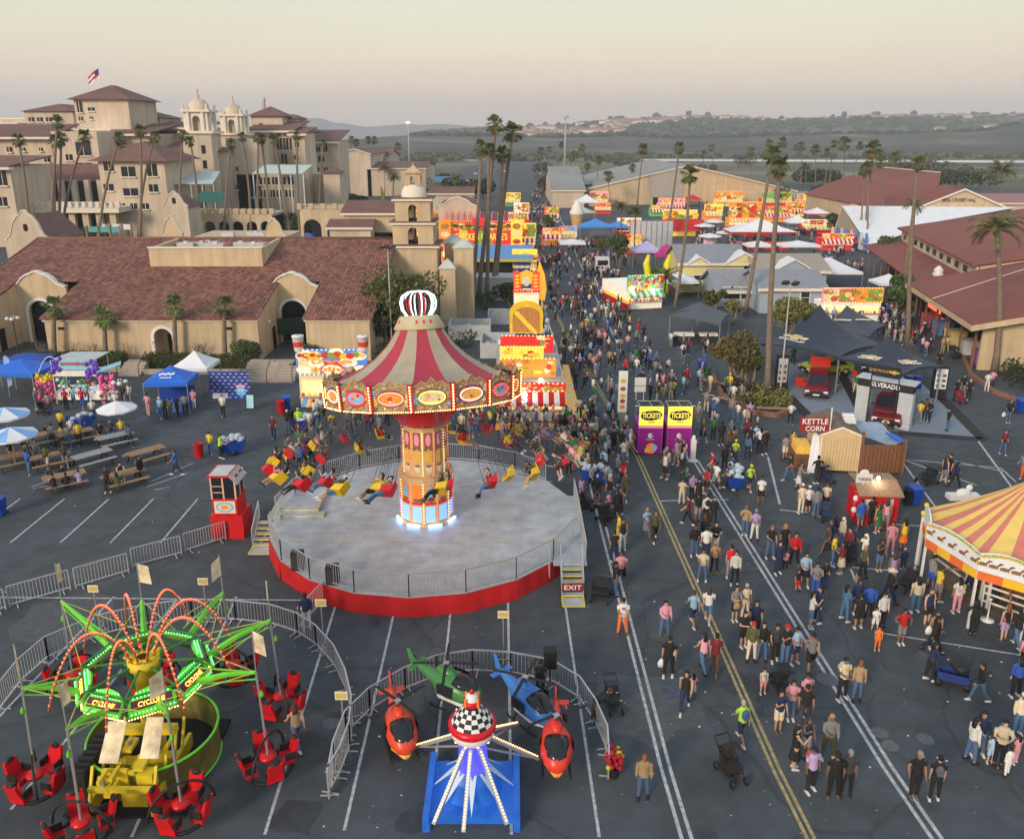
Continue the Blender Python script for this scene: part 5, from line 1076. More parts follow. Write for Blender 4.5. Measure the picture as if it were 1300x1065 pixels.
# ---- crowd barriers: each free standing section is a thing
BARN=[0]
def barrier(p,q,label,h=1.05,group='steel crowd barriers'):
    c=((p[0]+q[0])/2,(p[1]+q[1])/2); m=MB(); a=(p[0]-c[0],p[1]-c[1]); b_=(q[0]-c[0],q[1]-c[1]); fencepanel(m,a,b_,.05,h,feet=True,rail=.05,bar=.024)
    o=m.build('crowd_barrier',ALU,None,(*c,0)); tag(o,label,'barrier',group)
ords=['first','second','third','fourth','fifth','sixth','seventh','eighth','ninth','tenth','eleventh','twelfth','thirteenth','fourteenth','fifteenth','sixteenth']
for i,(a,c) in enumerate([((236,702),(287,686)),((169,722),(231,705)),((97,748),(164,728)),((13,772),(90,750)),((-60,795),(8,775))]):
    barrier(G(*a),G(*c),ords[i]+' steel barrier counting from the red operator booth along the straight line')
f2=[(0,905),(28,868),(62,838),(125,810),(190,795),(245,788),(300,790),(345,795),(378,806),(402,822),(425,848),(440,880),(448,915),(445,950),(432,985),(418,1010)]
for i,(a,c) in enumerate(zip(f2,f2[1:])): barrier(G(*a),G(*c),ords[i]+' section of the round barrier enclosing the green armed ride')
f3=[(418,1015),(425,975),(440,935),(470,905),(515,878),(555,862),(600,855),(648,858),(700,868),(735,890),(755,920),(770,955),(772,990)]
for i,(a,c) in enumerate(zip(f3,f3[1:])): barrier(G(*a),G(*c),ords[i]+' section of the barrier arc behind the helicopter ride')
barrier(G(412,765),G(380,800),'angled steel barrier panel leaning against the red deck skirt')
# ---- pony ride
PT=(25.6,36.2)
pn=thing('pony_ride','pony ride tent with red and yellow striped roof, horse frieze and scalloped valance','fairground ride',(*PT,0))
SR=M('tent_salmon',(.62,.20,.14),.65,var=.08); SY=M('tent_yellow',(.78,.55,.14),.65,var=.08)
cor=[G(1172,655,3.1),G(1178,633,3.6),G(1262,628,3.9),(34,41),(36,34),G(1310,735,3.1),G(1243,716,3.1),G(1178,676,3.1)]
cor=[(x-PT[0],y-PT[1]) for x,y in cor]
ap=(G(1320,600,5.6)[0]-PT[0],G(1320,600,5.6)[1]-PT[1],5.4)
m=MB()
ring=[(*cor[i],3.1) for i in (0,1,2,3,4,5,6,7)]
sub=[]
for i in range(8):
    a=Vector(ring[i]); c=Vector(ring[(i+1)%8]); n_=6 if (c-a).length>2.5 else 2
    for k in range(n_): sub.append(a+(c-a)*(k/n_))
apv=Vector(ap)
for i in range(len(sub)):
    a=sub[i]; c=sub[(i+1)%len(sub)]; P=[(a,c)]; pa,pc=a,c
    for t in (.35,.7,1):
        f=lambda v:v*(1-t)+apv*t+Vector((0,0,-.35*t*(1-t)*4*.5)); na,nc=f(a),f(c)
        if t<1: m.add([pa,pc,nc,na],[(0,1,2,3)],i%2)
        else: m.add([pa,pc,apv],[(0,1,2)],i%2)
        pa,pc=na,nc
m.build('roof',[SR,SY],pn)
fz=MB(); art=MB(); vl=MB(); fr2=MB()
def frieze(a,c,n_=14,sc_=True):
    a=Vector(a); c=Vector(c); d=(c-a); L_=d.length; d.normalize(); nr=Vector((d.y,-d.x,0)); nr=nr if nr.y<0 else -nr
    prev=None
    for k in range(n_):
        t0,t1=k/n_,(k+1)/n_; h0=.55+.22*math.sin(pi*t0); h1=.55+.22*math.sin(pi*t1); p=a+d*L_*t0+nr*.1; q=a+d*L_*t1+nr*.1
        fz.slab([p+Vector((0,0,-.25)),q+Vector((0,0,-.25)),q+Vector((0,0,h1)),p+Vector((0,0,h0))],-nr*.06)
        oval(art,p+d*.12+Vector((0,0,h0-.1)),d,(0,0,1),.14,.07,nr*.012,0+4*(k%2),8); oval(art,p+d*.1+Vector((0,0,h0-.12)),d,(0,0,1),.07,.04,nr*.02,0,6)
        if k%3==1:  # a galloping horse silhouette
            cc=p+Vector((0,0,.12)); oval(art,cc,d,(0,0,1),.19,.09,nr*.014,7,10); oval(art,cc+d*.2+Vector((0,0,.13)),(d+Vector((0,0,1))).normalized(),(Vector((0,0,1))-d).normalized(),.12,.05,nr*.016,7,8); oval(art,cc+d*.27+Vector((0,0,.2)),d,(0,0,1),.09,.04,nr*.018,7,8)
            for lx,lz in ((-.15,-.14),(-.08,-.16),(.1,-.15),(.2,-.12)): art.slab([cc+d*lx+nr*.014+Vector((0,0,-.02)),cc+d*(lx+.04)+nr*.014+Vector((0,0,-.02)),cc+d*(lx*1.4+.02)+nr*.014+Vector((0,0,lz))],nr*.003,7)
    nv_=max(2,int(L_/.75))
    for k in range(nv_): p=a+d*L_*k/nv_+nr*.06; q=a+d*L_*(k+1)/nv_+nr*.06; vl.slab([p+Vector((0,0,-.28)),q+Vector((0,0,-.28)),q+Vector((0,0,-.68)),p+Vector((0,0,-.68))],-nr*.03,k%2)
frieze(ring[7],ring[6]); frieze(ring[6],ring[5]); frieze(ring[0],ring[7],3)
fz.build('frieze_board',M('pale_frieze',(.72,.78,.80),.6,var=.05),pn); art.build('horse_frieze',PAL,pn); vl.build('valance',[M('valance_orange',(.75,.16,.04),.6),M('valance_yellow',(.80,.48,.03),.6)],pn)
for i in (0,1,5,6,7): m=MB(); x,y,_=ring[i]; m.bar((x,y,0),(x,y,3.1),.09); m.ell((x,y,3.25),.13,1,8,5); m.build('corner_post',[WHITE,YEL],pn)
def railing(pts,h=1.1,mat=WHITE):
    m=MB()
    for a,c in zip(pts,pts[1:]):
        a=Vector((a[0]-PT[0],a[1]-PT[1],0)); c=Vector((c[0]-PT[0],c[1]-PT[1],0)); 
        for z in (.35,.75,h): m.bar(a+Vector((0,0,z)),c+Vector((0,0,z)),.05,.09)
        L_=(c-a).length; n_=max(1,int(L_/1.8))
        for k in range(n_+1): p=a+(c-a)*k/n_; m.bar(p,p+Vector((0,0,h+.05)),.08)
    m.build('railing',mat,pn)
railing([G(1185,715),G(1225,745)]); railing([G(1245,770),G(1330,800)]); 
m=MB(); a,c=G(1243,768),G(1252,772); 
for p in (a,c): m.bar((p[0]-PT[0],p[1]-PT[1],0),(p[0]-PT[0],p[1]-PT[1],2.1),.1)
m.bar((a[0]-PT[0],a[1]-PT[1],2.1),(c[0]-PT[0],c[1]-PT[1],2.1),.1); m.build('gate_frame',WHITE,pn)
m=MB(); m.prism([(G(x,y)[0]-PT[0],G(x,y)[1]-PT[1]) for x,y in ((1168,652),(1182,735),(1232,770),(1350,810),(1450,700),(1300,640))],.005,.02); m.build('sawdust_floor',M('sawdust_floor',(.13,.105,.07),.95,var=.4,scale=2,bump=.4),pn)
m=MB(); 
for k in range(6): a=k*pi/3; m.tube([(ap[0]-1.5,ap[1]-1.5,1.3),(ap[0]-1.5+3.2*cos(a),ap[1]-1.5+3.2*sin(a),1.5)],.05,5)
m.bar((ap[0]-1.5,ap[1]-1.5,0),(ap[0]-1.5,ap[1]-1.5,1.5),.2); m.build('walker_arm',M('rust_pipe',(.30,.13,.07),.7),pn)
m=MB(); x,y=G(1253,787); m.lathe([(.28,0),(.28,.05),(.05,.08),(.035,.1),(.035,1.0),(.08,1.05),(.02,1.1)],12); o=m.build('rope_post',WHITE,None,(x,y,0)); tag(o,'white rope post on a round base beside the pony ride gate','post')
m=MB(); x,y=G(1222,633); m.ell((0,0,.35),(.45,.3,.3),0); m.ell((.3,0,.7),(.2,.15,.2),0); m.box(-.9,-.3,0,.9,.3,.3,0); o=m.build('wrapped_bundle',WHITE,None,(x,y,0)); tag(o,'lumpy white wrapped bundle behind the pony ride roof','bundle')
# ================================================================ STANDS, TENTS, VEHICLES, FURNITURE
def tensile(name,label,peak,corners,ze=3.0,mat=NAVY,cat='tent',n=10,sag=.10):
    pxk,pyk,Yk=peak; X,Z=A(pxk,pyk,Yk); t=thing(name,label,cat,(X,Yk,0)); m=MB()
    cs=[Vector((G(x,y,ze)[0]-X,G(x,y,ze)[1]-Yk,ze)) for x,y in corners]; pk=Vector((0,0,Z)); c0=sum(cs,Vector())/len(cs); c0.z=ze
    ed=[]
    for i in range(len(cs)):
        a=cs[i]; c=cs[(i+1)%len(cs)]
        for k in range(8):
            u=k/8; p=a+(c-a)*u; p=p+(c0-p)*sag*4*u*(1-u); p.z=ze+.25*4*u*(1-u)*.6; ed.append(p)
    N_=len(ed); vs=[]
    for j in range(n):
        s=j/n
        for e in ed: q=e+(pk-e)*s; q.z=e.z+(pk.z-e.z)*(s**2.3); vs.append(q)
    fs=[(j*N_+i,j*N_+(i+1)%N_,(j+1)*N_+(i+1)%N_,(j+1)*N_+i) for j in range(n-1) for i in range(N_)]
    vs.append(pk); fs+=[((n-1)*N_+i,(n-1)*N_+(i+1)%N_,len(vs)-1) for i in range(N_)]
    m.add(vs,fs,0,True)
    for i in range(N_): a,c=ed[i],ed[(i+1)%N_]; m.add([a,c,c-Vector((0,0,.22)),a-Vector((0,0,.22))],[(0,1,2,3)],0)
    m.build('canopy',mat,t)
    for c in cs: m=MB(); m.bar((c.x*.98,c.y*.98,0),(c.x*.98,c.y*.98,ze),.1); m.build('pole',STEEL,t)
    m=MB(); m.bar((0,0,0),(0,0,Z),.12); m.build('mast',STEEL,t)
    def surf(u,s):   # point and frame on the surface
        e=ed[int(u*N_)%N_]; q=e+(pk-e)*s; q.z=e.z+(pk.z-e.z)*(s**2.3); return q
    return t,surf
BOW=M('gold_emblem',(.75,.55,.12),.35,.4); LET=M('white_letter',(.85,.85,.85),.5)
def emblem(t,surf,u,s,w_=1.9):
    p=surf(u,s); a=surf(u,s+.04); b_=surf((u+.03)%1,s); c=surf((u-.03)%1,s)
    y=(a-p).normalized(); x=(b_-c).normalized(); 
    n=x.cross(y)
    if n.z<0: x=-x; n=-n
    x=(x-y*x.dot(y)).normalized(); n=x.cross(y)
    Mx=Matrix(((x.x,y.x,n.x,p.x),(x.y,y.y,n.y,p.y),(x.z,y.z,n.z,p.z),(0,0,0,1)))
    m=MB(); k=w_/2
    outl=[(-1,-.16),(-.86,-.16),(-.3,-.16),(-.34,-.30),(.30,-.30),(.34,-.16),(.88,-.16),(1,.16),(.34,.16),(.36,.30),(-.28,.30),(-.32,.16),(-.86,.16)]
    outl=[(-1,-.15),(-.32,-.15),(-.36,-.3),(.28,-.3),(.32,-.15),(.86,-.15),(1,.15),(.32,.15),(.36,.3),(-.28,.3),(-.32,.15),(-.86,.15)]
    m.slab([(a_*k,b2*k,.12) for a_,b2 in outl],(0,0,.03),1); m.slab([(a_*k*.92,b2*k*.8,.151) for a_,b2 in outl],(0,0,.01),0)
    o=m.build('emblem',[BOW,LET],t); o.matrix_local=Mx
    o=put('lettering',text_mesh('CHEVROLET',LET,w_*1.05,w_*.14,.01,.01),t); o.matrix_local=Mx@Matrix.Translation((0,-w_*.30,.20))
t1,s1=tensile('peaked_tent','largest navy peaked show tent with a gold emblem facing the road',(1041,387,73),[(966,436),(1066,453),(1122,438),(1050,408)],3.1); 
t2,s2=tensile('peaked_tent','small navy peaked show tent tucked behind the biggest one, with two gold emblems',(1075,388,84),[(1040,420),(1104,428),(1127,413),(1075,402)],3.1)
t3,s3=tensile('peaked_tent','navy peaked show tent above the display arch, with two gold emblems',(1128,426,66),[(1064,454),(1148,475),(1196,465),(1128,440)],3.1)
emblem(t1,s1,.08,.36,2.3); emblem(t2,s2,.10,.42,1.6); emblem(t2,s2,.36,.42,1.4); emblem(t3,s3,.10,.30,1.7); emblem(t3,s3,.37,.30,1.7)
t4,_=tensile('shade_tent','dark grey peaked shade tent beside the stroller park, over display tables',(887,384,92),[(850,400),(915,412),(927,399),(880,392)],2.6,M('charcoal_canvas',(.09,.10,.12),.7),sag=.06)
cp_=MB(); cp_.poly([(*G(x,y),.010) for x,y in ((1001,505),(1030,528),(1060,540),(1140,548),(1246,556),(1168,478),(1060,455),(1000,462))]); o=cp_.build('show_carpet',M('blue_grey_carpet',(.20,.24,.29),.9,var=.1,scale=4)); tag(o,'blue grey show carpet under the display vehicles','carpet')
cb_=MB()
for a,c in (((1168,478),(1248,558)),((1248,558),(1142,550)),((1001,503),(1030,532)),((1066,470),(1092,520))):
    p,q=G(*a),G(*c); d=Vector((q[0]-p[0],q[1]-p[1],0)).normalized(); n=Vector((-d.y,d.x,0))*.4; cb_.slab([(p[0]-n.x,p[1]-n.y,.012),(q[0]-n.x,q[1]-n.y,.012),(q[0]+n.x,q[1]+n.y,.012),(p[0]+n.x,p[1]+n.y,.012)],(0,0,.03))
o=cb_.build('carpet_border',BLACK,None); tag(o,'black raised border strip around the blue grey show carpet','carpet border')
# cars ------------------------------------------------------------
def car(label,px,py,hd,col,kind='suv',L_=4.5,W_=1.85,cat='car',plate=True):
    x,y=G(px,py); t=thing('parked_car' if kind!='truck' else 'pickup_truck',label,cat,(x,y,0),rad(hd)); cm=M('car_%s'%label[:18].replace(' ','_'),col,.22,.3,var=.04)
    h=.95 if kind!='truck' else 1.15; b0=.32 if kind!='truck' else .5; m=MB(); l=L_/2
    pr=[(-l,b0+.1),(-l+.08,h*.78),(-l*.78,h),(-l*.35,h+.05),(l*.98,h+.02),(l,h*.7),(l*.98,b0+.1)]   # front at -x
    hw=W_/2
    def sec(y_,sc): return [(x_,y_,b0+(z_-b0)*sc) for x_,z_ in pr]
    S=[sec(-hw,.62),sec(-hw*.97,.9),sec(-hw*.80,1),sec(hw*.80,1),sec(hw*.97,.9),sec(hw,.62)]
    n=len(pr); vs=[q for s_ in S for q in s_]; fs=[(i*n+j,i*n+j+1,(i+1)*n+j+1,(i+1)*n+j) for i in range(5) for j in range(n-1)]
    fs+=[(i*n+n-1,i*n,(i+1)*n,(i+1)*n+n-1) for i in range(5)]; fs+=[tuple(range(n)),tuple(reversed(range(5*n,6*n)))]
    m.add(vs,fs,0,False); m.build('body',cm,t)
    ch=1.68 if kind=='suv' else (1.42 if kind=='sport' else 1.95); x0,x1=(-l*.38,l*.92) if kind!='truck' else (-l*.30,l*.32)
    if kind=='sport': x0,x1=-l*.25,l*.75
    m=MB(); a=hw*.86; q=hw*.68; hh=h+.03
    m.add([(x0,-a,hh),(x1,-a,hh),(x1,a,hh),(x0,a,hh),(x0+.75,-q,ch-.06),(x1-.35,-q,ch-.06),(x1-.35,q,ch-.06),(x0+.75,q,ch-.06)],[(0,1,5,4),(1,2,6,5),(2,3,7,6),(3,0,4,7)]); m.build('window',GLASS,t)
    m=MB(); m.box(x0+.68,-q-.03,ch-.055,x1-.28,q+.03,ch); 
    for sy in (-1,1):
        m.bar((x0,sy*a,hh),(x0+.75,sy*q,ch-.05),.07); m.bar((x1,sy*a,hh),(x1-.35,sy*q,ch-.05),.09); m.bar(((x0+x1)/2,sy*a,hh),((x0+x1)/2+.1,sy*q,ch-.05),.07)
        m.cb((x0+.25,sy*(hw+.1),h+.1),(.14,.2,.14))
    m.build('cabin_roof',cm,t)
    r=.34 if kind!='truck' else .42
    for sx in (-1,1):
        for sy in (-1,1):
            w_=MB(); w_.tube([(sx*l*.64,sy*(hw-.22),r),(sx*l*.64,sy*(hw+.02),r)],r,16,mi=0); w_.tube([(sx*l*.64,sy*(hw+.0),r),(sx*l*.64,sy*(hw+.035),r)],r*.62,10,mi=1); w_.build('wheel',[BLACK,STEEL],t)
    m=MB(); m.box(-l-.03,-hw*.6,h*.50,-l+.02,hw*.6,h*.76,0); m.box(-l-.05,-hw*.85,b0,-l+.05,hw*.85,b0+.22,0); m.build('grille',BLACK,t)
    for sy in (-1,1): m=MB(); m.cb((-l+.03,sy*hw*.76,h*.72),(.12,.34,.13)); m.build('headlight',M('headlamp_glass',(.75,.78,.8),.15),t)
    m=MB(); m.box(-l-.06,-.25,b0+.05,-l-.051,.25,b0+.18); m.build('number_plate',WHITE,t)
    if kind=='truck': m=MB(); m.box(-l-.045,-.2,h*.60,-l-.031,.2,h*.68); m.build('emblem',BOW,t)
    return t
rc_=car('dark red crossover with its tailgate up, parked on the show carpet',1037,498,68,(.20,.015,.03),'suv')
m=MB(); m.slab([(2.0,-.8,1.7),(2.0,.8,1.7),(2.5,.8,2.35),(2.5,-.8,2.35)],(0,0,.08)); m.build('tailgate',M('car_red_gate',(.45,.03,.02),.3),rc_)
m=MB(); m.slab([(-.5,.95,.45),(-.2,1.8,.45),(-.2,1.75,1.2),(-.5,.95,1.2)],(.08,0,0)); m.build('door',M('car_red_gate'),rc_)
car('lime yellow sports car under the largest navy tent',1048,474,10,(.45,.48,.02),'sport',4.4,1.9)
tk=car('dark red pickup truck facing out of the silver display arch',1126,532,63,(.18,.012,.02),'truck',5.4,2.0,'truck')
car('dark pickup parked beneath the far side of the navy tents',1112,470,60,(.02,.03,.09),'truck',5.2,2.0,'truck')
# display arch ----------------------------------------------------
p=G(1083,533); q=G(1153,547); d=Vector((q[0]-p[0],q[1]-p[1],0)); Wd_=d.length; az=math.atan2(d.y,d.x)
da=thing('display_arch','silver display arch with black header over the dark red pickup','display stand',((p[0]+q[0])/2,(p[1]+q[1])/2,0),az)
h_=Wd_/2; m=MB(); m.box(-h_,0,0,-h_+.95,.7,2.75); m.box(h_-.95,0,0,h_,.7,2.75); m.build('pillar',M('silver_panel',(.45,.49,.52),.5,var=.12),da)
m=MB(); m.box(-h_,-.01,2.752,h_,.72,3.35,0); m.box(-h_-.1,-.1,3.352,h_+.1,1.4,3.42,1); HB_=m.build('header',[BLACK,M('silver_panel')],da); txt(HB_,'SILVERADO',LET,Wd_*.52,(0,-.03,3.05),h=.36,d=.008,bold=.012)
m=MB(); m.bar((-h_+1.0,-.3,0),(-h_+1.0,-.3,4.6),.07); m.bar((h_-1.0,-.3,0),(h_-1.0,-.3,4.6),.07); m.box(-h_+1.05,-.32,3.75,h_-1.05,-.27,4.6); bb_=m.build('banner_frame',[BLACK],da); txt(bb_,'CHEVROLET',BOW,1.5,(-.45,-.33,4.2),h=.2,d=.006); 
m=MB(); m.slab([(.55+a_*.38,-.335,4.2+b2*.45) for a_,b2 in [(-1,-.15),(-.32,-.15),(-.36,-.3),(.28,-.3),(.32,-.15),(.86,-.15),(1,.15),(.32,.15),(.36,.3),(-.28,.3),(-.32,.15),(-.86,.15)]],(0,.01,0)); m.build('emblem',BOW,da)
m=MB(); m.box(h_-.02,.02,.1,h_+.01,.68,2.6); m.build('picture_panel',M('pale_picture',(.55,.60,.66),.5,var=.4,scale=3),da)
def sign_tower(px,py,w_,h,label,top,body,rz=0,pic=True):
    x,y=G(px,py); t=thing('sign_tower',label,'sign',(x,y,0),rz); m=MB(); m.box(-w_/2,-.2,0,w_/2,.2,h); m.build('body',body,t)
    m=MB(); m.box(-w_*.4,-.22,h*.3,w_*.4,-.203,h*.92,0); 
    for k in range(3):
        for j in (-1,1): m.box(j*w_*.2-w_*.12,-.235,h*(.36+.16*k),j*w_*.2+w_*.12,-.222,h*(.44+.16*k),1)
    m.build('poster',[top,M('poster_dark',(.08,.09,.11),.6)],t)
sign_tower(990,499,.95,3.3,'tall black sign tower with cream foot beside the two palm trunks',M('poster_grey',(.40,.38,.38),.6,var=.3),BLACK)
sign_tower(1190,505,1.1,2.7,'white faced display tower with small vehicle pictures near the carpet corner',WHITE,BLACK,rad(-8))
m=MB(); x,y=G(1150,500)
for k in range(3): m.tube([(k*.75-.7,0,.55*k%.6),(k*.75-.7,0,1.5)],.36,12)
o=m.build('blue_drum',BLUEP,None,(x,y,0)); tag(o,'cluster of shiny blue display drums behind the silver arch','drum')
# kettle corn hut --------------------------------------------------
kx,ky=G(1063,600); kt=thing('popcorn_hut','cream sided popcorn hut with white trimmed gable and brown shingle roof','stall',(kx,ky,0),rad(-6))
SID=M('cream_siding',(.66,.50,.27),.7,var=.08); Nn,Ll,b=nodes(SID)
m=MB(); m.slab([(-1.2,0,.15),(1.2,0,.15),(1.2,0,2.45),(0,0,2.95),(-1.2,0,2.45)],(0,3.4,0)); m.build('wall',SID,kt)
m=MB(); 
for k in range(13): u=-1.15+k*.19; m.box(u-.012,-.012,.2,u+.012,-.002,2.4)
m.build('batten',M('siding_groove',(.40,.29,.14),.8),kt)
m=MB(); 
for s in (-1,1): m.slab([(s*1.32,-.1,2.42),(0,-.1,2.97),(0,-.1,3.1),(s*1.32,-.1,2.55)],(0,.09,0)); m.box(s*1.2-.06,-.08,.1,s*1.2+.06,-.003,2.4)
m.build('trim',M('warm_white_trim',(.8,.72,.6),.5),kt)
m=MB()
for s in (-1,1): m.slab([(s*1.4,0,2.46),(0,0,3.06),(0,3.6,3.06),(s*1.4,3.6,2.46)],(0,0,.08))
m.build('roof',M('brown_shingle',(.17,.125,.09),.9,var=.3,scale=6),kt)
m=MB(); 
for k in range(3): m.box(.55,1.5+k*.3,3.0+.12*k-.2,1.25,1.75+k*.3,3.0+.12*k)
m.build('roof_crate',WHITE,kt)
m=MB(); m.slab([(-1.25,-.3,0),(-1.9,-.1,0),(-1.5,.9,2.4),(-1.25,.5,2.4)],(.04,0,0)); m.build('side_curtain',CLOTHW,kt)
m=MB(); m.box(-2.6,.5,0,-1.5,2.2,.95,0); m.box(-2.5,.6,.95,-1.6,2.1,1.5,1); m.build('popcorn_counter',[M('counter_brown',(.2,.1,.05),.7),M('bagged_popcorn',(.65,.38,.07),.6,var=.5,scale=8,emit=.12,ecol=(1,.6,.1))],kt)
sx,sy=G(1047,599); ks=thing('popcorn_sign','red sign board lettered in white beside the popcorn hut, on a white pole','sign',(sx,sy,0)); m=MB(); m.bar((.0,0,0),(.0,0,4.3),.07); m.build('pole',WHITE,ks)
m=MB(); m.box(-1.9,-.05,2.7,-.05,.02,3.68,0); kb=m.build('board',[M('brick_red_board',(.30,.03,.025),.5)],ks); txt(kb,'KETTLE',LET,1.6,(-.97,-.07,3.42),h=.36,d=.008,bold=.015); txt(kb,'CORN',LET,1.2,(-.95,-.07,2.95),h=.34,d=.008,bold=.015)
fx,fy=G(1090,603); fe=thing('fenced_yard','brown board enclosure with a sagging blue grey tarp beside the popcorn hut','enclosure',(fx,fy,0)); gx,gy=G(1143,602)
m=MB(); m.bar((0,0,1.05),(gx-fx,gy-fy,1.05),.06,1.9); 
for k in range(12): u=k/11; m.box((gx-fx)*u-.01,-.04,.12,(gx-fx)*u+.01,-.031,1.98,1)
m.build('board_panel',[BROWNW,M('panel_gap',(.08,.035,.02),.9)],fe)
m=MB(); m.bar((gx-fx,0,1.05),(gx-fx+.2,3.4,1.05),.06,1.9); m.build('side_panel',BROWNW,fe)
for x_,y_,h2 in ((0,0,2.9),(gx-fx,0,2.4),(gx-fx+.2,3.4,2.4)): m=MB(); m.bar((x_,y_,0),(x_,y_,h2),.14); m.build('post',BROWNW,fe)
m=MB(); 
vs=[(0.1+2.45*i/6,.2+3.6*j/5,2.5-.28*math.sin(pi*i/6)-.35*(i/6)+.1*math.sin(j*2+i)+.1*j/5) for j in range(6) for i in range(7)]; m.add(vs,[(j*7+i,j*7+i+1,(j+1)*7+i+1,(j+1)*7+i) for j in range(5) for i in range(6)],0,True); m.slab([(2.0,.2,2.3),(2.9,.1,2.0),(2.7,1.1,2.1),(1.9,1.2,2.35)],(0,0,.12),1); m.build('tarp',[M('blue_grey_tarp',(.28,.37,.46),.6,var=.15,bump=.6,scale=3),BLUEV],fe)
# token booth --------------------------------------------------------
kx,ky=G(1111,666); tb=thing('token_booth','small red booth with plank roof and bright lamp, white round topped sign above','booth',(kx,ky,0),rad(-4))
m=MB(); m.box(-1.05,0,0,1.1,1.7,1.75); m.build('body',REDP,tb)
m=MB(); m.slab([(-1.15,-.25,1.76),(1.25,-.25,1.76),(1.2,.9,2.25),(-1.1,.9,2.25)],(0,0,.06)); m.slab([(-1.1,.9,2.252),(1.2,.9,2.252),(1.2,2.0,2.2),(-1.1,2.0,2.2)],(0,0,.06)); m.build('roof',WOOD,tb)
m=MB(); m.box(-.75,-.03,.9,-.35,-.003,1.5); m.box(.45,-.03,1.0,.8,-.003,1.55); m.build('notice',WHITE,tb)
m=MB(); m.box(-1.2,.3,2.35,-.35,.36,2.85,0); m.ell((-.8,.33,2.88),(.26,.03,.24),0,12,6); m.bar((-.8,.33,2.2),(-.8,.33,2.5),.05); sg=m.build('sign_board',WHITE,tb); txt(sg,'TOKENS',DARK,.7,(-.78,.285,2.55),h=.18,d=.006,bold=.01)
m=MB(); m.ell((.05,.5,2.55),.09,0); m.bar((.05,.5,2.3),(.05,.5,2.5),.04); m.build('lamp',LAMPW,tb)
m=MB(); 
for k in range(5): m.ell((-1.25+.05*k,.0+.1*k,.5+.3*k),(.16,.14,.2),k%2,7,5)
m.build('hanging_plush_toy',[REDP,WHITE],tb)
# ticket booths --------------------------------------------------------
PUR=M('magenta_purple',(.26,.012,.22),.5,var=.2,scale=1.5); TY=M('lit_yellow_sign',(.85,.72,.06),.5,emit=.35,ecol=(1,.85,.1)); NVY=M('sign_navy',(.02,.02,.08),.5)
def ticket(px,label):
    x,y=G(px,577); t=thing('ticket_booth',label,'booth',(x,y,0),0,'purple ticket booths'); m=MB(); m.box(-.82,0,.05,.82,2.2,2.05); m.build('body',PUR,t)
    m=MB(); m.box(-.8,-.03,2.06,.8,.06,3.38,0); sb=m.build('sign_board',TY,t)
    m=MB(); oval(m,(0,-.04,2.78),(1,0,.06),(0,0,1),.72,.36,(0,0,0),0,12); m.build('sign_ink',[NVY],sb)
    txt(sb,'TICKETS',NVY,1.32,(0,-.047,2.78),h=.50,d=.004,bold=.12); txt(sb,'TICKETS',TY,1.22,(0,-.062,2.78),h=.36,d=.004,bold=.02); txt(sb,'BUY',TY,.3,(0,-.06,3.12),h=.13,d=.004); txt(sb,'HERE',M('ink_black',(.02,.02,.03),.6),.45,(0,-.06,2.32),h=.12,d=.004)
    m=MB(); 
    for s in (-1,1): m.bar((s*.78,0,3.4),(s*.78,2.1,2.1),.05); m.bar((s*.78,.03,3.4),(s*.78,1.2,3.4),.04); m.bar((s*.78,1.2,3.4),(s*.78,2.1,2.1),.04)
    m.bar((-.78,1.2,3.4),(.78,1.2,3.4),.04); m.bar((0,0,3.4),(0,1.2,3.4),.04); m.build('roof_frame',STEEL,t)
    m=MB(); m.box(-.8,-.02,1.88,.8,-.003,2.03,3); oval(m,(0,-.012,1.35),(1,0,0),(0,0,1),.17,.17,(0,0,0),0); m.slab([(-.02,-.015,1.35),(.2,-.015,1.5),(.1,-.015,1.3)],(0,-.004,0),4); oval(m,(.08,-.012,.45),(1,0,0),(0,0,1),.36,.38,(0,0,0),1); oval(m,(.3,-.02,.5),(1,0,0),(0,0,1),.2,.2,(0,0,0),2); oval(m,(-.2,-.02,.3),(1,0,0),(0,0,1),.16,.16,(0,0,0),5)
    for s in (-1,1):
        for k in range(9): m.box(s*.76-.03,-.012,.2+.2*k,s*.76+.03,-.003,.3+.2*k,6)
    m.build('printed_panel',[WHITE,PAL[1],PAL[5],PAL[8],PUR,PAL[0],PAL[6]],t); txt(t,'TICKETS',WHITE,.6,(0,-.02,1.08),h=.11,d=.004)
    m=MB(); m.box(-1.05,.3,3.3,-.82,.36,3.34); m.box(.82,.3,3.3,1.05,.36,3.34); m.build('bracket',WHITE,t)
    return t
ticket(824.5,'purple and yellow ticket booth next to the tall banded totem'); ticket(860.5,'purple and yellow ticket booth next to the slim white marker post')
x,y=G(789,537); t=thing('totem_sign','tall white totem sign with coloured discs standing among the queue','sign',(x,y,0)); m=MB(); m.box(-.32,-.12,.9,.32,.12,4.0); m.build('body',M('pale_totem',(.66,.72,.62),.5,emit=.1),t); m=MB(); m.box(-.3,-.1,0,.3,.1,.89); m.build('foot',M('tan_board',(.40,.33,.24),.7),t)
m=MB(); 
for k,(z,mi) in enumerate(((3.3,0),(2.7,1),(2.15,2),(1.75,1),(1.3,3))): oval(m,(0,-.124,z),(1,0,0),(0,0,1),.2,.17,(0,0,0),mi)
m.build('coloured_disc',[PAL[0],M('disc_red',(.6,.08,.04),.5),PAL[0],PAL[1]],t)
def simple(name,label,cat,px,py,fn,mats,rz=0,group=None,sc=1):
    x,y=G(px,py); m=MB(); fn(m); o=m.build(name,mats,None,(x,y,0),rz); tag(o,label,cat,group); o.scale=(sc,sc,sc); return o
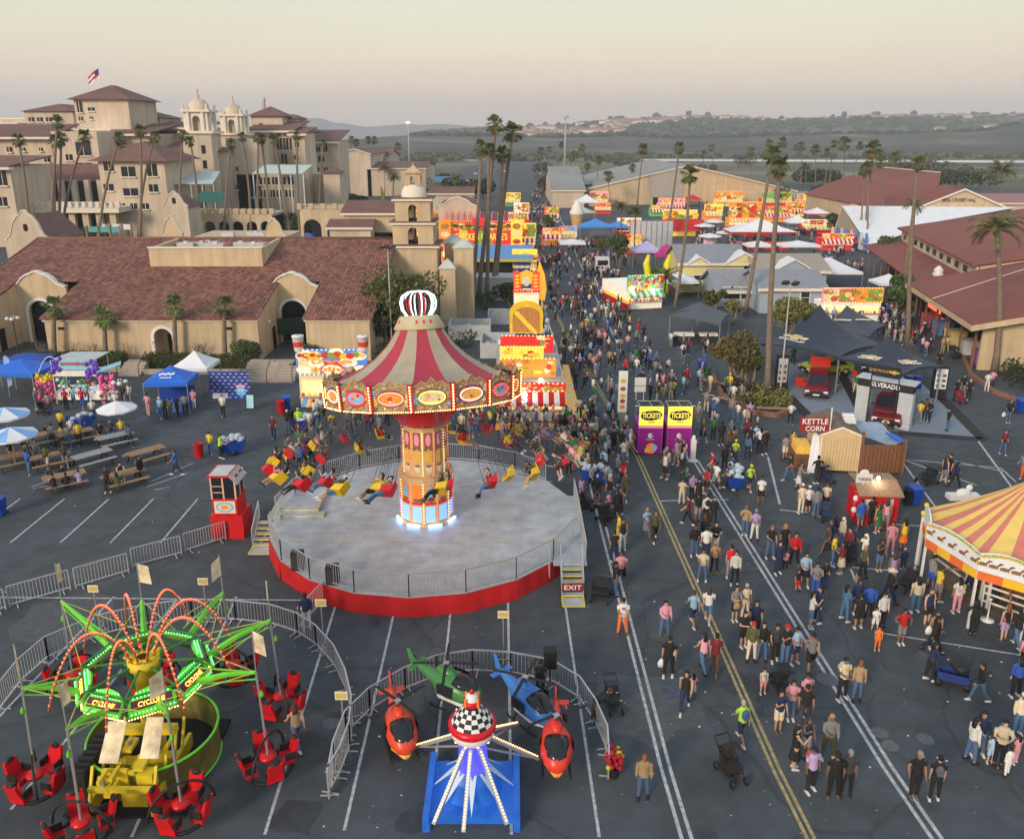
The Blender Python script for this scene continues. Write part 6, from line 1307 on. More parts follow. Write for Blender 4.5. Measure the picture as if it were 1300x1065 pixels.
simple('notice_board','white square notice board behind the ticket booths','notice board',812,508,lambda m:(m.box(-.45,-.04,.7,.45,.04,1.9,0),m.box(-.45,-.05,1.2,.45,-.041,1.24,1),m.bar((-.3,0,0),(-.3,0,.7),.05),m.bar((.3,0,0),(.3,0,.7),.05)),[WHITE,BLACK])
simple('marker_post','slim white rounded marker post at the end of the lane line','post',879,585,lambda m:(m.box(-.16,-.14,.06,.16,.14,1.5),m.ell((0,0,1.6),(.13,.12,.2)),m.box(-.3,-.25,0,.3,.25,.06)),[WHITE])
# generic food stand ------------------------------------------------------
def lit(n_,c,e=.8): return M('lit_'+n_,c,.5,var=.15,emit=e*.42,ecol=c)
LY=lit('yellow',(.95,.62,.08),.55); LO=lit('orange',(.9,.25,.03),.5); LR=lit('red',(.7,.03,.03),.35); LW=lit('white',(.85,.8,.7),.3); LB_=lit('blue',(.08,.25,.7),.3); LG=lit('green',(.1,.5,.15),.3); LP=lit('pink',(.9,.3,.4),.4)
FOOD=[M('food_'+n_,c,.6,var=.3,scale=5,emit=.06,ecol=c) for n_,c in (('crust',(.45,.2,.05)),('cream',(.85,.7,.4)),('tomato',(.6,.05,.02)),('lettuce',(.2,.4,.05)),('cheese',(.9,.55,.05)))]
def stand(label,px,py,w_,d,h,bh,body,board,text=None,tm=None,awn=None,rz=0,name='food_stand',cat='food stall',seed=1,rows=1,ztop=None,props=True,group=None,tw_=.8):
    x,y=G(px,py); rr=random.Random(seed); t=thing(name,label,cat,(x,y,0),rz,group)
    m=MB(); m.box(-w_/2,.02,0,w_/2,d,h); m.build('body',body,t)
    m=MB(); m.box(-w_/2+.2,-.03,1.0,w_/2-.2,-.003,h-.5,0); m.build('serving_hatch',M('warm_lit_interior',(.55,.32,.14),.8,emit=.7,ecol=(1,.6,.25),var=.5,scale=3),t)
    m=MB(); m.box(-w_/2,-.35,.9,w_/2,-.035,1.0); m.build('counter',M('counter_steel',(.5,.5,.5),.4,.5),t)
    m=MB(); m.box(-w_/2-.1,-.1,h+.003,w_/2+.1,.1,h+bh); B_=m.build('sign_board',board,t)
    m=MB(); np_=max(2,int(w_/1.4))
    for k in range(np_):
        u0=-w_/2+w_*k/np_+.06; u1=-w_/2+w_*(k+1)/np_-.06
        if rr.random()<.6: m.box(u0,-.106,h+.08,u1,-.101,h+bh*rr.choice((.5,.93,.93)),rr.randrange(5))
        for q in range(9): u=rr.uniform(u0+.15,u1-.15); z=h+bh*rr.uniform(.15,.85); m.box(u-.14,-.112-.0005*q,z-.025,u+rr.uniform(.05,.14),-.107,z+.025,rr.choice((1,0,2)))
    nf=int(w_*2.2*rows)
    for k in range(nf):
        u=-w_/2+(k%max(1,nf//rows)+.5)*w_/max(1,nf//rows); z=h+bh*(.25+.5*rr.random()) if not text else h+bh*(.72+.1*rr.random()); s_=bh*(.10+.07*rr.random()) if text else bh*rr.uniform(.10,.22)
        oval(m,(u,-.12-.002*(k%3),z),(1,0,0),(0,0,1),s_*1.3,s_,(0,0,0),rr.randrange(5),12); oval(m,(u,-.135,z+s_*.2),(1,0,0),(0,0,1),s_*.8,s_*.5,(0,0,0),rr.randrange(5),10)
    m.build('food_picture',FOOD,B_)
    if text:
        for i,s_ in enumerate(text.split('/')):
            nn=len(text.split('/')); txt(B_,s_,tm or LY,w_*tw_,(0,-.15,h+bh*(.36 if nn==1 else (.52,.2)[i])),h=bh*(.3 if nn==1 else .24),d=.02,bold=.02)
    if awn:
        m=MB(); ns=int(w_/.4)
        for k in range(ns): u0=-w_/2+w_*k/ns; u1=-w_/2+w_*(k+1)/ns; m.slab([(u0,-1.0,h-.65),(u1,-1.0,h-.65),(u1,-.03,h-.1),(u0,-.03,h-.1)],(0,0,.03),k%2); m.slab([(u0,-1.0,h-.9),(u1,-1.0,h-.9),(u1,-1.0,h-.65),(u0,-1.0,h-.65)],(0,.02,0),k%2)
        m.build('awning',list(awn),t)
    m=MB(); bulbs(m,(-w_/2,-.2,h+.05),(w_/2,-.2,h+.05),int(w_*3),.05); bulbs(m,(-w_/2,-.15,h+bh),(w_/2,-.15,h+bh),int(w_*3),.05); m.build('bulb_row',BULBW,t)
    if props:
        m=MB()
        for k in range(int(w_*2)): m.cb((-w_/2+.3+k*.5*(w_-.6)/max(1,w_-.1),-.2,1.12),(.2,.15,.24),k%3)
        m.build('goods',[FOOD[2],FOOD[4],FOOD[1]],t)
    return t
AW_R=(REDV,WHITE); AW_Y=(YEL,WHITE); AW_B=(BLUEV,WHITE)
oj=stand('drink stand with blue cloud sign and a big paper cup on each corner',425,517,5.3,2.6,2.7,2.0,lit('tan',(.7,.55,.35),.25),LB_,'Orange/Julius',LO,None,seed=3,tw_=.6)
for s in (-1,1): m=MB(); m.lathe([(.32,4.6),(.45,5.7),(.48,5.72),(.48,5.8),(.1,5.85)],14,c=(s*2.5,0,0)); m.lathe([(.39,4.95),(.435,5.35)],14,c=(s*2.5,0,0),mi=1); m.build('giant_cup',[WHITE,FOOD[2]],oj)
m=MB()
for k,(u,z,r_) in enumerate(((-2.0,4.3,.5),(-1.2,3.6,.5),(0,3.1,.6),(1.3,3.7,.55),(2.1,4.2,.5),(.4,4.5,.45),(-2.2,3.1,.45),(2.2,3.1,.5))): oval(m,(u,-.107-.0015*k,z),(1,0,0),(0,0,1),r_*1.3,r_*.7,(0,0,0),0)
m.build('cloud_picture',[M('cloud_peach',(.85,.7,.5),.6,emit=.25)],oj)
m=MB()
for k in range(9): m.slab([(-2.65+.6*k,-.045,0.02),(-2.35+.6*k,-.045,.02),(-2.05+.6*k,-.045,.9),(-2.35+.6*k,-.045,.9)],(0,.004,0),k%2)
m.build('skirt_pattern',[PAL[5],PAL[1]],oj)
# corn dog stand by the street
rr_=random.Random(8)
cd=stand('long corn dog stand with arched yellow sign and orange checkered skirting along the street',672,535,5.2,16,2.4,.6,lit('cream',(.75,.65,.5),.25),LR,None,None,AW_R,seed=5)
m=MB()
for i in range(13):
    for j in range(3): x0=2.75+.35*j; 
    for j in range(3): m.box(2.7+.42*j,.2+i*1.2,.02,2.7+.42*(j+1),.2+(i+1)*1.2-.001,.06 if j else .5,(i+j)%2)
for i in range(16): m.box(-2.5+i*.45,-1.9,.02,-2.5+(i+1)*.45,-1.2,.3,i%2)
m.build('checkered_skirt',[M('checker_orange',(.8,.36,.03),.6,emit=.15),M('checker_cream',(.75,.66,.45),.6)],cd)
m=MB(); 
P=[(-2.1,0),(-2.1,2.0)]+[(-2.1*cos(pi*k/10),2.0+1.0*sin(pi*k/10)) for k in range(1,10)]+[(2.1,2.0),(2.1,0)]
P=[(x_*.72,z_) for x_,z_ in P]; m.slab([(x_,15.2,3.2+z_) for x_,z_ in P],(0,.12,0),0); m.slab([(x_*.82,15.18,3.3+z_*.78) for x_,z_ in P],(0,.015,0),1)
for k in range(9): oval(m,(-.8+.19*k,15.16,5.0-.20*k),(1,0,-.7),(.5,0,.9),.28,.2,(0,-.002*k,0),2)
m.build('arched_sign',[lit('lemon',(.72,.48,.03),.12),FOOD[0],FOOD[4]],cd)
m=MB(); m.slab([(-2.6,1.5,2.41),(2.6,1.5,2.41),(2.6,14,2.41),(-2.6,14,2.41)],(0,0,.08),0)
for k in range(12): m.box(-2.6,1.9+k,2.493,2.6,1.96+k,2.53,1)
m.build('white_roof',[M('dull_white_roof',(.42,.40,.37),.7,var=.25,scale=1),STEEL],cd)
for yy,bw,mt in ((3.2,4.4,'lit_orange'),(7.0,3.6,'lit_yellow'),(10.8,4.6,'lit_red')):
    m=MB(); m.box(-2.3,yy,2.54,-2.3+bw,yy+.1,4.0); o_=m.build('roof_board',MC[mt],cd); m=MB()
    for k in range(16): oval(m,(-2.1+rr_.random()*(bw-.4),yy-.004-.002*k,2.75+rr_.random()*1.1),(1,0,0),(0,0,1),rr_.uniform(.12,.4),rr_.uniform(.08,.25),(0,0,0),rr_.randrange(5),10)
    m.build('food_picture',FOOD,o_); m=MB(); bulbs(m,(-2.3,yy-.05,4.02),(-2.3+bw,yy-.05,4.02),14,.05); m.build('bulb_row',BULBW,cd)
m=MB(); 
for k in range(10): m.bar((2.6,.5+1.5*k,0),(2.6,.5+1.5*k,2.6),.08); 
m.bar((2.6,.5,2.6),(2.6,14,2.6),.1); m.build('truss',STEEL,cd)
m=MB(); m.ell((-.3,-.6,2.3),.1); m.ell((.9,2.0,2.7),.1); m.build('lamp',LAMPW,cd)
fs_=stand('narrow stand crowned by a flame red winged sign with a pale face panel',668,398,3.0,3,2.5,.4,LW,LR,None,None,None,seed=9)
m=MB()
for s in (-1,1):
    m.slab([(s*.6,-.1,2.95),(s*1.5,-.1,2.95),(s*1.6,-.1,4.9),(s*1.1,-.1,5.3),(s*.7,-.1,4.8)],(0,.1,0),0)
    for k in range(4): oval(m,(s*1.1,-.12-.002*k,3.3+.42*k),(1,0,0),(0,0,1),.3,.16,(0,0,0),1)
m.slab([(-.65,-.15,3.6),(.65,-.15,3.6),(.8,-.15,4.9),(0,-.15,5.3),(-.8,-.15,4.9)],(0,.06,0),1); oval(m,(0,-.17,3.9),(1,0,0),(0,0,1),.38,.6,(0,0,0),2); m.build('winged_sign',[M('flame_red',(.75,.05,.02),.5,emit=.4),M('flame_orange',(.9,.3,.02),.5,emit=.5),WHITE],fs_)
simple('flame_sign','tall orange flame shaped upright sign at the street edge','sign',688,392,lambda m:(m.slab([(-.5,0,1.2),(.35,0,1.0),(.55,0,2.5),(.3,0,4.2),(-.35,0,5.9),(-.6,0,4.8),(-.3,0,3.2)],(0,.15,0),0),m.slab([(.0,-.01,1.4),(.35,-.01,1.2),(.5,-.01,2.6),(.2,-.01,4.0),(-.1,-.01,3.0)],(0,.01,0),1),m.bar((0,.1,0),(0,.1,1.2),.15,mi=1)),[M('flame_orange'),LY])
cc=stand('wide red and gold chicken stand with two picture towers and yellow lettering',611,335,13.2,5,3.1,3.9,LO,LR,"CHICKEN CHARLIE'S",LY,AW_R,seed=11,rows=2,tw_=.66)
for s,mt in ((-1,LO),(1,LY)): m=MB(); m.box(s*5.9-.95,-.3,2.6,s*5.9+.95,-.12,7.3,0); oval(m,(s*5.9,-.32,6.2),(1,0,0),(0,0,1),.7,.5,(0,0,0),1); oval(m,(s*5.9,-.32,4.9),(1,0,0),(0,0,1),.7,.45,(0,0,0),2); oval(m,(s*5.9,-.32,3.7),(1,0,0),(0,0,1),.7,.4,(0,0,0),3); m.build('picture_tower',[mt]+FOOD[:3],cc)
m=MB(); m.box(-1.4,-.3,6.2,1.4,-.1,7.6); m.build('top_board',LR,cc)
m=MB()
for k in range(26): u=-6.2+.5*k; m.tube([(u,.6,6.6),(u,.6,8.2),(u+.12,.6,8.5),(u+.28,.6,8.3)],.07,5,mi=k%2)
m.build('cane_finial',[PAL[8],PAL[2]],cc)
for i,(px,py,w_,h,bh,bd,br_,tx_,lb) in enumerate((
  (480,318,5.5,2.2,2.2,LG,LY,None,'pale green and yellow picture board stand beyond the tile roofed hall'),
  (862,300,7.0,2.5,3.0,LY,LY,None,'yellow potato stand with heaped food picture on its crown'),
  (945,292,7.5,2.6,3.6,LO,LO,None,'orange food stand with tall carved looking orange sign'),
  (852,268,7.5,2.0,1.6,LP,LP,None,'small pink stand with pale picture board against the arena wall'),
  (925,262,8,2.0,2.4,LY,LO,None,'gold crested stand with tall spikes in front of the arena wall'),
  (986,282,6.5,2.2,1.6,LO,LR,None,'long orange counter stand behind the red valance tent'),
  (985,262,9,2.2,2.0,LR,LG,None,'red and green stand farther up the midway beside the arena'),
  (712,262,5,2.0,2.2,LO,LY,None,'orange and yellow stand at the street edge before the arena'),
  (760,262,5.5,2.0,2.4,LW,LP,None,'white stand with pink trim at the arena corner'),
  (658,300,4,2.2,2.8,LY,LW,None,'yellow lit stand along the street below the palm tops'),
  (650,262,5,2.0,2.0,LG,LY,None,'green and yellow stand at the far bend of the street'),
  (1008,275,5,2.0,1.8,LY,LO,None,'yellow and orange cone topped stand up the side midway'),
  (1044,298,9,2.0,1.2,LR,LW,None,'dark red and white game row opposite the marquee end'),
  (700,312,3.5,2.2,1.2,LO,LR,None,'orange lit snack cart at the edge of the busy street'),
  (765,272,4.5,2.0,1.0,LR,LR,None,'low red game stand beside the blue tent'),
  (668,318,3.4,2.4,2.6,LY,LY,None,'slim gold lit stand along the near side of the street'),
  (666,352,3.6,2.4,1.8,LW,LY,None,'cream and gold stand just behind the flame winged one'),
  (662,283,3.6,2.4,2.4,LO,LW,None,'orange based stand where the street row begins'),
  (541,300,4,2.2,3.4,LY,LO,None,'tall orange menu stand hard against the bell tower'),
  (700,283,3.4,2.2,1.6,LW,LR,None,'red fronted stand near the giant cone kiosk'),
  (722,308,3.2,2.2,1.0,LW,LB_,None,'small blue fronted stand by the street canopy'),
  (798,300,5,2.2,1.6,LR,LW,None,'pale fronted stand between the street palms and blue tents'),
  (800,322,4,2.2,1.2,LR,LR,None,'little red stand at the foot of the date palms'),
  (1062,318,6,2.2,.9,LR,LR,None,'low maroon game row nearer the marquee'),
  (905,280,4.5,2.2,1.8,LO,LY,None,'gold and orange stand between the arena and umbrellas'),
  (1022,262,5,2.0,1.6,LP,LY,None,'pink and gold stand in the distance by the date palms'),
  (962,300,5,2.2,1.2,LR,LO,None,'orange roofed counter just behind the long red valance tent'),
  (835,275,4,2.0,.9,LG,LG,None,'small green stand behind the white mesh screen'),
  (725,335,0,0,0,None,None,None,None))):
    if not w_: continue
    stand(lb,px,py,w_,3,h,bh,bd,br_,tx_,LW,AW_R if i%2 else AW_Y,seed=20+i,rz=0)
# lower right lit panels
for px,tx_,bd,lb in ((1061,None,LP,'pink framed candy stand with picture panel behind the navy tents'),(1096,None,LO,'orange framed churro stand with picture panel beside the pink one')):
    stand(lb,px,408,3.6,2.6,2.2,1.7,LW,bd,tx_,LW,None,seed=px)
# game booth with green awning and red counters along the street
gb_=stand('white and green game booth hung with plush toys, its red counter running along the street',818,392,4.6,9,2.4,1.8,LW,LG,None,None,(M('awn_green',(.08,.4,.15),.6),WHITE),seed=41,rz=rad(14))
m=MB(); rr=random.Random(4)
for k in range(60): m.ell((rr.uniform(-2.2,2.2),rr.uniform(-.5,-.1),rr.uniform(1.1,4.0)),rr.uniform(.12,.26),k%6,7,5)
m.build('plush_toy',[PAL[8],PAL[3],PAL[5],PAL[0],PAL[2],WHITE],gb_)
m=MB(); m.box(-2.9,-1.5,0,-2.4,8,1.0,0); m.box(-3.0,-1.5,1.003,-2.3,8,1.1,1); m.build('side_counter',[REDP,FOOD[4]],gb_)
m=MB(); m.ell((-1.9,-.2,2.6),.1); m.ell((.9,-.4,2.4),.1); m.build('lamp',LAMPW,gb_)
def tent(label,px,py,w_,d,h,mat,rz=0,ph=1.1,val=None,legs=True,name='canopy_tent',txts=None,tm=None,group=None,walls=False):
    x,y=G(px,py); t=thing(name,label,'tent',(x,y,0),rz,group); m=MB(); a=w_/2
    P=[(-a,0,h),(a,0,h),(a,d,h),(-a,d,h)]; k=.07
    ct=(0,d/2,h+ph)
    n=6; ring=[]
    for i in range(4):
        p=Vector(P[i]); q=Vector(P[(i+1)%4])
        for j in range(4): ring.append(p+(q-p)*j/4)
    prev=ring
    for s in range(1,n):
        u=s/n; cur=[]
        for e in ring: v=e+(Vector(ct)-e)*u; v.z=e.z+(ph)*(u**1.25); cur.append(v)
        N_=len(ring); m.add(prev+cur,[(i,(i+1)%N_,N_+(i+1)%N_,N_+i) for i in range(N_)],0,False); prev=cur
    N_=len(ring); m.add(prev+[Vector(ct)],[(i,(i+1)%N_,N_) for i in range(N_)])
    for i in range(N_): p,q=ring[i],ring[(i+1)%N_]; m.add([p,q,q-Vector((0,0,.3)),p-Vector((0,0,.3))],[(0,1,2,3)],1 if val else 0)
    m.build('canopy',[mat,val or mat],t)
    if legs:
        for q in P: m=MB(); m.bar((q[0]*.98,q[1]*.98+.02,0),(q[0]*.98,q[1]*.98+.02,h),.05 if w_<5 else .1); m.build('leg',STEEL,t)
    if walls: m=MB(); m.box(-a*.9,d*.4,0,a*.9,d*.42,h*.8); m.build('back_wall',CLOTHW,t)
    if txts:
        for (s_,yy,w2,hh) in txts: o=txt(t,s_,tm or LET,w2,(0,-.03,yy),h=hh,d=.006,bold=.01)
    return t
bt_=tent('blue sponsor tent with lettered roof and people queueing at its counter',214,526,3.3,3.0,2.5,BLUEV,rad(4),1.0)
m=MB(); rq=random.Random(3)
for k in range(9): oval(m,(-.5+.13*k,.62+.03*(k%3),2.5+.46+.03*(k%3)),(1,0,0),(0,.83,.56),.06,.12,(0,-.03,.05),0,8)
for k in range(7): oval(m,(-.4+.13*k,.38,2.5+.28),(1,0,0),(0,.83,.56),.05,.07,(0,-.03,.05),0,8)
m.build('roof_logo',[LET],bt_)
m=MB(); m.box(-1.1,.5,0,1.1,.9,1.0,0); m.box(-1.4,2.4,0,1.4,2.45,1.6,1); m.build('counter',[M('table_drape_blue',(.05,.2,.55),.7),BLUEP],bt_)
tent('plain white pop up tent with arched side behind the blue sponsor tent',244,505,3.0,3.0,2.5,CLOTHW,0,1.1)
be=tent('bright blue flat roofed tent cut by the picture edge, a feather banner before it',14,512,4.6,3.6,2.5,BLUEV,rad(-8),.7)
tent('second blue shade tent lower and behind the edge tent',28,492,3.4,3.0,2.2,BLUEP,0,.5)
simple('feather_banner','tall pale blue feather banner beside the edge tent','banner',13,505,lambda m:(m.bar((0,0,0),(0,0,1),.04,mi=1),m.slab([(0,0,.9),(.35,0,1.1),(.55,0,2.4),(.45,0,3.3),(.2,0,3.6),(0,0,3.4)],(0,.02,0),0)),[M('pale_blue_banner',(.25,.42,.8),.6),STEEL])
x,y=G(293,508); bd=thing('backdrop','dark blue photo backdrop with rows of small logos','backdrop',(x,y,0)); m=MB(); m.box(-1.6,0,0,1.6,.06,2.4); bo=m.build('panel',M('royal_blue_print',(.03,.06,.30),.6),bd)
m=MB(); 
for j in range(8):
    for i in range(7): oval(m,(-1.4+.46*i+.2*(j%2),-.004,.25+.28*j),(1,0,0),(0,0,1),.12,.035,(0,0,0),0,6)
oval(m,(.9,-.008,.75),(1,0,0),(0,0,1),.42,.4,(0,0,0),1); oval(m,(.75,-.012,.85),(1,0,0),(0,0,1),.1,.1,(0,0,0),0); oval(m,(1.0,-.012,.85),(1,0,0),(0,0,1),.1,.1,(0,0,0),0); oval(m,(.9,-.006,1.2),(1,0,0),(0,0,1),.42,.1,(0,0,0),2); m.box(-1.4,-.012,.15,-.2,-.004,.6,0); m.build('logo_print',[WHITE,PAL[5],PAL[8]],bd)
simple('easel_sign','small pale blue easel sign standing by the photo backdrop','sign',318,521,lambda m:(m.slab([(-.33,-.05,.1),(.33,-.05,.1),(.33,.2,1.3),(-.33,.2,1.3)],(0,.04,0),0),m.slab([(-.27,-.06,.2),(.27,-.06,.2),(.27,.17,1.2),(-.27,.17,1.2)],(0,.005,0),1)),[BLACK,M('pale_cyan',(.35,.65,.75),.5)])
# souvenir cart
x,y=G(104,512); sv=thing('souvenir_cart','souvenir cart with blue canopy, purple balloons and racks of pink plush toys','stall',(x,y,0)); m=MB(); m.box(-1.9,0,.3,1.9,1.8,1.0,0); m.build('counter',LW,sv)
m=MB(); m.box(-1.8,-.2,2.3,1.6,-.1,2.75,0); s1_=m.build('sign_board',M('navy_red_board',(.75,.72,.7),.5),sv); txt(s1_,'SOUVENIRS',M('sign_red_ink',(.6,.03,.03),.5),2.4,(0,-.12,3.3),h=.26,d=.01,bold=.02)
m=MB(); m.slab([(-1.8,-.08,2.8),(1.6,-.08,2.8),(1.5,.0,3.6),(-1.4,.0,3.6)],(0,.06,0),0); m.slab([(-1.8,0,3.6),(1.6,0,3.6),(1.9,1.8,3.75),(-1.2,1.8,3.75)],(0,0,.05),1); m.slab([(1.7,-.3,2.6),(3.4,.3,3.1),(3.4,.4,3.4),(1.7,-.2,2.9)],(0,.05,0),0); m.build('canopy_sign',[M('aqua_board',(.25,.5,.65),.5),M('grey_awning',(.45,.5,.5),.5)],sv)
m=MB(); 
for c in ((-1.9,-.1),(1.7,-.1),(-1.9,1.7),(1.7,1.7)): m.bar((*c,0),(*c,3.6),.05)
m.tube([(-3.6+1.9*t-.0,0.2,1.5+2.3*math.sin(pi*t*.62)) for t in [i/8 for i in range(9)]],.035,5); m.build('frame_pipe',WHITE,sv)
rr=random.Random(12)
for cx_,cy_,w_,zs,name_ in ((-2.7,0,.75,((0.2,.9,5),(.9,1.5,2),(1.5,1.9,0),(1.9,2.4,1)),'plush_rack'),(2.3,-.1,.75,((.1,1.1,3),(1.1,2.0,0),(2.0,2.3,4)),'plush_rack')):
    m=MB()
    for z0,z1,cset in zs:
        for k in range(34): a_=rr.uniform(0,2*pi); r_=w_*(1 if z0<1 else .8)*rr.uniform(.6,1); m.ell((cx_+r_*cos(a_),cy_+r_*sin(a_)*.7,rr.uniform(z0,z1)),(rr.uniform(.08,.16),)*3,{5:rr.choice((3,4,0)),2:rr.choice((2,4,5)),0:0,1:1,3:rr.choice((0,3,4)),4:0}[cset],6,4)
    m.build(name_,[M('hot_pink',(.85,.12,.35),.6),YEL,PAL[2],WHITE,PAL[7],M('magenta_plush',(.6,.15,.6),.6)],sv)
for cx_ in (-1.6,1.1,1.55):
    m=MB()
    for k in range(12): m.ell((cx_+rr.uniform(-.4,.4),-.1+rr.uniform(-.2,.2),2.7+rr.uniform(-.5,1.0)),(.17,.17,.2),0,8,6)
    m.build('balloon_bunch',M('purple_balloon',(.14,.05,.50),.3),sv)
m=MB()
for k in range(40): m.ell((rr.uniform(-1.7,1.5),rr.uniform(-.3,.3),rr.uniform(.9,2.1)),rr.uniform(.08,.17),k%5,6,4)
m.build('hanging_toy',[PAL[8],WHITE,PAL[5],PAL[4],PAL[7]],sv)
# umbrellas and picnic tables
def umbrella(label,px,py,r=1.35,h=2.5,mat=CLOTHW,two=False,nm='patio_umbrella'):
    x,y=G(px,py); t=thing(nm,label,'umbrella',(x,y,0),R.uniform(0,1),'white patio umbrellas'); m=MB()
    for k in range(8):
        a0_,a1_=2*pi*k/8,2*pi*(k+1)/8; am=(a0_+a1_)/2
        m.add([(0,0,h),circ(r,a0_,h-.5),circ(r*.97,am,h-.55),circ(r,a1_,h-.5)],[(0,1,2),(0,2,3)],1 if two and k%2 else 0); m.add([circ(r,a0_,h-.5),circ(r*.97,am,h-.55),circ(r*.97,am,h-.68),circ(r,a0_,h-.62)],[(0,1,2,3)],0); m.add([circ(r,a1_,h-.5),circ(r*.97,am,h-.55),circ(r*.97,am,h-.68),circ(r,a1_,h-.62)],[(0,1,2,3)],0)
    m.build('canopy',[mat,M('umbrella_blue',(.2,.42,.8),.6)],t); m=MB(); m.bar((0,0,0),(0,0,h),.05); m.build('pole',STEEL,t)
    return t
umbrella('white umbrella over the picnic table by the trash cart',153,551); umbrella('white and blue umbrella at the edge, behind the seated family',12,560,1.6,two=True); umbrella('lower white and blue umbrella at the picture edge',20,588,1.6,two=True)
for i,(px,py) in enumerate(((893,303),(905,297),(922,313),(945,303),(965,313),(900,318),(958,298),(975,303))):
    umbrella('%s white umbrella of the crowded eating area before the orange stand'%ords[i],px,py,2.2,3.2)
def table(label,px,py,hd,mat,sc=1.0):
    x,y=G(px,py); t=thing('picnic_table',label,'picnic table',(x,y,0),rad(hd),'picnic tables on the asphalt'); m=MB()
    for k in range(4): m.box(-.93,-.36+.185*k,.70,.93,-.36+.185*k+.165,.745)
    m.build('tabletop',mat,t)
    for s in (-1,1): m=MB(); m.box(-.93,s*.72-.13,.42,.93,s*.72+.13,.46); m.build('bench',mat,t)
    for s in (-1,1):
        m=MB(); m.bar((s*.7,-.28,.7),(s*.7,-.78,0),.09,.05); m.bar((s*.7,.28,.7),(s*.7,.78,0),.09,.05); m.bar((s*.7,-.75,.39),(s*.7,.75,.39),.09,.05); m.build('leg_frame',M('dark_leg',(.05,.045,.04),.8),t)
    t.scale=(1.25,1.25,1.1); return t
TABS=[('brown picnic table at the picture edge, two people on it',20,592,40,WOOD),('brown picnic table with a man in dark green standing behind',66,592,38,WOOD),('brown picnic table crowded with five people, nearest the parking lines',84,618,35,WOOD),('empty grey picnic table with a napkin left on it',119,590,48,WOODG),('empty pale brown picnic table beside the painted hatching',187,586,48,WOOD),('pale brown picnic table with a white bag on it',160,615,42,WOOD),('brown picnic table by the blue trash cart, several people around it',97,562,42,WOOD),('grey picnic table shaded by the white umbrella',148,566,42,WOODG),('brown picnic table beside the white and blue umbrella',50,566,42,WOOD)]
TP=[]
for lb,px,py,hd,mt in TABS: t=table(lb.replace('nearest','next to'),px,py,hd,mt); TP.append((t.location.x,t.location.y,rad(hd)))
# bins, carts, strollers
def barrel(label,px,py,mat,r=.3,h=.95,nm='trash_barrel'):
    x,y=G(px,py); m=MB(); m.lathe([(r*.9,0),(r,.1),(r,h),(r+.03,h+.02),(r-.04,h+.03),(r-.05,h-.3),(.01,h-.3)],16); o=m.build(nm,mat,None,(x,y,0)); tag(o,label,'trash can')
barrel('red trash barrel beside the yellow vested workers',253,580,REDP); barrel('red trash barrel near the drink stand, a blue bin behind it',357,524,REDP); barrel('green trash barrel beside the totem sign',781,548,M('green_plastic',(.02,.16,.07),.5)); barrel('green trash barrel near the seated row by the planter',897,480,M('green_plastic')); barrel('dark grey trash barrel near the token booth',1152,640,BLACK)
def wbin(label,px,py,rz=0,mat=BLUEP):
    x,y=G(px,py); t=thing('wheeled_bin',label,'recycling bin',(x,y,0),rz); m=MB(); m.add([(-.24,-.26,.08),(.24,-.26,.08),(.24,.26,.08),(-.24,.26,.08),(-.32,-.34,1.0),(.32,-.34,1.0),(.32,.34,1.0),(-.32,.34,1.0)],[(0,3,2,1),(4,5,6,7),(0,1,5,4),(1,2,6,5),(2,3,7,6),(3,0,4,7)]); m.build('body',mat,t); m=MB(); m.slab([(-.34,-.36,1.0),(.34,-.36,1.0),(.34,.36,1.1),(-.34,.36,1.1)],(0,0,.05)); m.build('lid',mat,t)
    for s in (-1,1): m=MB(); m.tube([(s*.25,.28,.1),(s*.3,.28,.1)],.1,10); m.build('wheel',BLACK,t)
wbin('blue recycling bin beside the dark barrel by the token booth',1160,640,.2); wbin('blue recycling bin on the asphalt near the landscaped bank',1295,524,.1); wbin('blue recycling bin cut by the picture edge next to the parking lines',0,655); wbin('blue recycling bin near the green barrel and benches',890,472,.1); wbin('blue recycling bin behind the red barrel at the drink stand',364,520,.3)
def cart(label,px,py,hd,bags=True):
    x,y=G(px,py); t=thing('trash_cart',label,'cart',(x,y,0),rad(hd),'blue tilt carts of rubbish bags'); m=MB(); m.add([(-.7,-.35,.2),(.5,-.35,.2),(.5,.35,.2),(-.7,.35,.2),(-1.0,-.5,1.0),(.85,-.5,1.0),(.85,.5,1.0),(-1.0,.5,1.0)],[(0,3,2,1),(0,1,5,4),(1,2,6,5),(2,3,7,6),(3,0,4,7)]); m.build('tub',BLUEP,t); m=MB(); rr=random.Random(int(px))
    for k in range(12): m.ell((rr.uniform(-.75,.65),rr.uniform(-.35,.35),rr.uniform(.85,1.25)),(rr.uniform(.2,.3),rr.uniform(.18,.28),rr.uniform(.15,.25)),0,8,5)
    m.build('rubbish_bag',M('clear_bag',(.42,.50,.58),.3,var=.3,scale=9,bump=.8),t)
    for s in (-1,1): m=MB(); m.tube([(0,s*.38,.18),(0,s*.44,.18)],.18,12); m.build('wheel',BLACK,t)
cart('blue trash cart heaped with clear bags in front of the souvenir cart',106,545,30); cart('blue trash cart with clear bags by the red barrel, worker alongside',297,576,20); cart('blue trash cart beside the ride fence, yellow capped worker behind',757,614,-20); cart('upright blue trash cart pushed down the lane between queue and popcorn hut',932,618,80); cart('blue trash cart behind the flying seats near the drink stand',392,546,35)
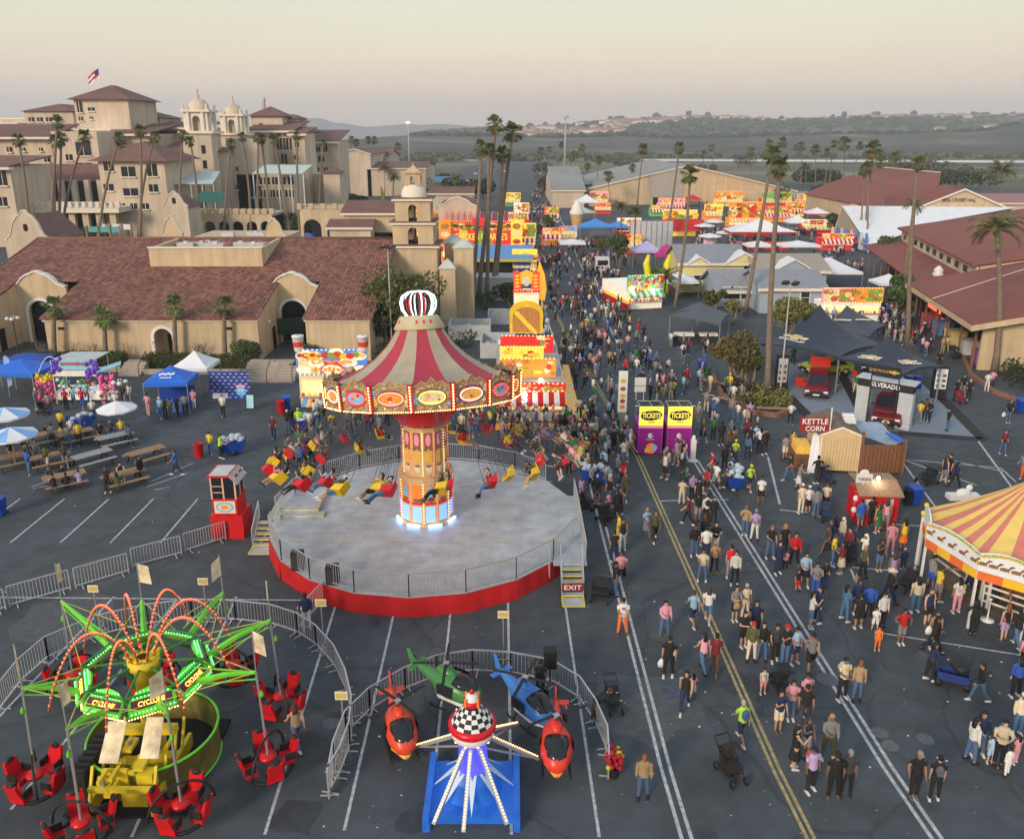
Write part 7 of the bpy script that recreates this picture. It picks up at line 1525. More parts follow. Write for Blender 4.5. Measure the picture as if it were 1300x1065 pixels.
def stroller(label,px,py,hd,double=False,col=(.02,.02,.025),sc=1.0):
    x,y=G(px,py); t=thing('stroller',label,'stroller',(x,y,0),rad(hd),'strollers among the visitors'); w_=.40 if double else .24; cm=M('stroller_%d'%(hash(col)%97),col,.8)
    m=MB(); m.box(-w_,-.3,.42,w_,.25,.5); m.slab([(-w_,.22,.5),(w_,.22,.5),(w_,.34,.86),(-w_,.34,.86)],(0,.04,0)); m.box(-w_,-.2,.15,w_,.35,.2); m.build('seat',cm,t)
    m=MB()
    for j in range(4): a0_,a1_=.2+pi*j/7,.2+pi*(j+1)/7; P=lambda s_,a_:(s_*(w_+.01),.38-.30*(1-cos(a_)),.80+.24*sin(a_)); m.slab([P(-1,a0_),P(1,a0_),P(1,a1_),P(-1,a1_)],(0,0,.02))
    m.build('hood',cm,t)
    m=MB(); 
    for s in (-1,1): m.bar((s*w_,-.45,.14),(s*w_,.62,1.05),.03); m.bar((s*w_,.4,.14),(s*w_,0,.6),.03)
    m.bar((-w_,.62,1.05),(w_,.62,1.05),.035); m.build('frame',BLACK,t)
    for sx_ in (-w_,w_):
        for sy_ in (-.45,.42): m=MB(); m.tube([(sx_-.025,sy_,.13),(sx_+.025,sy_,.13)],.13,10); m.build('wheel',BLACK,t)
    t.scale=(sc,sc,sc); return t
for a_ in (('black stroller with pale blue hood held by the camouflage woman',778,898,10,False,(.03,.04,.05),1),('black double stroller with bags beside the exit steps',762,760,-15,True),('black stroller among the family by the lane line',770,662,30,True),('black stroller near the blue cart at the ride fence',745,645,60),('black and purple stroller pushed by the man in grey',987,872,200),('black stroller with blue blanket pushed by the parents near the popcorn hut',1048,660,-10,False,(.03,.05,.12)),('black stroller in the token booth queue',1080,713,-20),('dark stroller being pushed past the pony ride',1150,748,-60),('black stroller loaded with bags behind the board enclosure',1176,613,-70,True),('black stroller with the family near the display tower',1218,511,5,False,(.3,.02,.05)),('black stroller standing alone on the lower edge of the road',927,985,20,False,(.03,.02,.02),1.1),('navy stroller leaning by the white curtain',1048,612,30,False,(.03,.03,.1)),('stroller in the middle of the road with blue hood',744,462,190,False,(.03,.07,.25)),('white and blue stroller behind the ticket queue',803,462,150,False,(.1,.15,.3)),('black stroller beside the souvenir cart',56,526,60),('green stroller far up the street beside a white dressed child',752,418,170,False,(.2,.35,.15)),('double stroller parked near the bank',1215,455,80,True),('dark stroller by the seated row',860,440,30)):
    stroller(*a_)
x,y=G(1208,868); wg_=thing('pull_wagon','blue folding wagon carrying a toddler and bags, pulled by a man in a jacket','wagon',(x,y,0),rad(-25)); m=MB(); m.box(-.55,-.27,.25,.55,.27,.3); 
for q in ((-.55,-.27,.55,-.24),(-.55,.24,.55,.27),(-.55,-.24,-.52,.24),(.52,-.24,.55,.24)): m.box(q[0],q[1],.3,q[2],q[3],.58)
m.build('body',M('wagon_navy',(.02,.04,.2),.7),wg_); m=MB(); m.bar((.6,0,.3),(1.25,0,.95),.03); m.build('pull_handle',BLACK,wg_); m=MB(); m.ell((.25,0,.75),(.3,.25,.2)); m.ell((.05,.1,.8),(.2,.2,.15)); m.build('bag',BLACK,wg_)
for sx_ in (-.5,.5):
    for sy_ in (-.33,.33): m=MB(); m.tube([(sx_,sy_-.03,.14),(sx_,sy_+.03,.14)],.14,10); m.build('wheel',BLACK,wg_)
simple('loudspeaker','black loudspeaker on a stand outside the helicopter ride barrier','speaker',698,868,lambda m:(m.bar((0,0,0),(0,0,.9),.06),m.cb((0,0,1.2),(.5,.45,.75)),m.box(-.2,-.24,.9,.2,-.226,1.5,0)),[BLACK])
simple('flower_pot','red flowering plant at the lower barrier corner','plant',779,985,lambda m:[m.ell((R.uniform(-.25,.25),R.uniform(-.25,.25),R.uniform(.5,1.1)),.1,0 if k%4 else 1,6,4) for k in range(50)]+[m.lathe([(.15,0),(.22,.4)],10,mi=2)],[M('crimson_leaf',(.35,.01,.03),.7),M('lime_leaf',(.4,.5,.02),.7),BLACK])
# midfield tents
VR=M('valance_red',(.55,.03,.04),.6)
rt=tent('long white roofed tent with red scalloped valance beside the eating area',968,318,12.5,6,3.4,CLOTHW,0,2.2,VR)
for x_,mi in ((-4.5,0),(-1.5,0),(1.5,0),(4.2,0)): m=MB(); m.box(x_-1,.8,0,x_+1,2.4,.9,0); m.box(x_-1,.9,.9,x_+1,2.3,1.4,1); m.build('stall_table',[REDP,LR],rt)

for lb,px,py,w_,d,h,mt,ph,vl in (
 ('white pop up tent beyond the red valance tent on the side midway',1014,297,5,4,2.5,CLOTHW,1.4,None),
 ('bright blue pop up tent with wide roof left of the street palms',757,304,7,5,2.6,M('sky_blue_vinyl',(.06,.26,.65),.6),1.4,None),
 ('smaller blue tent adjoining the wide blue one',785,303,4.5,4,2.4,M('sky_blue_vinyl'),1.0,None),
 ('white canopy with tall corner post in the middle of the street',727,327,4.6,4,2.5,CLOTHW,.5,None),
 ('dark grey game canopy beside the brown boxes',762,312,4,4,2.2,M('charcoal_canvas'),.8,None),
 ('pair of low white canopies behind the beige roofed cottage',1016,330,7,4,2.4,CLOTHW,.7,None),
 ('low white canopy near the slim palm behind the cottages',965,330,4.5,4,2.4,CLOTHW,.7,None),
 ('long white canopy leading towards the candy stands',1070,372,5,12,2.8,CLOTHW,1.2,None),
 ('white awning tent beside the yellow cottage',865,380,4.5,5,2.3,CLOTHW,.9,None),
 ('white square tent glowing near the market hall entrance',1132,385,3.6,3.6,2.5,CLOTHW,1.0,None),
 ('pale green and white tent before the arena wing',740,282,6,4,2.4,M('mint_canvas',(.35,.5,.4),.6),1.2,None),
 ('magenta peaked tent behind the yellow inflatables',848,345,4.2,4,2.6,M('magenta_canvas',(.5,.02,.2),.6),1.6,None),
 ('lilac and white tent behind the white mesh screen',822,343,5,4,3,M('lilac_canvas',(.45,.42,.65),.6),1.4,None),
 ('white tent beyond the game row of the side midway',1040,285,6,5,2.5,CLOTHW,1.3,VR),
 ('white topped tent next to the arena entrance',745,268,7,5,2.5,CLOTHW,2.0,None),
 ('red topped tent close to the arena doorway',880,262,5,4,2.2,VR,1.2,None)):
    tent(lb.replace('left of','beside').replace('yellow inflatables','yellow inflatable tubes'),px,py,w_,d,h,mt,0,ph,vl)
for k,(px,py,lb) in enumerate(((355,316,'blue flat roofed tent behind the exhibit hall parapet'),(378,318,'second blue tent behind the exhibit hall, next to the gable'))):
    tent(lb,px,py,6,4,2.6,BLUEV,0,.6)
for k,(px,lb) in enumerate(((829,'yellow inflatable tube bent like a banana, beside the magenta tent'),(846,'straight yellow inflatable tube in front of the magenta tent'))):
    simple('inflatable_tube',lb,'inflatable',px,372,lambda m:m.tube([(0,0,0),(-.2-.5*(1-k),0,2.2),(-.1-1.0*(1-k),0,4.0),(-1.0*(1-k)+.2,0,5.2)],[.45,.5,.45,.2],10),[M('banana_yellow',(.7,.62,.02),.5)])
sc_=thing('mesh_screen','tall white mesh screen on scaffold poles around the game area','screen',(*G(826,320),0)); m=MB(); m.slab([(-4,0,.3),(3.8,0,.3),(3.8,0,5.6),(-4,0,5.6)],(0,.06,0)); m.build('mesh_sheet',M('white_mesh',(.50,.53,.55),.7,var=.12),sc_)
for k in range(9): m=MB(); m.bar((-4+.98*k,-.1,0),(-4+.98*k,-.1,6),.08); m.build('scaffold_pole',STEEL,sc_)
simple('red_banner_wall','wide red banner wall in front of the eating area umbrellas','banner',868,303,lambda m:(m.box(-3.6,0,1.5,3.6,.15,4,0),m.box(-3.6,.0,0,-3.4,.15,1.5,1),m.box(3.4,0,0,3.6,.15,1.5,1)),[VR,WHITE])
simple('event_board','white printed board standing before the eating area','notice board',900,318,lambda m:(m.box(-1.1,0,.4,1.1,.1,3,0),m.box(-.6,-.02,1.4,.2,-.002,2.3,1),m.bar((-.9,0,0),(-.9,0,.4),.1),m.bar((.9,0,0),(.9,0,.4),.1)),[WHITE,PAL[8]])
simple('giant_cone','giant ice cream cone shaped kiosk at the street edge','kiosk',732,290,lambda m:(m.lathe([(.9,0),(1.5,3.2)],16,mi=0),m.lathe([(1.6,3.2),(1.7,3.8),(1.2,4.6),(1.2,5.0),(.7,5.7),(.1,6.6)],16,mi=1)),[M('cone_waffle',(.6,.38,.15),.7),WHITE])
simple('info_kiosk','grey and white kiosk truck parked in the street beside the crowd','kiosk',765,348,lambda m:(m.box(-1,0,.5,1,2.4,2.4,0),m.box(-.8,-.02,1.3,.8,-.003,2.1,1),m.box(-1.1,-.4,.5,1.1,-.03,1.2,0)),[WHITE,GLASS])
simple('service_trailer','long white service wall running behind the palm trunks','trailer',632,382,lambda m:(m.box(-3.4,0,0,3.4,4,3.0,0),m.box(-3.4,-.03,2.9,3.4,-.003,3.0,1)),[M('dull_white_panel',(.42,.44,.45),.7,var=.15),STEEL])
simple('awning_kiosk','blue and green striped awning kiosk with dark bays behind the palm trunks','kiosk',636,352,lambda m:(m.box(-4.6,0,0,4.6,3,2.8,2),m.slab([(-4.8,-1.4,2.9),(4.8,-1.4,2.9),(4.8,3,4.4),(-4.8,3,4.4)],(0,0,.1),0),m.box(-4.8,-1.45,2.5,4.8,-1.4,2.95,1),m.box(2,-.8,.2,4.4,-.1,3.0,3)),[M('awning_blue',(.12,.28,.55),.7),M('olive_stripe',(.5,.45,.08),.7),DARK,BLUEP])
for lb,px,py,w_,d,h in (('white open topped service trailer below the bell tower turrets',596,432,4.4,3.2,1.6),('grey service trailer with round tanks behind the corn dog stand',632,455,3.4,4.5,1.5),('small dark generator behind the white service wall',636,412,3,3,1.2)):
    def f(m,w_=w_,d=d,h=h):
        m.box(-w_/2,0,0,w_/2,.15,h,0); m.box(-w_/2,d,0,w_/2,d+.15,h,0); m.box(-w_/2,.15,0,-w_/2+.15,d,h,0); m.box(w_/2-.15,.15,0,w_/2,d,h,0); m.box(-w_/2+.15,.15,0,w_/2-.15,d,.5,1); 
        for k in range(5): m.cb((-w_*.3+k*w_*.14,d*(.3+.1*(k%3)),h*.6),(.4,.6,.8),k%2)
    simple('service_trailer',lb,'trailer',px,py,f,[M('dull_white_panel'),STEEL])
# benches around planter
def bench(label,px,py,hd,L_=2.4):
    x,y=G(px,py); t=thing('bench',label,'bench',(x,y,0),rad(hd)); m=MB(); m.box(-L_/2,-.2,.4,L_/2,.2,.47); m.build('seat',WOOD,t)
    for s in (-1,1): m=MB(); m.box(s*L_*.4-.05,-.18,0,s*L_*.4+.05,.18,.4); m.build('leg',BLACK,t)
bench('long wooden bench filled with resting people beside the tree planter',918,512,-42,3.6); bench('wooden bench nearer the shade tent, people resting',903,490,-42,2.4); bench('curved brick seat edge in front of the palm planter',985,525,-5,3.0)
# display tables under the grey tent
simple('display_table','row of display vehicles tables under the dark grey tent','table',885,437,lambda m:(m.box(-2.6,-.5,.8,2.4,.6,.9,0),m.box(-2.4,-.3,.9,-.4,.4,1.2,1),m.box(.2,-.3,.9,2.0,.4,1.15,1),m.box(-2.5,-.4,0,-2.4,.5,.8,0),m.box(2.2,-.4,0,2.3,.5,.8,0)),[BLACK,WHITE])
# lamp posts and flags
def lamp_post(label,px,py,h,kind='globe'):
    x,y=G(px,py); t=thing('lamp_post',label,'lamp post',(x,y,0)); m=MB(); m.tube([(0,0,0),(0,0,.4),(0,0,h)],[.11,.07,.045],8); m.build('pole',BLACK if kind=='globe' else M('pole_grey',(.42,.42,.40),.6),t)
    if kind=='globe':
        for a_ in range(4): q=MB(); q.bar((0,0,h-.15),circ(.42,a_*pi/2+.4,h-.15),.05); q.ell(circ(.42,a_*pi/2+.4,h-.25),(.2,.2,.17),1,10,6); q.build('lamp_head',[BLACK,M('lamp_glass',(.7,.7,.66),.3)],t)
    else:
        for a_ in range(4): q=MB(); q.bar((0,0,h-.1),circ(.5,a_*pi/2+.3,h-.1),.06); q.cb(circ(.55,a_*pi/2+.3,h-.05),(.4,.4,.2)); q.build('lamp_head',BLACK,t)
lamp_post('dark lamp post with four white globes beside the edge tent',26,462,4.6); lamp_post('slim pole with a four armed lamp head in front of the shade tree',498,450,10.5,'x'); lamp_post('pale pole with camera box beside the black sign tower',990,500,9.3,'x'); lamp_post('white globe lamp beside the souvenir cart',157,522,2.6)
for px,py,ytop,Y,lb in ((718,236,150,400,'very tall slim floodlight mast beyond the arena'),(518,210,157,520,'distant lit floodlight mast above the far parking fields')):
    x,zt=A(px,ytop,Y); t=thing('floodlight_mast',lb,'light mast',(x,Y,0)); m=MB(); m.tube([(0,0,0),(0,0,zt)],[.5,.25],8); m.build('pole',M('pole_grey'),t); m=MB(); m.lathe([(1.4,0),(1.5,.5),(.6,1.2)],10,c=(0,0,zt)); m.build('lamp_ring',lit('floodlamp',(.9,.85,.7),1.5) if Y>450 else M('pole_grey'),t)
def flag(label,px,ytop,ybase,Y,col,w_=3.0,h=2.2):
    x,zt=A(px,ytop,Y); zb=A(px,ybase,Y)[1]; t=thing('flagpole',label,'flag',(x,Y,zb)); m=MB(); m.bar((0,0,0),(0,0,zt-zb),.18); m.build('pole',WHITE,t); m=MB(); L_=zt-zb
    n_=8; vs=[(-w_*i/n_,.25*math.sin(i*1.1),L_-.3-.1*i-h*j/4-(.18*i)) for j in range(5) for i in range(n_+1)]; m.add(vs,[(j*9+i,j*9+i+1,(j+1)*9+i+1,(j+1)*9+i) for j in range(4) for i in range(8)],0,True)
    if col=='us':
        m.m=[(1 if (f//8)%2 else 0) if (f%8)>2 or f//8>1 else 2 for f in range(32)]; m.build('flag_cloth',[M('flag_red',(.45,.05,.08),.8),WHITE,M('flag_blue',(.03,.04,.2),.8)],t)
    else: m.build('flag_cloth',M('grey_flag',(.45,.4,.35),.8),t)
flag('national flag flying from the pole on the highest grandstand roof',125,84,122,213,'us'); flag('drooping flag on the pole above the far grandstand tower',337,119,146,238,'g',1.2,3.5)
for px,py,lb,mt in ((133,300,'yellow feather flag by the loggia, the slimmer one',YEL),(141,300,'yellow feather flag by the loggia next to the slimmer one',YEL),(383,275,'orange feather flag on the dining terrace',PAL[1]),(389,274,'yellow feather flag on the dining terrace',YEL),(484,262,'tiny yellow flag by the fan palms',YEL)):
    simple('feather_flag',lb,'flag',px,py,lambda m:m.slab([(0,0,.5),(1.1,0,.8),(1.0,0,4),(.3,0,6.2),(0,0,5)],(0,.05,0)),[mt])
for k,(px,py,ry) in enumerate(((135,322,4.0),(150,318,5))):
    simple('vendor_frame',('open timber framed stall with turquoise cloth below the loggia','timber framed stall with white banner below the loggia')[k],'stall',px,py,lambda m:([m.bar((s*3,0,0),(s*3,0,5),.25,mi=0) for s in (-1,-.3,.4,1)],m.box(-3,.1,3.8,3,.2,4.8,1 if k else 2)),[WOOD,WHITE,M('turquoise_cloth',(.1,.35,.38),.7)])
# ================================================================ VEGETATION
LEAF=M('palm_leaf',(.13,.155,.045),.7,var=.45,scale=1.5); LEAFD=M('dark_palm_leaf',(.055,.075,.03),.75,var=.4,scale=1.5); DEAD=M('dead_palm_leaf',(.19,.13,.07),.9,var=.3); TRK=M('palm_trunk',(.20,.155,.115),.9,var=.25,scale=3,bump=.4)
FRU=M('palm_fruit',(.30,.10,.03),.8)
def fan_crown(seed,n=46,r=1.5,leafm=LEAF):
    rr=random.Random(seed); m=MB()
    for k in range(n):
        dead=k<n*.22; a=rr.uniform(0,2*pi); el=rr.uniform(-1.25,-.75) if dead else rr.uniform(-.65,1.35)
        L_=r*rr.uniform(.75,1.1)*(.8 if dead else 1); d=Vector((cos(el)*cos(a),cos(el)*sin(a),sin(el))); side=Vector((-sin(a),cos(a),0)); up=side.cross(d).normalized(); up=up if up.z>0 else -up
        base=d*L_*.12; hub=d*L_*.48+Vector((0,0,-.02)); m.bar(base,hub,.04,mi=2 if dead else 0)
        nb=9
        for j in range(nb):
            t=(j/(nb-1)-.5)*2.5; bd=(d*cos(t)+side*sin(t)).normalized(); l=L_*.55*(1-.12*abs(t)); tip=hub+bd*l+Vector((0,0,-.28*l*(1+.3*abs(t))))+up*rr.uniform(-.04,.04); w_=bd.cross(up).normalized()*l*.085; mid=hub+bd*l*.55
            m.add([hub,mid+w_,tip,mid-w_],[(0,1,2,3)],2 if dead else (1 if rr.random()<.35 else 0))
    m.ell((0,0,-.15),(.2,.2,.35),2,7,5)
    return m.mesh('crown',[leafm,LEAFD,DEAD])
def feather_crown(seed,n=26,r=3.0,droop=1.0):
    rr=random.Random(seed); m=MB()
    for k in range(n):
        a=rr.uniform(0,2*pi) if k>12 else 2*pi*k/12; el=rr.uniform(-.1,1.3); L_=r*rr.uniform(.85,1.1); P=[]
        p=Vector((0,0,0)); e=el
        for i in range(9):
            P.append(p.copy()); p=p+Vector((cos(e)*cos(a),cos(e)*sin(a),sin(e)))*L_/8; e-=.23*droop*(.5+i*.13)
        m.tube(P,[.05,.045,.04,.035,.03,.025,.02,.015,.01],4,mi=2,sm=False)
        side=Vector((-sin(a),cos(a),0))
        for i in range(1,8):
            for h in (0,.33,.66):
                c=P[i]+(P[min(i+1,8)]-P[i])*h; fw=(P[min(i+1,8)]-P[i]).normalized(); l=L_*.24*math.sin(pi*(i+h+.8)/9.6)**.6
                for s in (-1,1):
                    tp=c+side*s*l*.85+fw*l*.5+Vector((0,0,-.35*l+rr.uniform(-.05,.05))); w_=fw*.055; m.add([c-w_,c+w_,tp],[(0,1,2)],0 if rr.random()<.6 else 1)
    m.ell((0,0,-.2),(.28,.28,.4),2,8,5)
    return m.mesh('crown',[LEAF,LEAFD,DEAD])
FAN=[fan_crown(i) for i in range(5)]; FANG=[fan_crown(20+i,40,1.5,M('fresh_palm_leaf',(.15,.21,.05),.65,var=.35)) for i in range(2)]; FEA=[feather_crown(i) for i in range(3)]; DATE=[feather_crown(10+i,44,3.0,.75) for i in range(2)]
def palm(label,b_,t_,rpx,kind='fan',group='tall fan palms',curve=None,trw=None,seed=0,nm='palm_tree',Y=None):
    """b_: base pixel, t_: crown centre pixel, rpx crown radius in px"""
    x0,y0=G(*b_); 
    if Y: y0=Y; x0=A(b_[0],b_[1],Y)[0]
    x1,z1=A(t_[0],t_[1],y0); s=y0*CT+(HC-z1)*ST; rad_=rpx*s/F
    t=thing(nm,label,'palm',(x0,y0,0),0,group); h=z1; lean=x1-x0; cv=curve if curve is not None else R.uniform(-.02,.03)*h*(1 if lean>=0 else -1)
    P=[]; 
    for i in range(8): u=i/7; P.append((lean*u**1.5+cv*math.sin(pi*u),.02*h*math.sin(2*u),h*u))
    w_=trw or max(.11,min(.23,h*.0105)); m=MB(); m.tube(P,[w_*(1.35-.5*i/7) if i else w_*1.7 for i in range(8)],8); m.build('trunk',TRK,t)
    lst={'fan':FAN,'green':FANG,'feather':FEA,'date':DATE}[kind]; base=1.5 if kind in('fan','green') else 3.0
    o=put('crown',lst[seed%len(lst)],t,P[-1],R.uniform(0,6)); k=rad_/base*(1.3 if kind=='fan' else 1.08); o.scale=(k,k,k*1.05)
    return t
near=[((35,305),(22,178),9),((61,302),(71,155),9),((68,303),(69,180),9),((72,302),(76,176),9),((76,300),(107,174),10),((124,303),(150,176),9),((171,268),(177,166),8),((172,276),(195,175),8),((225,274),(231,173),8),((253,291),(241,180),7),((280,268),(292,183),7),((313,252),(306,174),6),((325,270),(327,175),7),((340,262),(331,176),7),((366,262),(347,178),7),((378,262),(376,173),6),((426,216),(425,178),5),((443,232),(446,178),5),((452,234),(452,181),5),((460,236),(467,178),5),((471,230),(475,178),5),((481,225),(480,192),4),((404,262),(410,182),5)]
where=['standing before the mission gable','in the cluster by the loggia, its crown highest','in the cluster by the loggia, crown lower and behind','in the cluster by the loggia, trunk straightest','leaning strongly towards the loggia windows','leaning across the hipped grandstand wing','slim, rising before the hipped wing corner','bending away from the hipped wing towards the bell towers','in front of the first bell tower, trunk crossing another','crossing behind its neighbour before the pale awning','short, between the two bell towers','straight, before the plain wall beyond the bell towers','first of the three by the far awning terrace','middle one of the three by the far awning terrace','leaning most of the three by the far awning terrace','alone before the far gabled wing','far one alone above the white wall','first of the far row over the dark shrubs','second of the far row over the dark shrubs','leaning one of the far row over the dark shrubs','upright one of the far row over the dark shrubs','shortest of the far row over the dark shrubs','thin one beside the last grandstand wing']
for i,((b_,t_,r_),w_) in enumerate(zip(near,where)): palm('tall fan palm '+w_,b_,t_,r_,seed=i,Y=(min(G(*b_)[1],149+i) if i<16 or i==22 else None))
for i,(b_,t_,r_,w_) in enumerate([((607,382),(629,158),12,'crown highest of the five by the street'),((629,378),(651,168),13,'second highest of the five by the street, leaning'),((600,392),(611,188),11,'the one of five by the street standing closest to the bell tower'),((624,380),(638,196),11,'lower crowned of the five by the street'),((618,384),(620,190),9,'partly hidden one of the five by the street')]): palm('tall fan palm, '+w_,b_,t_,r_,seed=i)
mid=[((1016,238),(1018,186),6,'behind the side midway, slim one before the marsh'),((1120,300),(1119,206),8,'beside the marquee ridge, slender'),((890,238),(893,196),5,'above the arena panel, faint'),((758,252),(760,203),6,'at the arena wing, close to the cone kiosk'),((776,264),(772,224),7,'over the blue tents, short'),((690,234),(686,192),5,'past the street end, on the parking field edge'),((503,230),(505,186),5,'beyond the tan barn, lone'),((1134,262),(1136,200),7,'over the red hall ridge'),((797,253),(803,213),5,'slim, before the arena centre panel'),((809,262),(817,190),8,'curving in front of the arena panel edge'),((846,306),(863,188),8,'leaning over the mesh screen'),((857,390),(877,222),12,'with ragged drooping crown beside the yellow cottage'),((733,240),(739,188),5,'by the arena wing, tall and thin'),((733,252),(746,212),5,'by the arena wing, short'),((705,232),(712,184),4,'distant, over the parking field'),((697,226),(697,190),4,'distant, over the street end'),((722,236),(728,196),4,'distant, beside the floodlight mast'),((727,244),(733,198),4,'distant, just beyond the floodlight mast'),((946,400),(981,197),13,'tall, between cottages, leaning towards its neighbour'),((974,503),(992,213),15,'tallest of all, rising past the black sign tower'),((955,240),(953,193),6,'distant, above the arena roof end'),((979,236),(977,182),5,'distant, first of the pair over the marsh'),((994,236),(993,181),7,'distant, second of the pair over the marsh'),((1034,245),(1036,190),7,'of the row behind the side midway, bushy'),((1046,247),(1050,193),5,'of the row behind the side midway, middling'),((1053,246),(1059,183),5,'of the row behind the side midway, thin'),((1070,243),(1073,183),9,'of the row behind the side midway, full crowned'),((1080,250),(1092,185),5,'slanting, at the red hall corner'),((1098,312),(1110,190),12,'with the broadest crown before the white marquee'),((1100,315),(1104,213),9,'with a double trunk look before the white marquee'),((1089,312),(1097,217),8,'crown lowest before the white marquee'),((1152,440),(1167,208),10,'rising above the white marquee roof'),((1009,215),(1010,188),4,'tiny, far over the marsh channel'),((1140,215),(1140,196),5,'tiny, far beyond the dark trees'),((905,215),(904,188),5,'tiny, beyond the arena roof'),((1226,222),(1227,213),5,'tiny, above the dark trees')]
for i,(b_,t_,r_,w_) in enumerate(mid): palm('fan palm '+w_,b_,t_,r_,seed=i)
palm('ragged feather palm drooping over the low front roof of the red hall',(1147,396),(1161,262),16,'feather','feather palms',seed=1)
palm('big open crowned feather palm nearest the camera beside the red roofed market hall'.replace('nearest the camera ',''),(1262,474),(1267,292),38,'feather','feather palms',curve=.2,trw=.22,seed=0)
for b_,t_,r_,w_ in (((790,335),(789,264),12,'dark date palm at the blue tents, first of two'),((806,335),(807,270),12,'dark date palm at the blue tents, beside the mesh screen'),((843,386),(846,352),17,'low date palm above the game booth'),((1060,264),(1062,240),15,'date palm with wide dark crown behind the white marquee'),((1271,264),(1272,218),20,'date palm with the widest round crown, beyond the pink brown roof'),((1022,240),(1023,214),10,'shaggy date palm over the far midway stands'),((488,250),(488,214),9,'date palm in the far planting by the barn'),((468,242),(471,217),8,'smaller date palm in the far planting'),((500,262),(500,226),9,'date palm before the pale blue pavilion'),((571,268),(580,228),10,'date palm beside the cupola'),((596,262),(598,238),9,'bushy date palm over the chicken stand'),((740,262),(741,245),8,'date palm at the street bend'),((1085,318),(1092,330),10,'low palm tucked against the marquee corner')):
    palm(w_,b_,t_,r_,'date','date palms',seed=int(r_))
for (b_,t_,w_) in (((68,449),(68,390),'beside the arched portal'),((133,447),(132,403),'lowest of the four before the wall'),((222,449),(221,388),'next to the small arched door'),((285,450),(284,389),'at the corner by the wide steps')):
    palm('stout green fan palm '+w_,b_,t_,17,'green','four stout palms before the exhibit hall',curve=0,trw=.20,seed=b_[0],Y=75.0)
# broadleaf trees made of many small leaves
def leafblob(m,c,r,n,rr,s=.13,flat=1.0,nm_=3):
    for _ in range(n):
        while True:
            v=Vector((rr.uniform(-1,1),rr.uniform(-1,1),rr.uniform(-1,1)))
            if .25<v.length<1: break
        v=v.normalized()*(v.length**.45); p=Vector(c)+Vector((v.x*r[0],v.y*r[1],v.z*r[2]*flat)); a=Vector((rr.gauss(0,1),rr.gauss(0,1),rr.gauss(0,1))).normalized(); b_=a.orthogonal().normalized(); q=a.cross(b_); k=s*rr.uniform(.6,1.4)
        m.add([p-b_*k,p-q*k*.6,p+b_*k,p+q*k*.6],[(0,1,2,3)],rr.randrange(nm_))
def leafmats(nm,c): return [M(nm+'_a',c,.75,var=.3,scale=1),M(nm+'_b',tuple(v*.62 for v in c),.8,var=.3,scale=1),M(nm+'_c',tuple(v*1.45 for v in c),.7,var=.3,scale=1)]
OLV=leafmats('olive_leaf',(.095,.105,.03)); DGR=leafmats('evergreen_leaf',(.035,.055,.02)); HDG=leafmats('hedge_leaf',(.06,.075,.02)); GRN_=leafmats('shrub_leaf',(.07,.11,.03)); 
def tree(label,px,py,h,r,mats,seed=0,n=1400,stems=2,clumps=9,Y=None,nm='shade_tree',s=.14,group=None,zc=.62):
    x,y=G(px,py); 
    if Y: y=Y; x=A(px,py,Y)[0]
    rr=random.Random(seed+5); t=thing(nm,label,'tree',(x,y,0),0,group); m=MB(); tips=[]
    for k in range(clumps):
        a=rr.uniform(0,2*pi); q=rr.uniform(.2,.75)*r; tips.append((q*cos(a),q*sin(a),h*rr.uniform(zc-.17,zc+.2)))
    for k in range(stems):
        a=rr.uniform(0,6); P=[(0.15*k,0,0),(.15*k+.3*cos(a),.3*sin(a),h*.25),(.5*cos(a)*r*.6,.5*sin(a)*r*.6,h*.5),(.6*cos(a)*r*.8,.6*sin(a)*r*.8,h*.7)]; m.tube(P,[.16,.12,.08,.04],7)
    for q in tips: m.tube([(0.05,0,h*.3),(q[0]*.5,q[1]*.5,h*.48),q],[.07,.05,.02],5)
    m.build('trunk',M('bark',(.24,.19,.14),.9,var=.2,scale=4),t)
    m=MB()
    for q in tips: rc=r*rr.uniform(.32,.52); leafblob(m,q,(rc,rc,rc*.75),n//clumps,rr,s)
    leafblob(m,(0,0,h*(zc+.08)),(r*.75,r*.75,h*.22),n//4,rr,s)
    m.build('crown',mats,t); return t
tree('broad olive green shade tree behind the swing ride canopy',513,440,8.0,4.6,OLV,1,5200,3,14,s=.17)
tree('dark shrubby tree under the shade tree by the hall corner',488,447,4.4,2.2,DGR,2,1500,2,7)
tree('multi stemmed olive tree in the round planter by the resting people',932,492,5.0,2.4,leafmats('autumn_leaf',(.13,.11,.035)),3,2600,3,10)
tree('small bushy tree by the green barrel, beside the two palm trunks',950,492,3.6,1.6,OLV,4,1100,2,6)
tree('low wide olive tree before the tall twin trunks and tents',1000,432,4.6,2.6,leafmats('yellow_leaf',(.17,.17,.05)),5,2000,2,8)
tree('small yellow green tree between the brown boxes and navy tent',1020,420,3.4,1.6,leafmats('yellow_leaf',(.17,.17,.05)),6,900,1,5)
tree('young tree beside the tall sign, near the grey shade tent',930,412,3.2,1.3,leafmats('yellow_leaf',(.17,.17,.05)),7,700,1,5)
tree('dense green tree against the low front roof of the red hall',1141,396,5.0,2.0,GRN_,8,1600,2,7)
tree('rounded dark tree at the foot of the street palms',784,345,6.5,2.0,GRN_,9,900,2,6,s=.2)
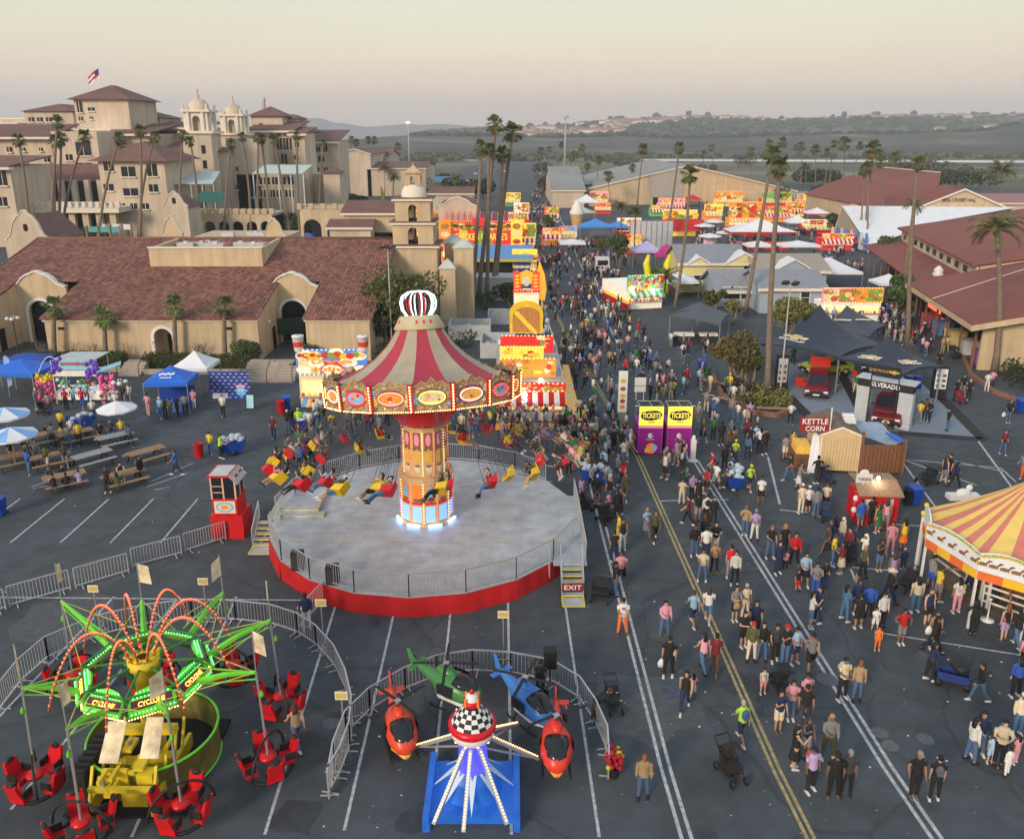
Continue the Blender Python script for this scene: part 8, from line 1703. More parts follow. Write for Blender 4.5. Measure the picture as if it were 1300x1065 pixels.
for i,(px,py,h,r,mt,lb) in enumerate(((1128,345,6,2.6,GRN_,'green tree between the white marquee corner and the slim palms'),(1060,300,5,2.4,DGR,'dark tree on the far side of the side midway'),(990,262,6,3,DGR,'dark tree behind the red and green stand'),(1140,405,4,1.8,GRN_,'leafy young tree at the market hall posts'),(765,330,4,1.6,OLV,'small olive tree by the grey game canopy'),(835,372,4,1.6,GRN_,'small green tree behind the game booth'),(905,398,3,1.5,OLV,'low olive tree beside the pale grey cottage'),(935,352,3.5,1.6,DGR,'dark tree between the yellow cottage and beige roof'),(700,300,5,1.8,GRN_,'slim green tree at the street edge by the stands'),(648,392,3.5,2.0,DGR,'dark bush by the small generator'))): tree(lb,px,py,h,r,mt,60+i,900,1,6,s=.2)
def hedge(label,pts,h,d,mats=HDG,n=260,nm='clipped_hedge',cat='hedge'):
    p,q=Vector((*pts[0],0)),Vector((*pts[1],0)); L_=(q-p).length; dr=(q-p).normalized(); nr=Vector((-dr.y,dr.x,0)); rr=random.Random(int(L_*100)); m=MB(); c0=(p+q)/2
    N_=int(n*L_)
    m.bar(p-c0+nr*d/2+Vector((0,0,h*.45)),q-c0+nr*d/2+Vector((0,0,h*.45)),d*.86,h*.86,1)
    for _ in range(N_):
        u=rr.random(); f=rr.random()
        if f<.45: v=rr.random(); w_=h+rr.gauss(0,.04)
        elif f<.9: v=rr.gauss(0,.03); w_=rr.random()*h
        else: v=1+rr.gauss(0,.03); w_=rr.random()*h
        if f>.8 and rr.random()<.3: u=rr.choice((0,1))+rr.gauss(0,.005)
        c=p-c0+dr*L_*u+nr*d*v+Vector((0,0,w_+.05*math.sin(u*L_*3))); a=Vector((rr.gauss(0,1),rr.gauss(0,1),rr.gauss(0,1))).normalized(); b_=a.orthogonal().normalized(); g_=a.cross(b_); k=.09*rr.uniform(.6,1.4); m.add([c-b_*k,c-g_*k*.6,c+b_*k,c+g_*k*.6],[(0,1,2,3)],rr.randrange(3))
    o=m.build(nm,mats,None,tuple(c0)); tag(o,label,cat)
hedge('clipped green hedge running under the lamp post and first palm',(G(20,468),G(86,468)),1.25,1.8); hedge('clipped green hedge between the first palm and the narrow steps',(G(88,468),G(152,468)),1.2,1.8); hedge('clipped green hedge beside the narrow steps, hall door side',(G(182,470),G(243,470)),1.25,1.8); hedge('clipped green hedge ending at the wide steps',(G(247,472),G(316,472)),1.25,1.8); hedge('short hedge behind the orange drink stand',(G(368,478),G(400,478)),1.1,1.4)
def bare(label,px,py,r,h):
    x,y=A(px,455,75.3)[0],75.3; rr=random.Random(int(px)); t=thing('bare_shrub',label,'shrub',(x,y,0),0,'leafless shrubs along the hall wall'); m=MB()
    for k in range(9):
        a=rr.uniform(0,6.3); e=rr.uniform(.3,1); tip=Vector((r*e*cos(a),r*e*sin(a)*.5,h*rr.uniform(.7,1))); mid=tip*.5+Vector((0,0,.1)); m.tube([(0,0,0),mid,tip],[.035,.025,.012],4)
        for j in range(5): b_=mid+(tip-mid)*rr.random(); m.tube([b_,b_+Vector((rr.uniform(-.4,.4),rr.uniform(-.2,.2),rr.uniform(.1,.45)))],[.014,.006],3)
    m.build('branch',M('bare_twig',(.22,.16,.12),.9),t)
for px,w_ in ((52,'by the arched portal'),(92,'between the first two palms'),(119,'beside the second palm'),(160,'close to the small arched door'),(204,'beside the small arched door, other side'),(244,'widest, middle of the wall'),(255,'beside the widest one')): bare('leafless brown shrub '+w_,px,447,1.3 if px==244 else .9,2.0)
tree('round green shrub at the hall corner by the wide steps',314,462,2.6,1.5,GRN_,31,1500,2,6,nm='shrub',s=.1,zc=.5); tree('round shrub by the portal behind the green fence',392,462,2.4,1.2,OLV,32,600,1,5,nm='shrub',s=.1,zc=.5)
# landscaped bank on the right, planters
def bed(label,pts,h,mats,n,nm='shrub_bed',s=.13):
    P=[G(x,y) for x,y in pts]; cx=sum(p[0] for p in P)/len(P); cy=sum(p[1] for p in P)/len(P); rr=random.Random(n); m=MB(); x0=min(p[0] for p in P); x1=max(p[0] for p in P); y0=min(p[1] for p in P); y1=max(p[1] for p in P)
    def ins(x,y):
        c=False; j=len(P)-1
        for i in range(len(P)):
            if (P[i][1]>y)!=(P[j][1]>y) and x<(P[j][0]-P[i][0])*(y-P[i][1])/(P[j][1]-P[i][1])+P[i][0]: c=not c
            j=i
        return c
    k=0
    while k<n:
        x=rr.uniform(x0,x1); y=rr.uniform(y0,y1)
        if not ins(x,y): continue
        k+=1; r_=rr.uniform(.5,1.1); leafblob(m,(x-cx,y-cy,h*rr.uniform(.3,.7)),(r_,r_,h*rr.uniform(.4,.7)),110,rr,s)
    o=m.build(nm,mats,None,(cx,cy,0)); tag(o,label,'shrubs',kind=None)
bed('dense dark green shrubs covering the bank below the market hall wall',[(1235,455),(1240,425),(1310,430),(1400,520),(1300,500)],1.6,DGR+[GRN_[0]],75)
bed('flowering yellow green shrubs in the round brick planter',[(945,515),(960,498),(990,500),(994,518),(970,525)],1.0,leafmats('yellow_leaf',(.17,.17,.05)),14)
bed('low shrubs around the foot of the shade tree behind the ride',[(470,455),(520,440),(600,430),(610,445),(560,460),(480,465)],1.3,DGR,26)
bed('low green shrubs and grasses beside the row of benches',[(925,505),(950,495),(965,512),(940,520)],.8,OLV,7)
bed('green planting below the street palms and the white service wall',[(600,395),(655,388),(650,372),(600,375)],1.2,GRN_,16)
def curb(label,pts,h=.35,w_=.3):
    m=MB(); P=[G(*p) for p in pts]
    for a,c in zip(P,P[1:]): m.bar((*a,h/2),(*c,h/2),w_,h)
    o=m.build('planter_curb',M('brick_curb',(.25,.12,.08),.85,var=.25,scale=6)); tag(o,label,'curb')
curb('curving brick curb along the foot of the shrub covered bank',[(1222,455),(1232,478),(1262,500),(1300,513),(1400,535)]); curb('round brick curb of the palm planter with the black sign tower',[(944,500),(940,514),(955,526),(985,530),(1003,524),(1004,508)]); curb('brick curb of the olive tree planter by the benches',[(905,478),(915,500),(935,522),(950,524)],.3)
# dark tree clumps beyond
def clump(label,px,py,w_,h,mats,n,Y=None,s=.6,seed=1):
    x,y=G(px,py); rr=random.Random(seed+int(px)); t=thing('distant_tree',label,'tree',(x,y,0),0,'dark trees beyond the fairground'); m=MB()
    for k in range(6): a=(k-2.5)/3; leafblob(m,(a*w_*.8,rr.uniform(-2,2),h*rr.uniform(.45,.65)),(w_*.38,w_*.35,h*.36),n//6,rr,s)
    m.build('crown',mats,t); m=MB()
    for k in range(3): m.tube([((k-1)*w_*.5,0,0),((k-1)*w_*.55,0,h*.4)],[.35,.2],5)
    m.build('trunk',M('bark'),t)
for px,py,w_,h,lb,mt in ((1165,232,19,11,'wide grey brown tree beyond the red hall roof',leafmats('greybrown_leaf',(.085,.08,.05))),(1215,240,17,8,'dark green tree clump behind the low pale roofs',DGR),(1140,236,9,10,'dark tree at the marsh side of the red hall',leafmats('greybrown_leaf',(.085,.08,.05))),(1035,236,10,7,'dark low trees behind the side midway',DGR),(1052,258,6,6,'dark round tree by the date palm and tan shed',DGR),(945,212,8,7,'dark shrub beyond the arena roof end',DGR),(690,222,6,7,'dark tree at the end of the street',DGR),(715,248,9,7,'dark green trees along the arena wing',DGR),(735,258,5,6,'dark green tree beside the street bend',GRN_),(545,240,9,6,'dark trees behind the cupola',DGR),(520,248,8,7,'green trees behind the annexe roof',GRN_),(560,262,8,6,'green trees between cupola and chicken stand',GRN_),(595,252,9,7,'dark green trees near the far barn',DGR),(505,240,9,5,'low dark trees around the far palms',DGR),(430,262,9,4,'dark planting along the white wall',DGR),(365,292,7,4,'dark green planting below the dining terrace',DGR),(340,300,6,3.5,'green planting at the arcade foot',GRN_),(190,286,7,6,'mossy green vine covered mound beside the tiled stair roof',leafmats('vine_leaf',(.07,.085,.02))),(225,300,5,4,'dark shrubs before the arcade arches',DGR),(90,312,7,3.5,'shrubs behind the exhibit hall ridge',GRN_),(255,298,5,4,'rusty green vines on the arcade',leafmats('autumn_leaf',(.13,.11,.035))),(410,300,5,4,'round clipped tree near the yellow picture board',DGR)):
    clump(lb,px,py,w_,h,mt,1500 if w_>8 else 900,s=.55 if w_>8 else .4)
# scattered scrub on the marsh and hill trees: uncountable, one mass
rr=random.Random(77); m=MB()
for _ in range(1500):
    px=rr.uniform(420,1330); py=rr.uniform(188,216) if rr.random()<.7 else rr.uniform(183,200); x,y=G(px,py)
    if (-60<x<80 and y<720) or (px>815 and 540<y<790): continue
    s_=rr.uniform(1.0,3.6)*(y/700)**.5
    for k in range(3): m.ell((x+rr.uniform(-3,3)*s_,y+rr.uniform(-3,3),s_*.5),(s_*rr.uniform(.7,1.6),s_,s_*rr.uniform(.5,.9)),k%2,5,4,False)
o=m.build('marsh_scrub',[M('scrub_dark',(.04,.05,.025),.95),M('scrub_light',(.10,.10,.06),.95)]); tag(o,'scattered dark scrub on the marsh beyond the fairground','scrub',kind='stuff')
from mathutils.bvhtree import BVHTree
def surf_z(name):
    o=bpy.data.objects[name]; me=o.data; return BVHTree.FromPolygons([v.co for v in me.vertices],[tuple(p.vertices) for p in me.polygons])
bv=[surf_z('hill'),surf_z('hill_foot'),surf_z('mountain')]
def topz(x,y,k=(0,1)):
    z=-1
    for i in k:
        h=bv[i].ray_cast(Vector((x,y,3000)),Vector((0,0,-1)))
        if h[0] is not None: z=max(z,h[0].z)
    return z
m=MB(); hs=MB()
for _ in range(5200):
    y=rr.uniform(1300,2750); px=rr.uniform(520,1330); x=(px-650)/F*(y*CT+6); z=topz(x,y)
    if z<2: continue
    d=hnoise(x,y,.006)
    if d<-.1 and rr.random()<.7 and y<2400: continue
    s_=rr.uniform(3,8.5); m.ell((x,y,z+s_*.2),(s_*rr.uniform(.8,1.5),s_,s_*rr.uniform(.5,1.0)),rr.randrange(2),5,4,False)
o=m.build('hillside_wood',[M('wood_dark',(.03,.04,.022),.95),M('wood_mid',(.05,.065,.035),.95)]); tag(o,'dark scrubby wood covering the far hillsides','wood',kind='stuff')
HW=[M('far_wall_%d'%i,c,.8,var=.05) for i,c in enumerate(((.75,.68,.56),(.66,.55,.42),(.8,.76,.7),(.55,.42,.32)))]; HR=M('far_roof',(.30,.17,.12),.8,var=.2)
k=0; bands=[(640,800,1750,2200,80),(770,860,2000,2400,40),(860,1340,2380,2540,150),(1180,1300,1600,1900,6)]
done=0
hm_=[]
for v in range(4):
    a=MB(); a.box(-7,-5,-6,7,5,5.5); hm_.append(a.mesh('wall',[HW[v]]))
a=MB(); a.add([(-7.6,-5.6,5.4),(7.6,-5.6,5.4),(7.6,5.6,5.4),(-7.6,5.6,5.4),(-4,0,8),(4,0,8)],[(0,1,5,4),(1,2,5),(2,3,4,5),(3,0,4)]); rfm=a.mesh('roof',[HR])
wname={0:'on the lower slope of the central hill',1:'on the shoulder between the two hills',2:'along the skyline ridge above the marsh',3:'isolated on the dark slope'}
for bi,(p0,p1,ya,yb,n_) in enumerate(bands):
    for i in range(n_):
        y=rr.uniform(ya,yb); px=rr.uniform(p0,p1) if bi!=2 else p0+(p1-p0)*(i+rr.random())/n_; x=(px-650)/F*(y*CT+6); z=topz(x,y)
        if z<5: continue
        o=thing('hillside_house','pale hillside house '+wname[bi],'house',(x,y,z),rr.uniform(-.6,.6),'hillside houses '+wname[bi]); s_=rr.uniform(.7,1.5); o.scale=(s_*rr.uniform(.8,1.6),s_,s_)
        put('wall',hm_[rr.randrange(4)],o); put('roof',rfm,o)
for k in range(26):
    px=rr.uniform(660,1330); y=2540+rr.uniform(-40,60); x=(px-650)/F*(y*CT+6); z=topz(x,y)
    if z<5: continue
    m=MB(); h=rr.uniform(14,26); w_=rr.uniform(7,15)
    for q in range(5): m.ell((rr.uniform(-w_*.5,w_*.5),rr.uniform(-4,4),h*rr.uniform(.45,.75)),(w_*.5,w_*.4,h*.28),0,7,5,False)
    m.tube([(0,0,-3),(0,0,h*.5)],[.8,.5],5,mi=0); o=m.build('ridge_tree',[M('wood_dark')],None,(x,y,z)); tag(o,'dark tree standing against the sky on the far ridge','tree','dark trees along the far ridge')
# parked cars at the far end of the street and along the far road
cm=[M('far_car_%d'%i,c,.3,var=0) for i,c in enumerate(((.6,.6,.6),(.05,.05,.06),(.3,.05,.05),(.1,.15,.3)))]
cms=[]
for v in range(4):
    a=MB(); a.box(-2.1,-.9,.3,2.1,.9,.9,0); a.add([(-1.2,-.8,.9),(1.5,-.8,.9),(1.5,.8,.9),(-1.2,.8,.9),(-.7,-.65,1.45),(1.1,-.65,1.45),(1.1,.65,1.45),(-.7,.65,1.45)],[(0,1,5,4),(1,2,6,5),(2,3,7,6),(3,0,4,7),(4,5,6,7)],1); cms.append(a.mesh('parked_car',[cm[v],GLASS]))
for k in range(26):
    x=rr.uniform(-22,34); y=rr.choice((395,410,440,470,500)); o=put('parked_car',cms[rr.randrange(4)],None,(x,y,0),pi/2+rr.uniform(-.05,.05)); tag(o,'tiny parked car in the far lot beyond the street end','car','cars parked in the far lot')
# ================================================================ PEOPLE
SKIN=M('skin',oc=True,rough=.55,var=.04); CLO=M('cloth',oc=True,rough=.85,var=.14,scale=6,bump=.3); HAIR=M('hair',oc=True,rough=.6,var=.2,scale=30); EYE=M('eye_dark',(.02,.015,.01),.4); LIP=M('lip',(.30,.10,.08),.6)
def fin(mb,mats,vox,dec,name):
    me=mb.mesh('t',mats[0]); o=bpy.data.objects.new('t',me); C.objects.link(o)
    r=o.modifiers.new('r','REMESH'); r.mode='VOXEL'; r.voxel_size=vox; r.use_smooth_shade=True
    s=o.modifiers.new('s','SMOOTH'); s.iterations=2; s.factor=.5
    d=o.modifiers.new('d','DECIMATE'); d.ratio=dec
    out=bpy.data.meshes.new_from_object(o.evaluated_get(bpy.context.evaluated_depsgraph_get())); bpy.data.objects.remove(o); out.name=name
    out.materials.clear()
    for m in mats: out.materials.append(m)
    for p in out.polygons: p.use_smooth=True
    return out
def joints(lp=(0,0),kn=(0,0),arm=((0,.12,.15),(0,.12,.15)),lean=0,sit=0,spread=.0,turn=0):
    """leg pitch, knee bend; arm = (pitch, abduction, elbow flex); all radians"""
    J={}; leg=[]
    for i,s in enumerate((-1,1)):
        a=lp[i]; k=a-kn[i]; h=Vector((s*.095,0,0)); kn_=h+Vector((s*spread*.5,-.44*sin(a),-.44*cos(a))); an=kn_+Vector((s*spread*.5,-.42*sin(k),-.42*cos(k))); leg.append([h,kn_,an])
    z0=-min(l[2].z for l in leg)+.075
    if sit: z0=.47
    for l in leg:
        for v in l: v.z+=z0
    P=Vector((0,0,z0)); up=Vector((0,-sin(lean),cos(lean))); J['p']=P; J['c']=P+up*.32; J['s']=P+up*.50; J['n']=P+up*.58; J['h']=P+up*.70+Vector((0,-.02,0)); J['leg']=leg; J['up']=up
    J['arm']=[]
    for i,s in enumerate((-1,1)):
        al,be,ep=arm[i][:3]; inw=arm[i][3] if len(arm[i])>3 else .25*ep
        sh=J['s']+Vector((s*.185,0,-.02)); al+=lean*.6; d=Vector((s*sin(be),-sin(al)*cos(be),-cos(al)*cos(be))); el=sh+d*.28
        a2=al+ep; d2=Vector((s*sin(be)*.5-s*inw,-sin(a2),-cos(a2))).normalized(); wr=el+d2*.25; J['arm'].append([sh,el,wr,d2])
    return J
POSE={'s':dict(spread=.05,lp=(.06,-.05),kn=(.02,.06)),'S':dict(spread=.09,arm=((.3,.1,1.2,.5),(.1,.14,.2)),lp=(.04,-.04)),'x':dict(arm=((.35,.2,1.5,.75),(.35,.2,1.5,.75))),'a':dict(arm=((-.2,.75,1.3,.9),(-.2,.75,1.3,.9))),
 'w':dict(lp=(.42,-.32),kn=(.12,.35),arm=((-.4,.1,.2),(.4,.1,.45)),lean=.04),'W':dict(lp=(-.28,.35),kn=(.5,.05),arm=((.35,.1,.5),(-.35,.1,.2)),lean=.05),
 'f':dict(arm=((.7,.15,1.75,.35),(.2,.12,.4))),'h':dict(arm=((.55,.12,.8,.1),(.55,.12,.8,.1)),lp=(.15,-.15),lean=.08),'t':dict(lp=(1.45,1.45),kn=(1.4,1.35),sit=1,arm=((.5,.2,1.0,.3),(.5,.2,1.0,.3)),lean=.15),
 'R':dict(lp=(1.3,1.2),kn=(.75,.5),sit=1,arm=((.7,.35,1.6,-.1),(.7,.35,1.6,-.1)),lean=-.15),'o':dict(arm=((1.2,.9,.1,0),(.1,.15,.3))),'b':dict(lean=.95,lp=(.1,-.1),arm=((.6,.1,.2),(.6,.1,.2)))}
TYPES={}
def body(pz):
    if ('B',pz) in TYPES: return TYPES['B',pz]
    J=joints(**POSE[pz]); TYPES['J',pz]=J; m=MB(); U=J['up']
    m.tube([J['p']-U*.06,J['p']+U*.08,J['c'],J['s'],J['n']-U*.02,J['n']+U*.06],[.13,.135,.125,.155,.06,.05],12,ry=[.09,.095,.09,.09,.055,.05],up=(1,0,0))
    H=J['h']+U*.01; m.ell(H+Vector((0,.005,.02)),(.076,.095,.105),0,12,9); m.ell(H+Vector((0,-.025,-.055)),(.056,.066,.06),0,10,7); m.ell(H+Vector((0,-.096,-.01)),(.013,.02,.024),0,6,5)
    for s in (-1,1): m.ell(H+Vector((s*.078,.01,0)),(.012,.02,.03),0,6,5)
    for i,(sh,el,wr,d2) in enumerate(J['arm']):
        m.tube([sh,(sh+el)/2,el,(el+wr)/2,wr],[.052,.046,.038,.036,.024],9); s=-1 if i==0 else 1
        side=d2.cross(Vector((s,0,0))); side=side.normalized() if side.length>.1 else Vector((0,1,0)); pal=wr+d2*.05; m.tube([wr,pal,wr+d2*.085],[.024,.036,.034],8,ry=[.016,.014,.012],up=side)
        nrm=d2.cross(side).normalized()
        for f in range(4):
            o=side*(-.026+.0175*f); l=(.06,.072,.068,.052)[f]; b_=wr+d2*.08+o; m.tube([b_,b_+d2*l*.5-nrm*s*.006,b_+d2*l*.85-nrm*s*.022],[.0088,.0082,.0065],5)
        b_=wr+d2*.025-side*.028; m.tube([b_,b_-side*.022+d2*.025,b_-side*.026+d2*.05],[.011,.010,.008],5)
    for h,k,a in J['leg']:
        m.tube([h+Vector((0,0,.02)),(h+k)/2,k,k+(a-k)*.35,a],[.085,.072,.052,.052,.036],10); m.tube([a+Vector((0,.04,-.03)),a+Vector((0,-.05,-.04)),a+Vector((0,-.14,-.052))],[.034,.036,.026],8)
    me=fin(m,[SKIN,EYE,LIP],.0085,.11,'person')
    # eyes and mouth set into the face
    e=MB()
    for s in (-1,1): e.ell(H+Vector((s*.03,-.082,.012)),(.012,.008,.007),1,6,4)
    e.ell(H+Vector((0,-.088,-.052)),(.022,.006,.006),2,6,4)
    bm=MB(); bm.v=[tuple(v.co) for v in me.vertices]; bm.f=[list(p.vertices) for p in me.polygons]; bm.m=[0]*len(bm.f); bm.s=[True]*len(bm.f); bm.add(e.v,e.f,0); 
    n0=len(me.polygons)
    for i,mi in enumerate(e.m): bm.m[n0+i]=mi
    out=bm.mesh('person',[SKIN,EYE,LIP]); TYPES['B',pz]=out; return out
def top(pz,k):
    if (k,pz) in TYPES: return TYPES[k,pz]
    body(pz); J=TYPES['J',pz]; m=MB(); U=J['up']; g=.016
    lo=.0 if k!='D' else 0
    m.tube([J['p']-U*.03,J['p']+U*.08,J['c'],J['s']-U*.02,J['s']+U*.035,J['n']-U*.01],[.165,.16,.148,.175,.14,.075] if k!='K' else [.16,.155,.143,.155,.10,.07],14,ry=[.125,.125,.118,.112,.09,.07],up=(1,0,0))
    for sh,el,wr,d2 in J['arm']:
        if k=='T': m.tube([sh,sh+(el-sh)*.62],[.068,.064],9)
        if k=='L': m.tube([sh,el,el+(wr-el)*.95],[.068,.056,.040],9)
    if k=='L': m.ell(J['n']+Vector((0,.05,0)),(.09,.06,.05),0,8,5)
    TYPES[k,pz]=fin(m,[CLO],.014,.35,{'T':'tee','L':'jacket','K':'tank_top'}[k]); return TYPES[k,pz]
def bottom(pz,k):
    if (k,pz) in TYPES: return TYPES[k,pz]
    body(pz); J=TYPES['J',pz]; m=MB(); U=J['up']
    m.tube([J['p']+U*.06,J['p']-U*.03,J['p']-Vector((0,0,.07))],[.148,.152,.135],12,ry=[.108,.112,.10],up=(1,0,0))
    if k=='d':
        (h1,k1,a1),(h2,k2,a2)=J['leg']; c=(k1+k2)/2; m.tube([J['p']+U*.03,(J['p']+c)/2,c+(c-J['p'])*.12],[.155,.19,.235],14,ry=[.115,.15,.19],up=(1,0,0))
    for h,kk,a in J['leg']:
        if k=='p': m.tube([h+Vector((0,0,.02)),(h+kk)/2,kk,kk+(a-kk)*.9],[.1,.088,.068,.058],10)
        if k=='s': m.tube([h+Vector((0,0,.02)),(h+kk)/2,kk-(kk-h)*.05],[.1,.1,.095],10)
    TYPES[k,pz]=fin(m,[CLO],.014,.35,{'p':'trousers','s':'shorts','d':'skirt'}[k]); return TYPES[k,pz]
def shoes(pz):
    if ('Z',pz) in TYPES: return TYPES['Z',pz]
    body(pz); J=TYPES['J',pz]; m=MB()
    for h,k,a in J['leg']: m.tube([a+Vector((0,.055,-.035)),a+Vector((0,0,-.02)),a+Vector((0,-.09,-.042)),a+Vector((0,-.165,-.05))],[.036,.046,.046,.03],8,ry=[.036,.05,.034,.022]); m.box(a.x-.042,a.y-.17,a.z-.077,a.x+.042,a.y+.075,a.z-.05)
    TYPES['Z',pz]=m.mesh('shoes',[CLO]); return TYPES['Z',pz]
HM={}
def hair(k):
    if k in HM: return HM[k]
    m=MB(); m.ell((0,.018,.045),(.088,.102,.098),0,12,8); m.ell((0,.05,.0),(.082,.07,.085),0,10,7); mats=[HAIR]
    if k=='b': m.tube([(0,.055,.03),(0,.09,-.08),(0,.10,-.22),(0,.09,-.32)],[.085,.098,.10,.05],10,ry=[.06,.055,.045,.025],up=(1,0,0))
    if k=='u': m.ell((0,.06,.15),.045,0,8,6)
    if k=='c': m=MB(); m.ell((0,.012,.055),(.090,.105,.088),0,12,8); m.slab([(-.06,-.07,.055),(.06,-.07,.055),(.045,-.165,.04),(-.045,-.165,.04)],(0,0,.012)); m.ell((0,.055,-.01),(.08,.06,.06),1,8,5); mats=[CLO,M('dark_hair',(.02,.015,.01),.7)]
    if k=='h': m=MB(); m.lathe([(.20,.05),(.10,.06),(.095,.13),(.06,.16),(.01,.16)],14); m.lathe([(.20,.05),(.09,.04)],14); m.ell((0,.05,0),(.08,.06,.06),1,8,5); mats=[CLO,M('dark_hair')]
    HM[k]=m.mesh({'c':'cap','h':'hat'}.get(k,'hair'),mats); return HM[k]
CN={'k':('black',(.018,.018,.02)),'w':('white',(.62,.62,.60)),'n':('navy',(.018,.028,.08)),'b':('blue',(.03,.10,.42)),'l':('light blue',(.30,.46,.62)),'r':('red',(.52,.015,.02)),'g':('grey',(.22,.22,.23)),'G':('green',(.03,.18,.06)),'y':('yellow',(.70,.52,.04)),'Y':('lime',(.38,.72,.05)),'p':('pink',(.66,.30,.36)),'v':('lavender',(.38,.28,.50)),'t':('tan',(.38,.26,.14)),'o':('orange',(.72,.16,.02)),'c':('cream',(.60,.52,.38)),'d':('denim',(.07,.14,.26)),'m':('maroon',(.16,.02,.03)),'u':('olive',(.09,.09,.04)),'e':('brown',(.12,.06,.03)),'h':('charcoal',(.05,.05,.055))}
TN={'T':'tee','L':'jacket','K':'tank top'}; BN={'p':'trousers','s':'shorts','d':'skirt'}
HN={'a':'short %s hair','b':'long %s hair','c':'%s cap','h':'%s hat','u':'%s bun'}
HC_={'k':('black',(.012,.010,.009)),'e':('brown',(.06,.03,.015)),'y':('blonde',(.35,.22,.08)),'g':('grey',(.35,.34,.33)),'o':('auburn',(.22,.07,.02))}
PN={'s':'standing','S':'standing','x':'arms folded','a':'hands on hips','w':'walking','W':'walking','f':'hand raised to face','h':'hands held out','t':'sitting','R':'riding a swing seat','o':'arm stretched out','b':'bending over'}
SKN=[(.50,.30,.20),(.42,.24,.15),(.33,.18,.11),(.22,.12,.07),(.56,.36,.26)]
LM_=[('the exit steps',G(722,735)),('the ticket booths',G(845,585)),('the lower lane line',G(850,900)),('the yellow centre line',G(900,790)),('the popcorn hut',G(1030,600)),('the token booth',G(1105,680)),('the pony ride',G(1215,740)),('the pony ride gate',G(1235,800)),('the queue in the lane',G(900,690)),('the picnic tables',G(100,590)),('the souvenir cart',G(100,515)),('the blue sponsor tent',G(215,520)),('the photo backdrop',G(295,515)),('the drink stand',G(385,530)),('the ride fence',G(450,560)),('the swing ride back fence',G(640,545)),('the corn dog stand',G(690,520)),('the tall totem sign',G(775,530)),('the display arch',G(1165,540)),('the shrub bank',G(1260,520)),('the row of benches',G(930,510)),('the grey shade tent',G(880,430)),('the green armed ride',G(380,900)),('the helicopter ride',G(690,880)),('the double white line',G(1040,820)),('the road manholes',G(1120,930)),('the asphalt corner by the pony tent',G(1250,900)),('the middle of the road',G(770,440)),('the market hall front',G(1170,430))]
PEOPLE=[]   # (dist, px,py-like spec)
def P_(x,y,pose,top_,tc,bt,bc,hr,hc,head,z=0,sc=1.0,M4=None,skin=None,place=None,who=None): PEOPLE.append(dict(x=x,y=y,z=z,p=pose,T=top_,tc=tc,B=bt,bc=bc,H=hr,hc=hc,r=head,sc=sc,M=M4,sk=skin,place=place,who=who,d=math.hypot(x,y)))
HEAD={'0':0,'1':pi,'2':-pi/2,'3':pi/2,'4':pi/4,'5':-pi/4,'6':3*pi/4,'7':-3*pi/4}
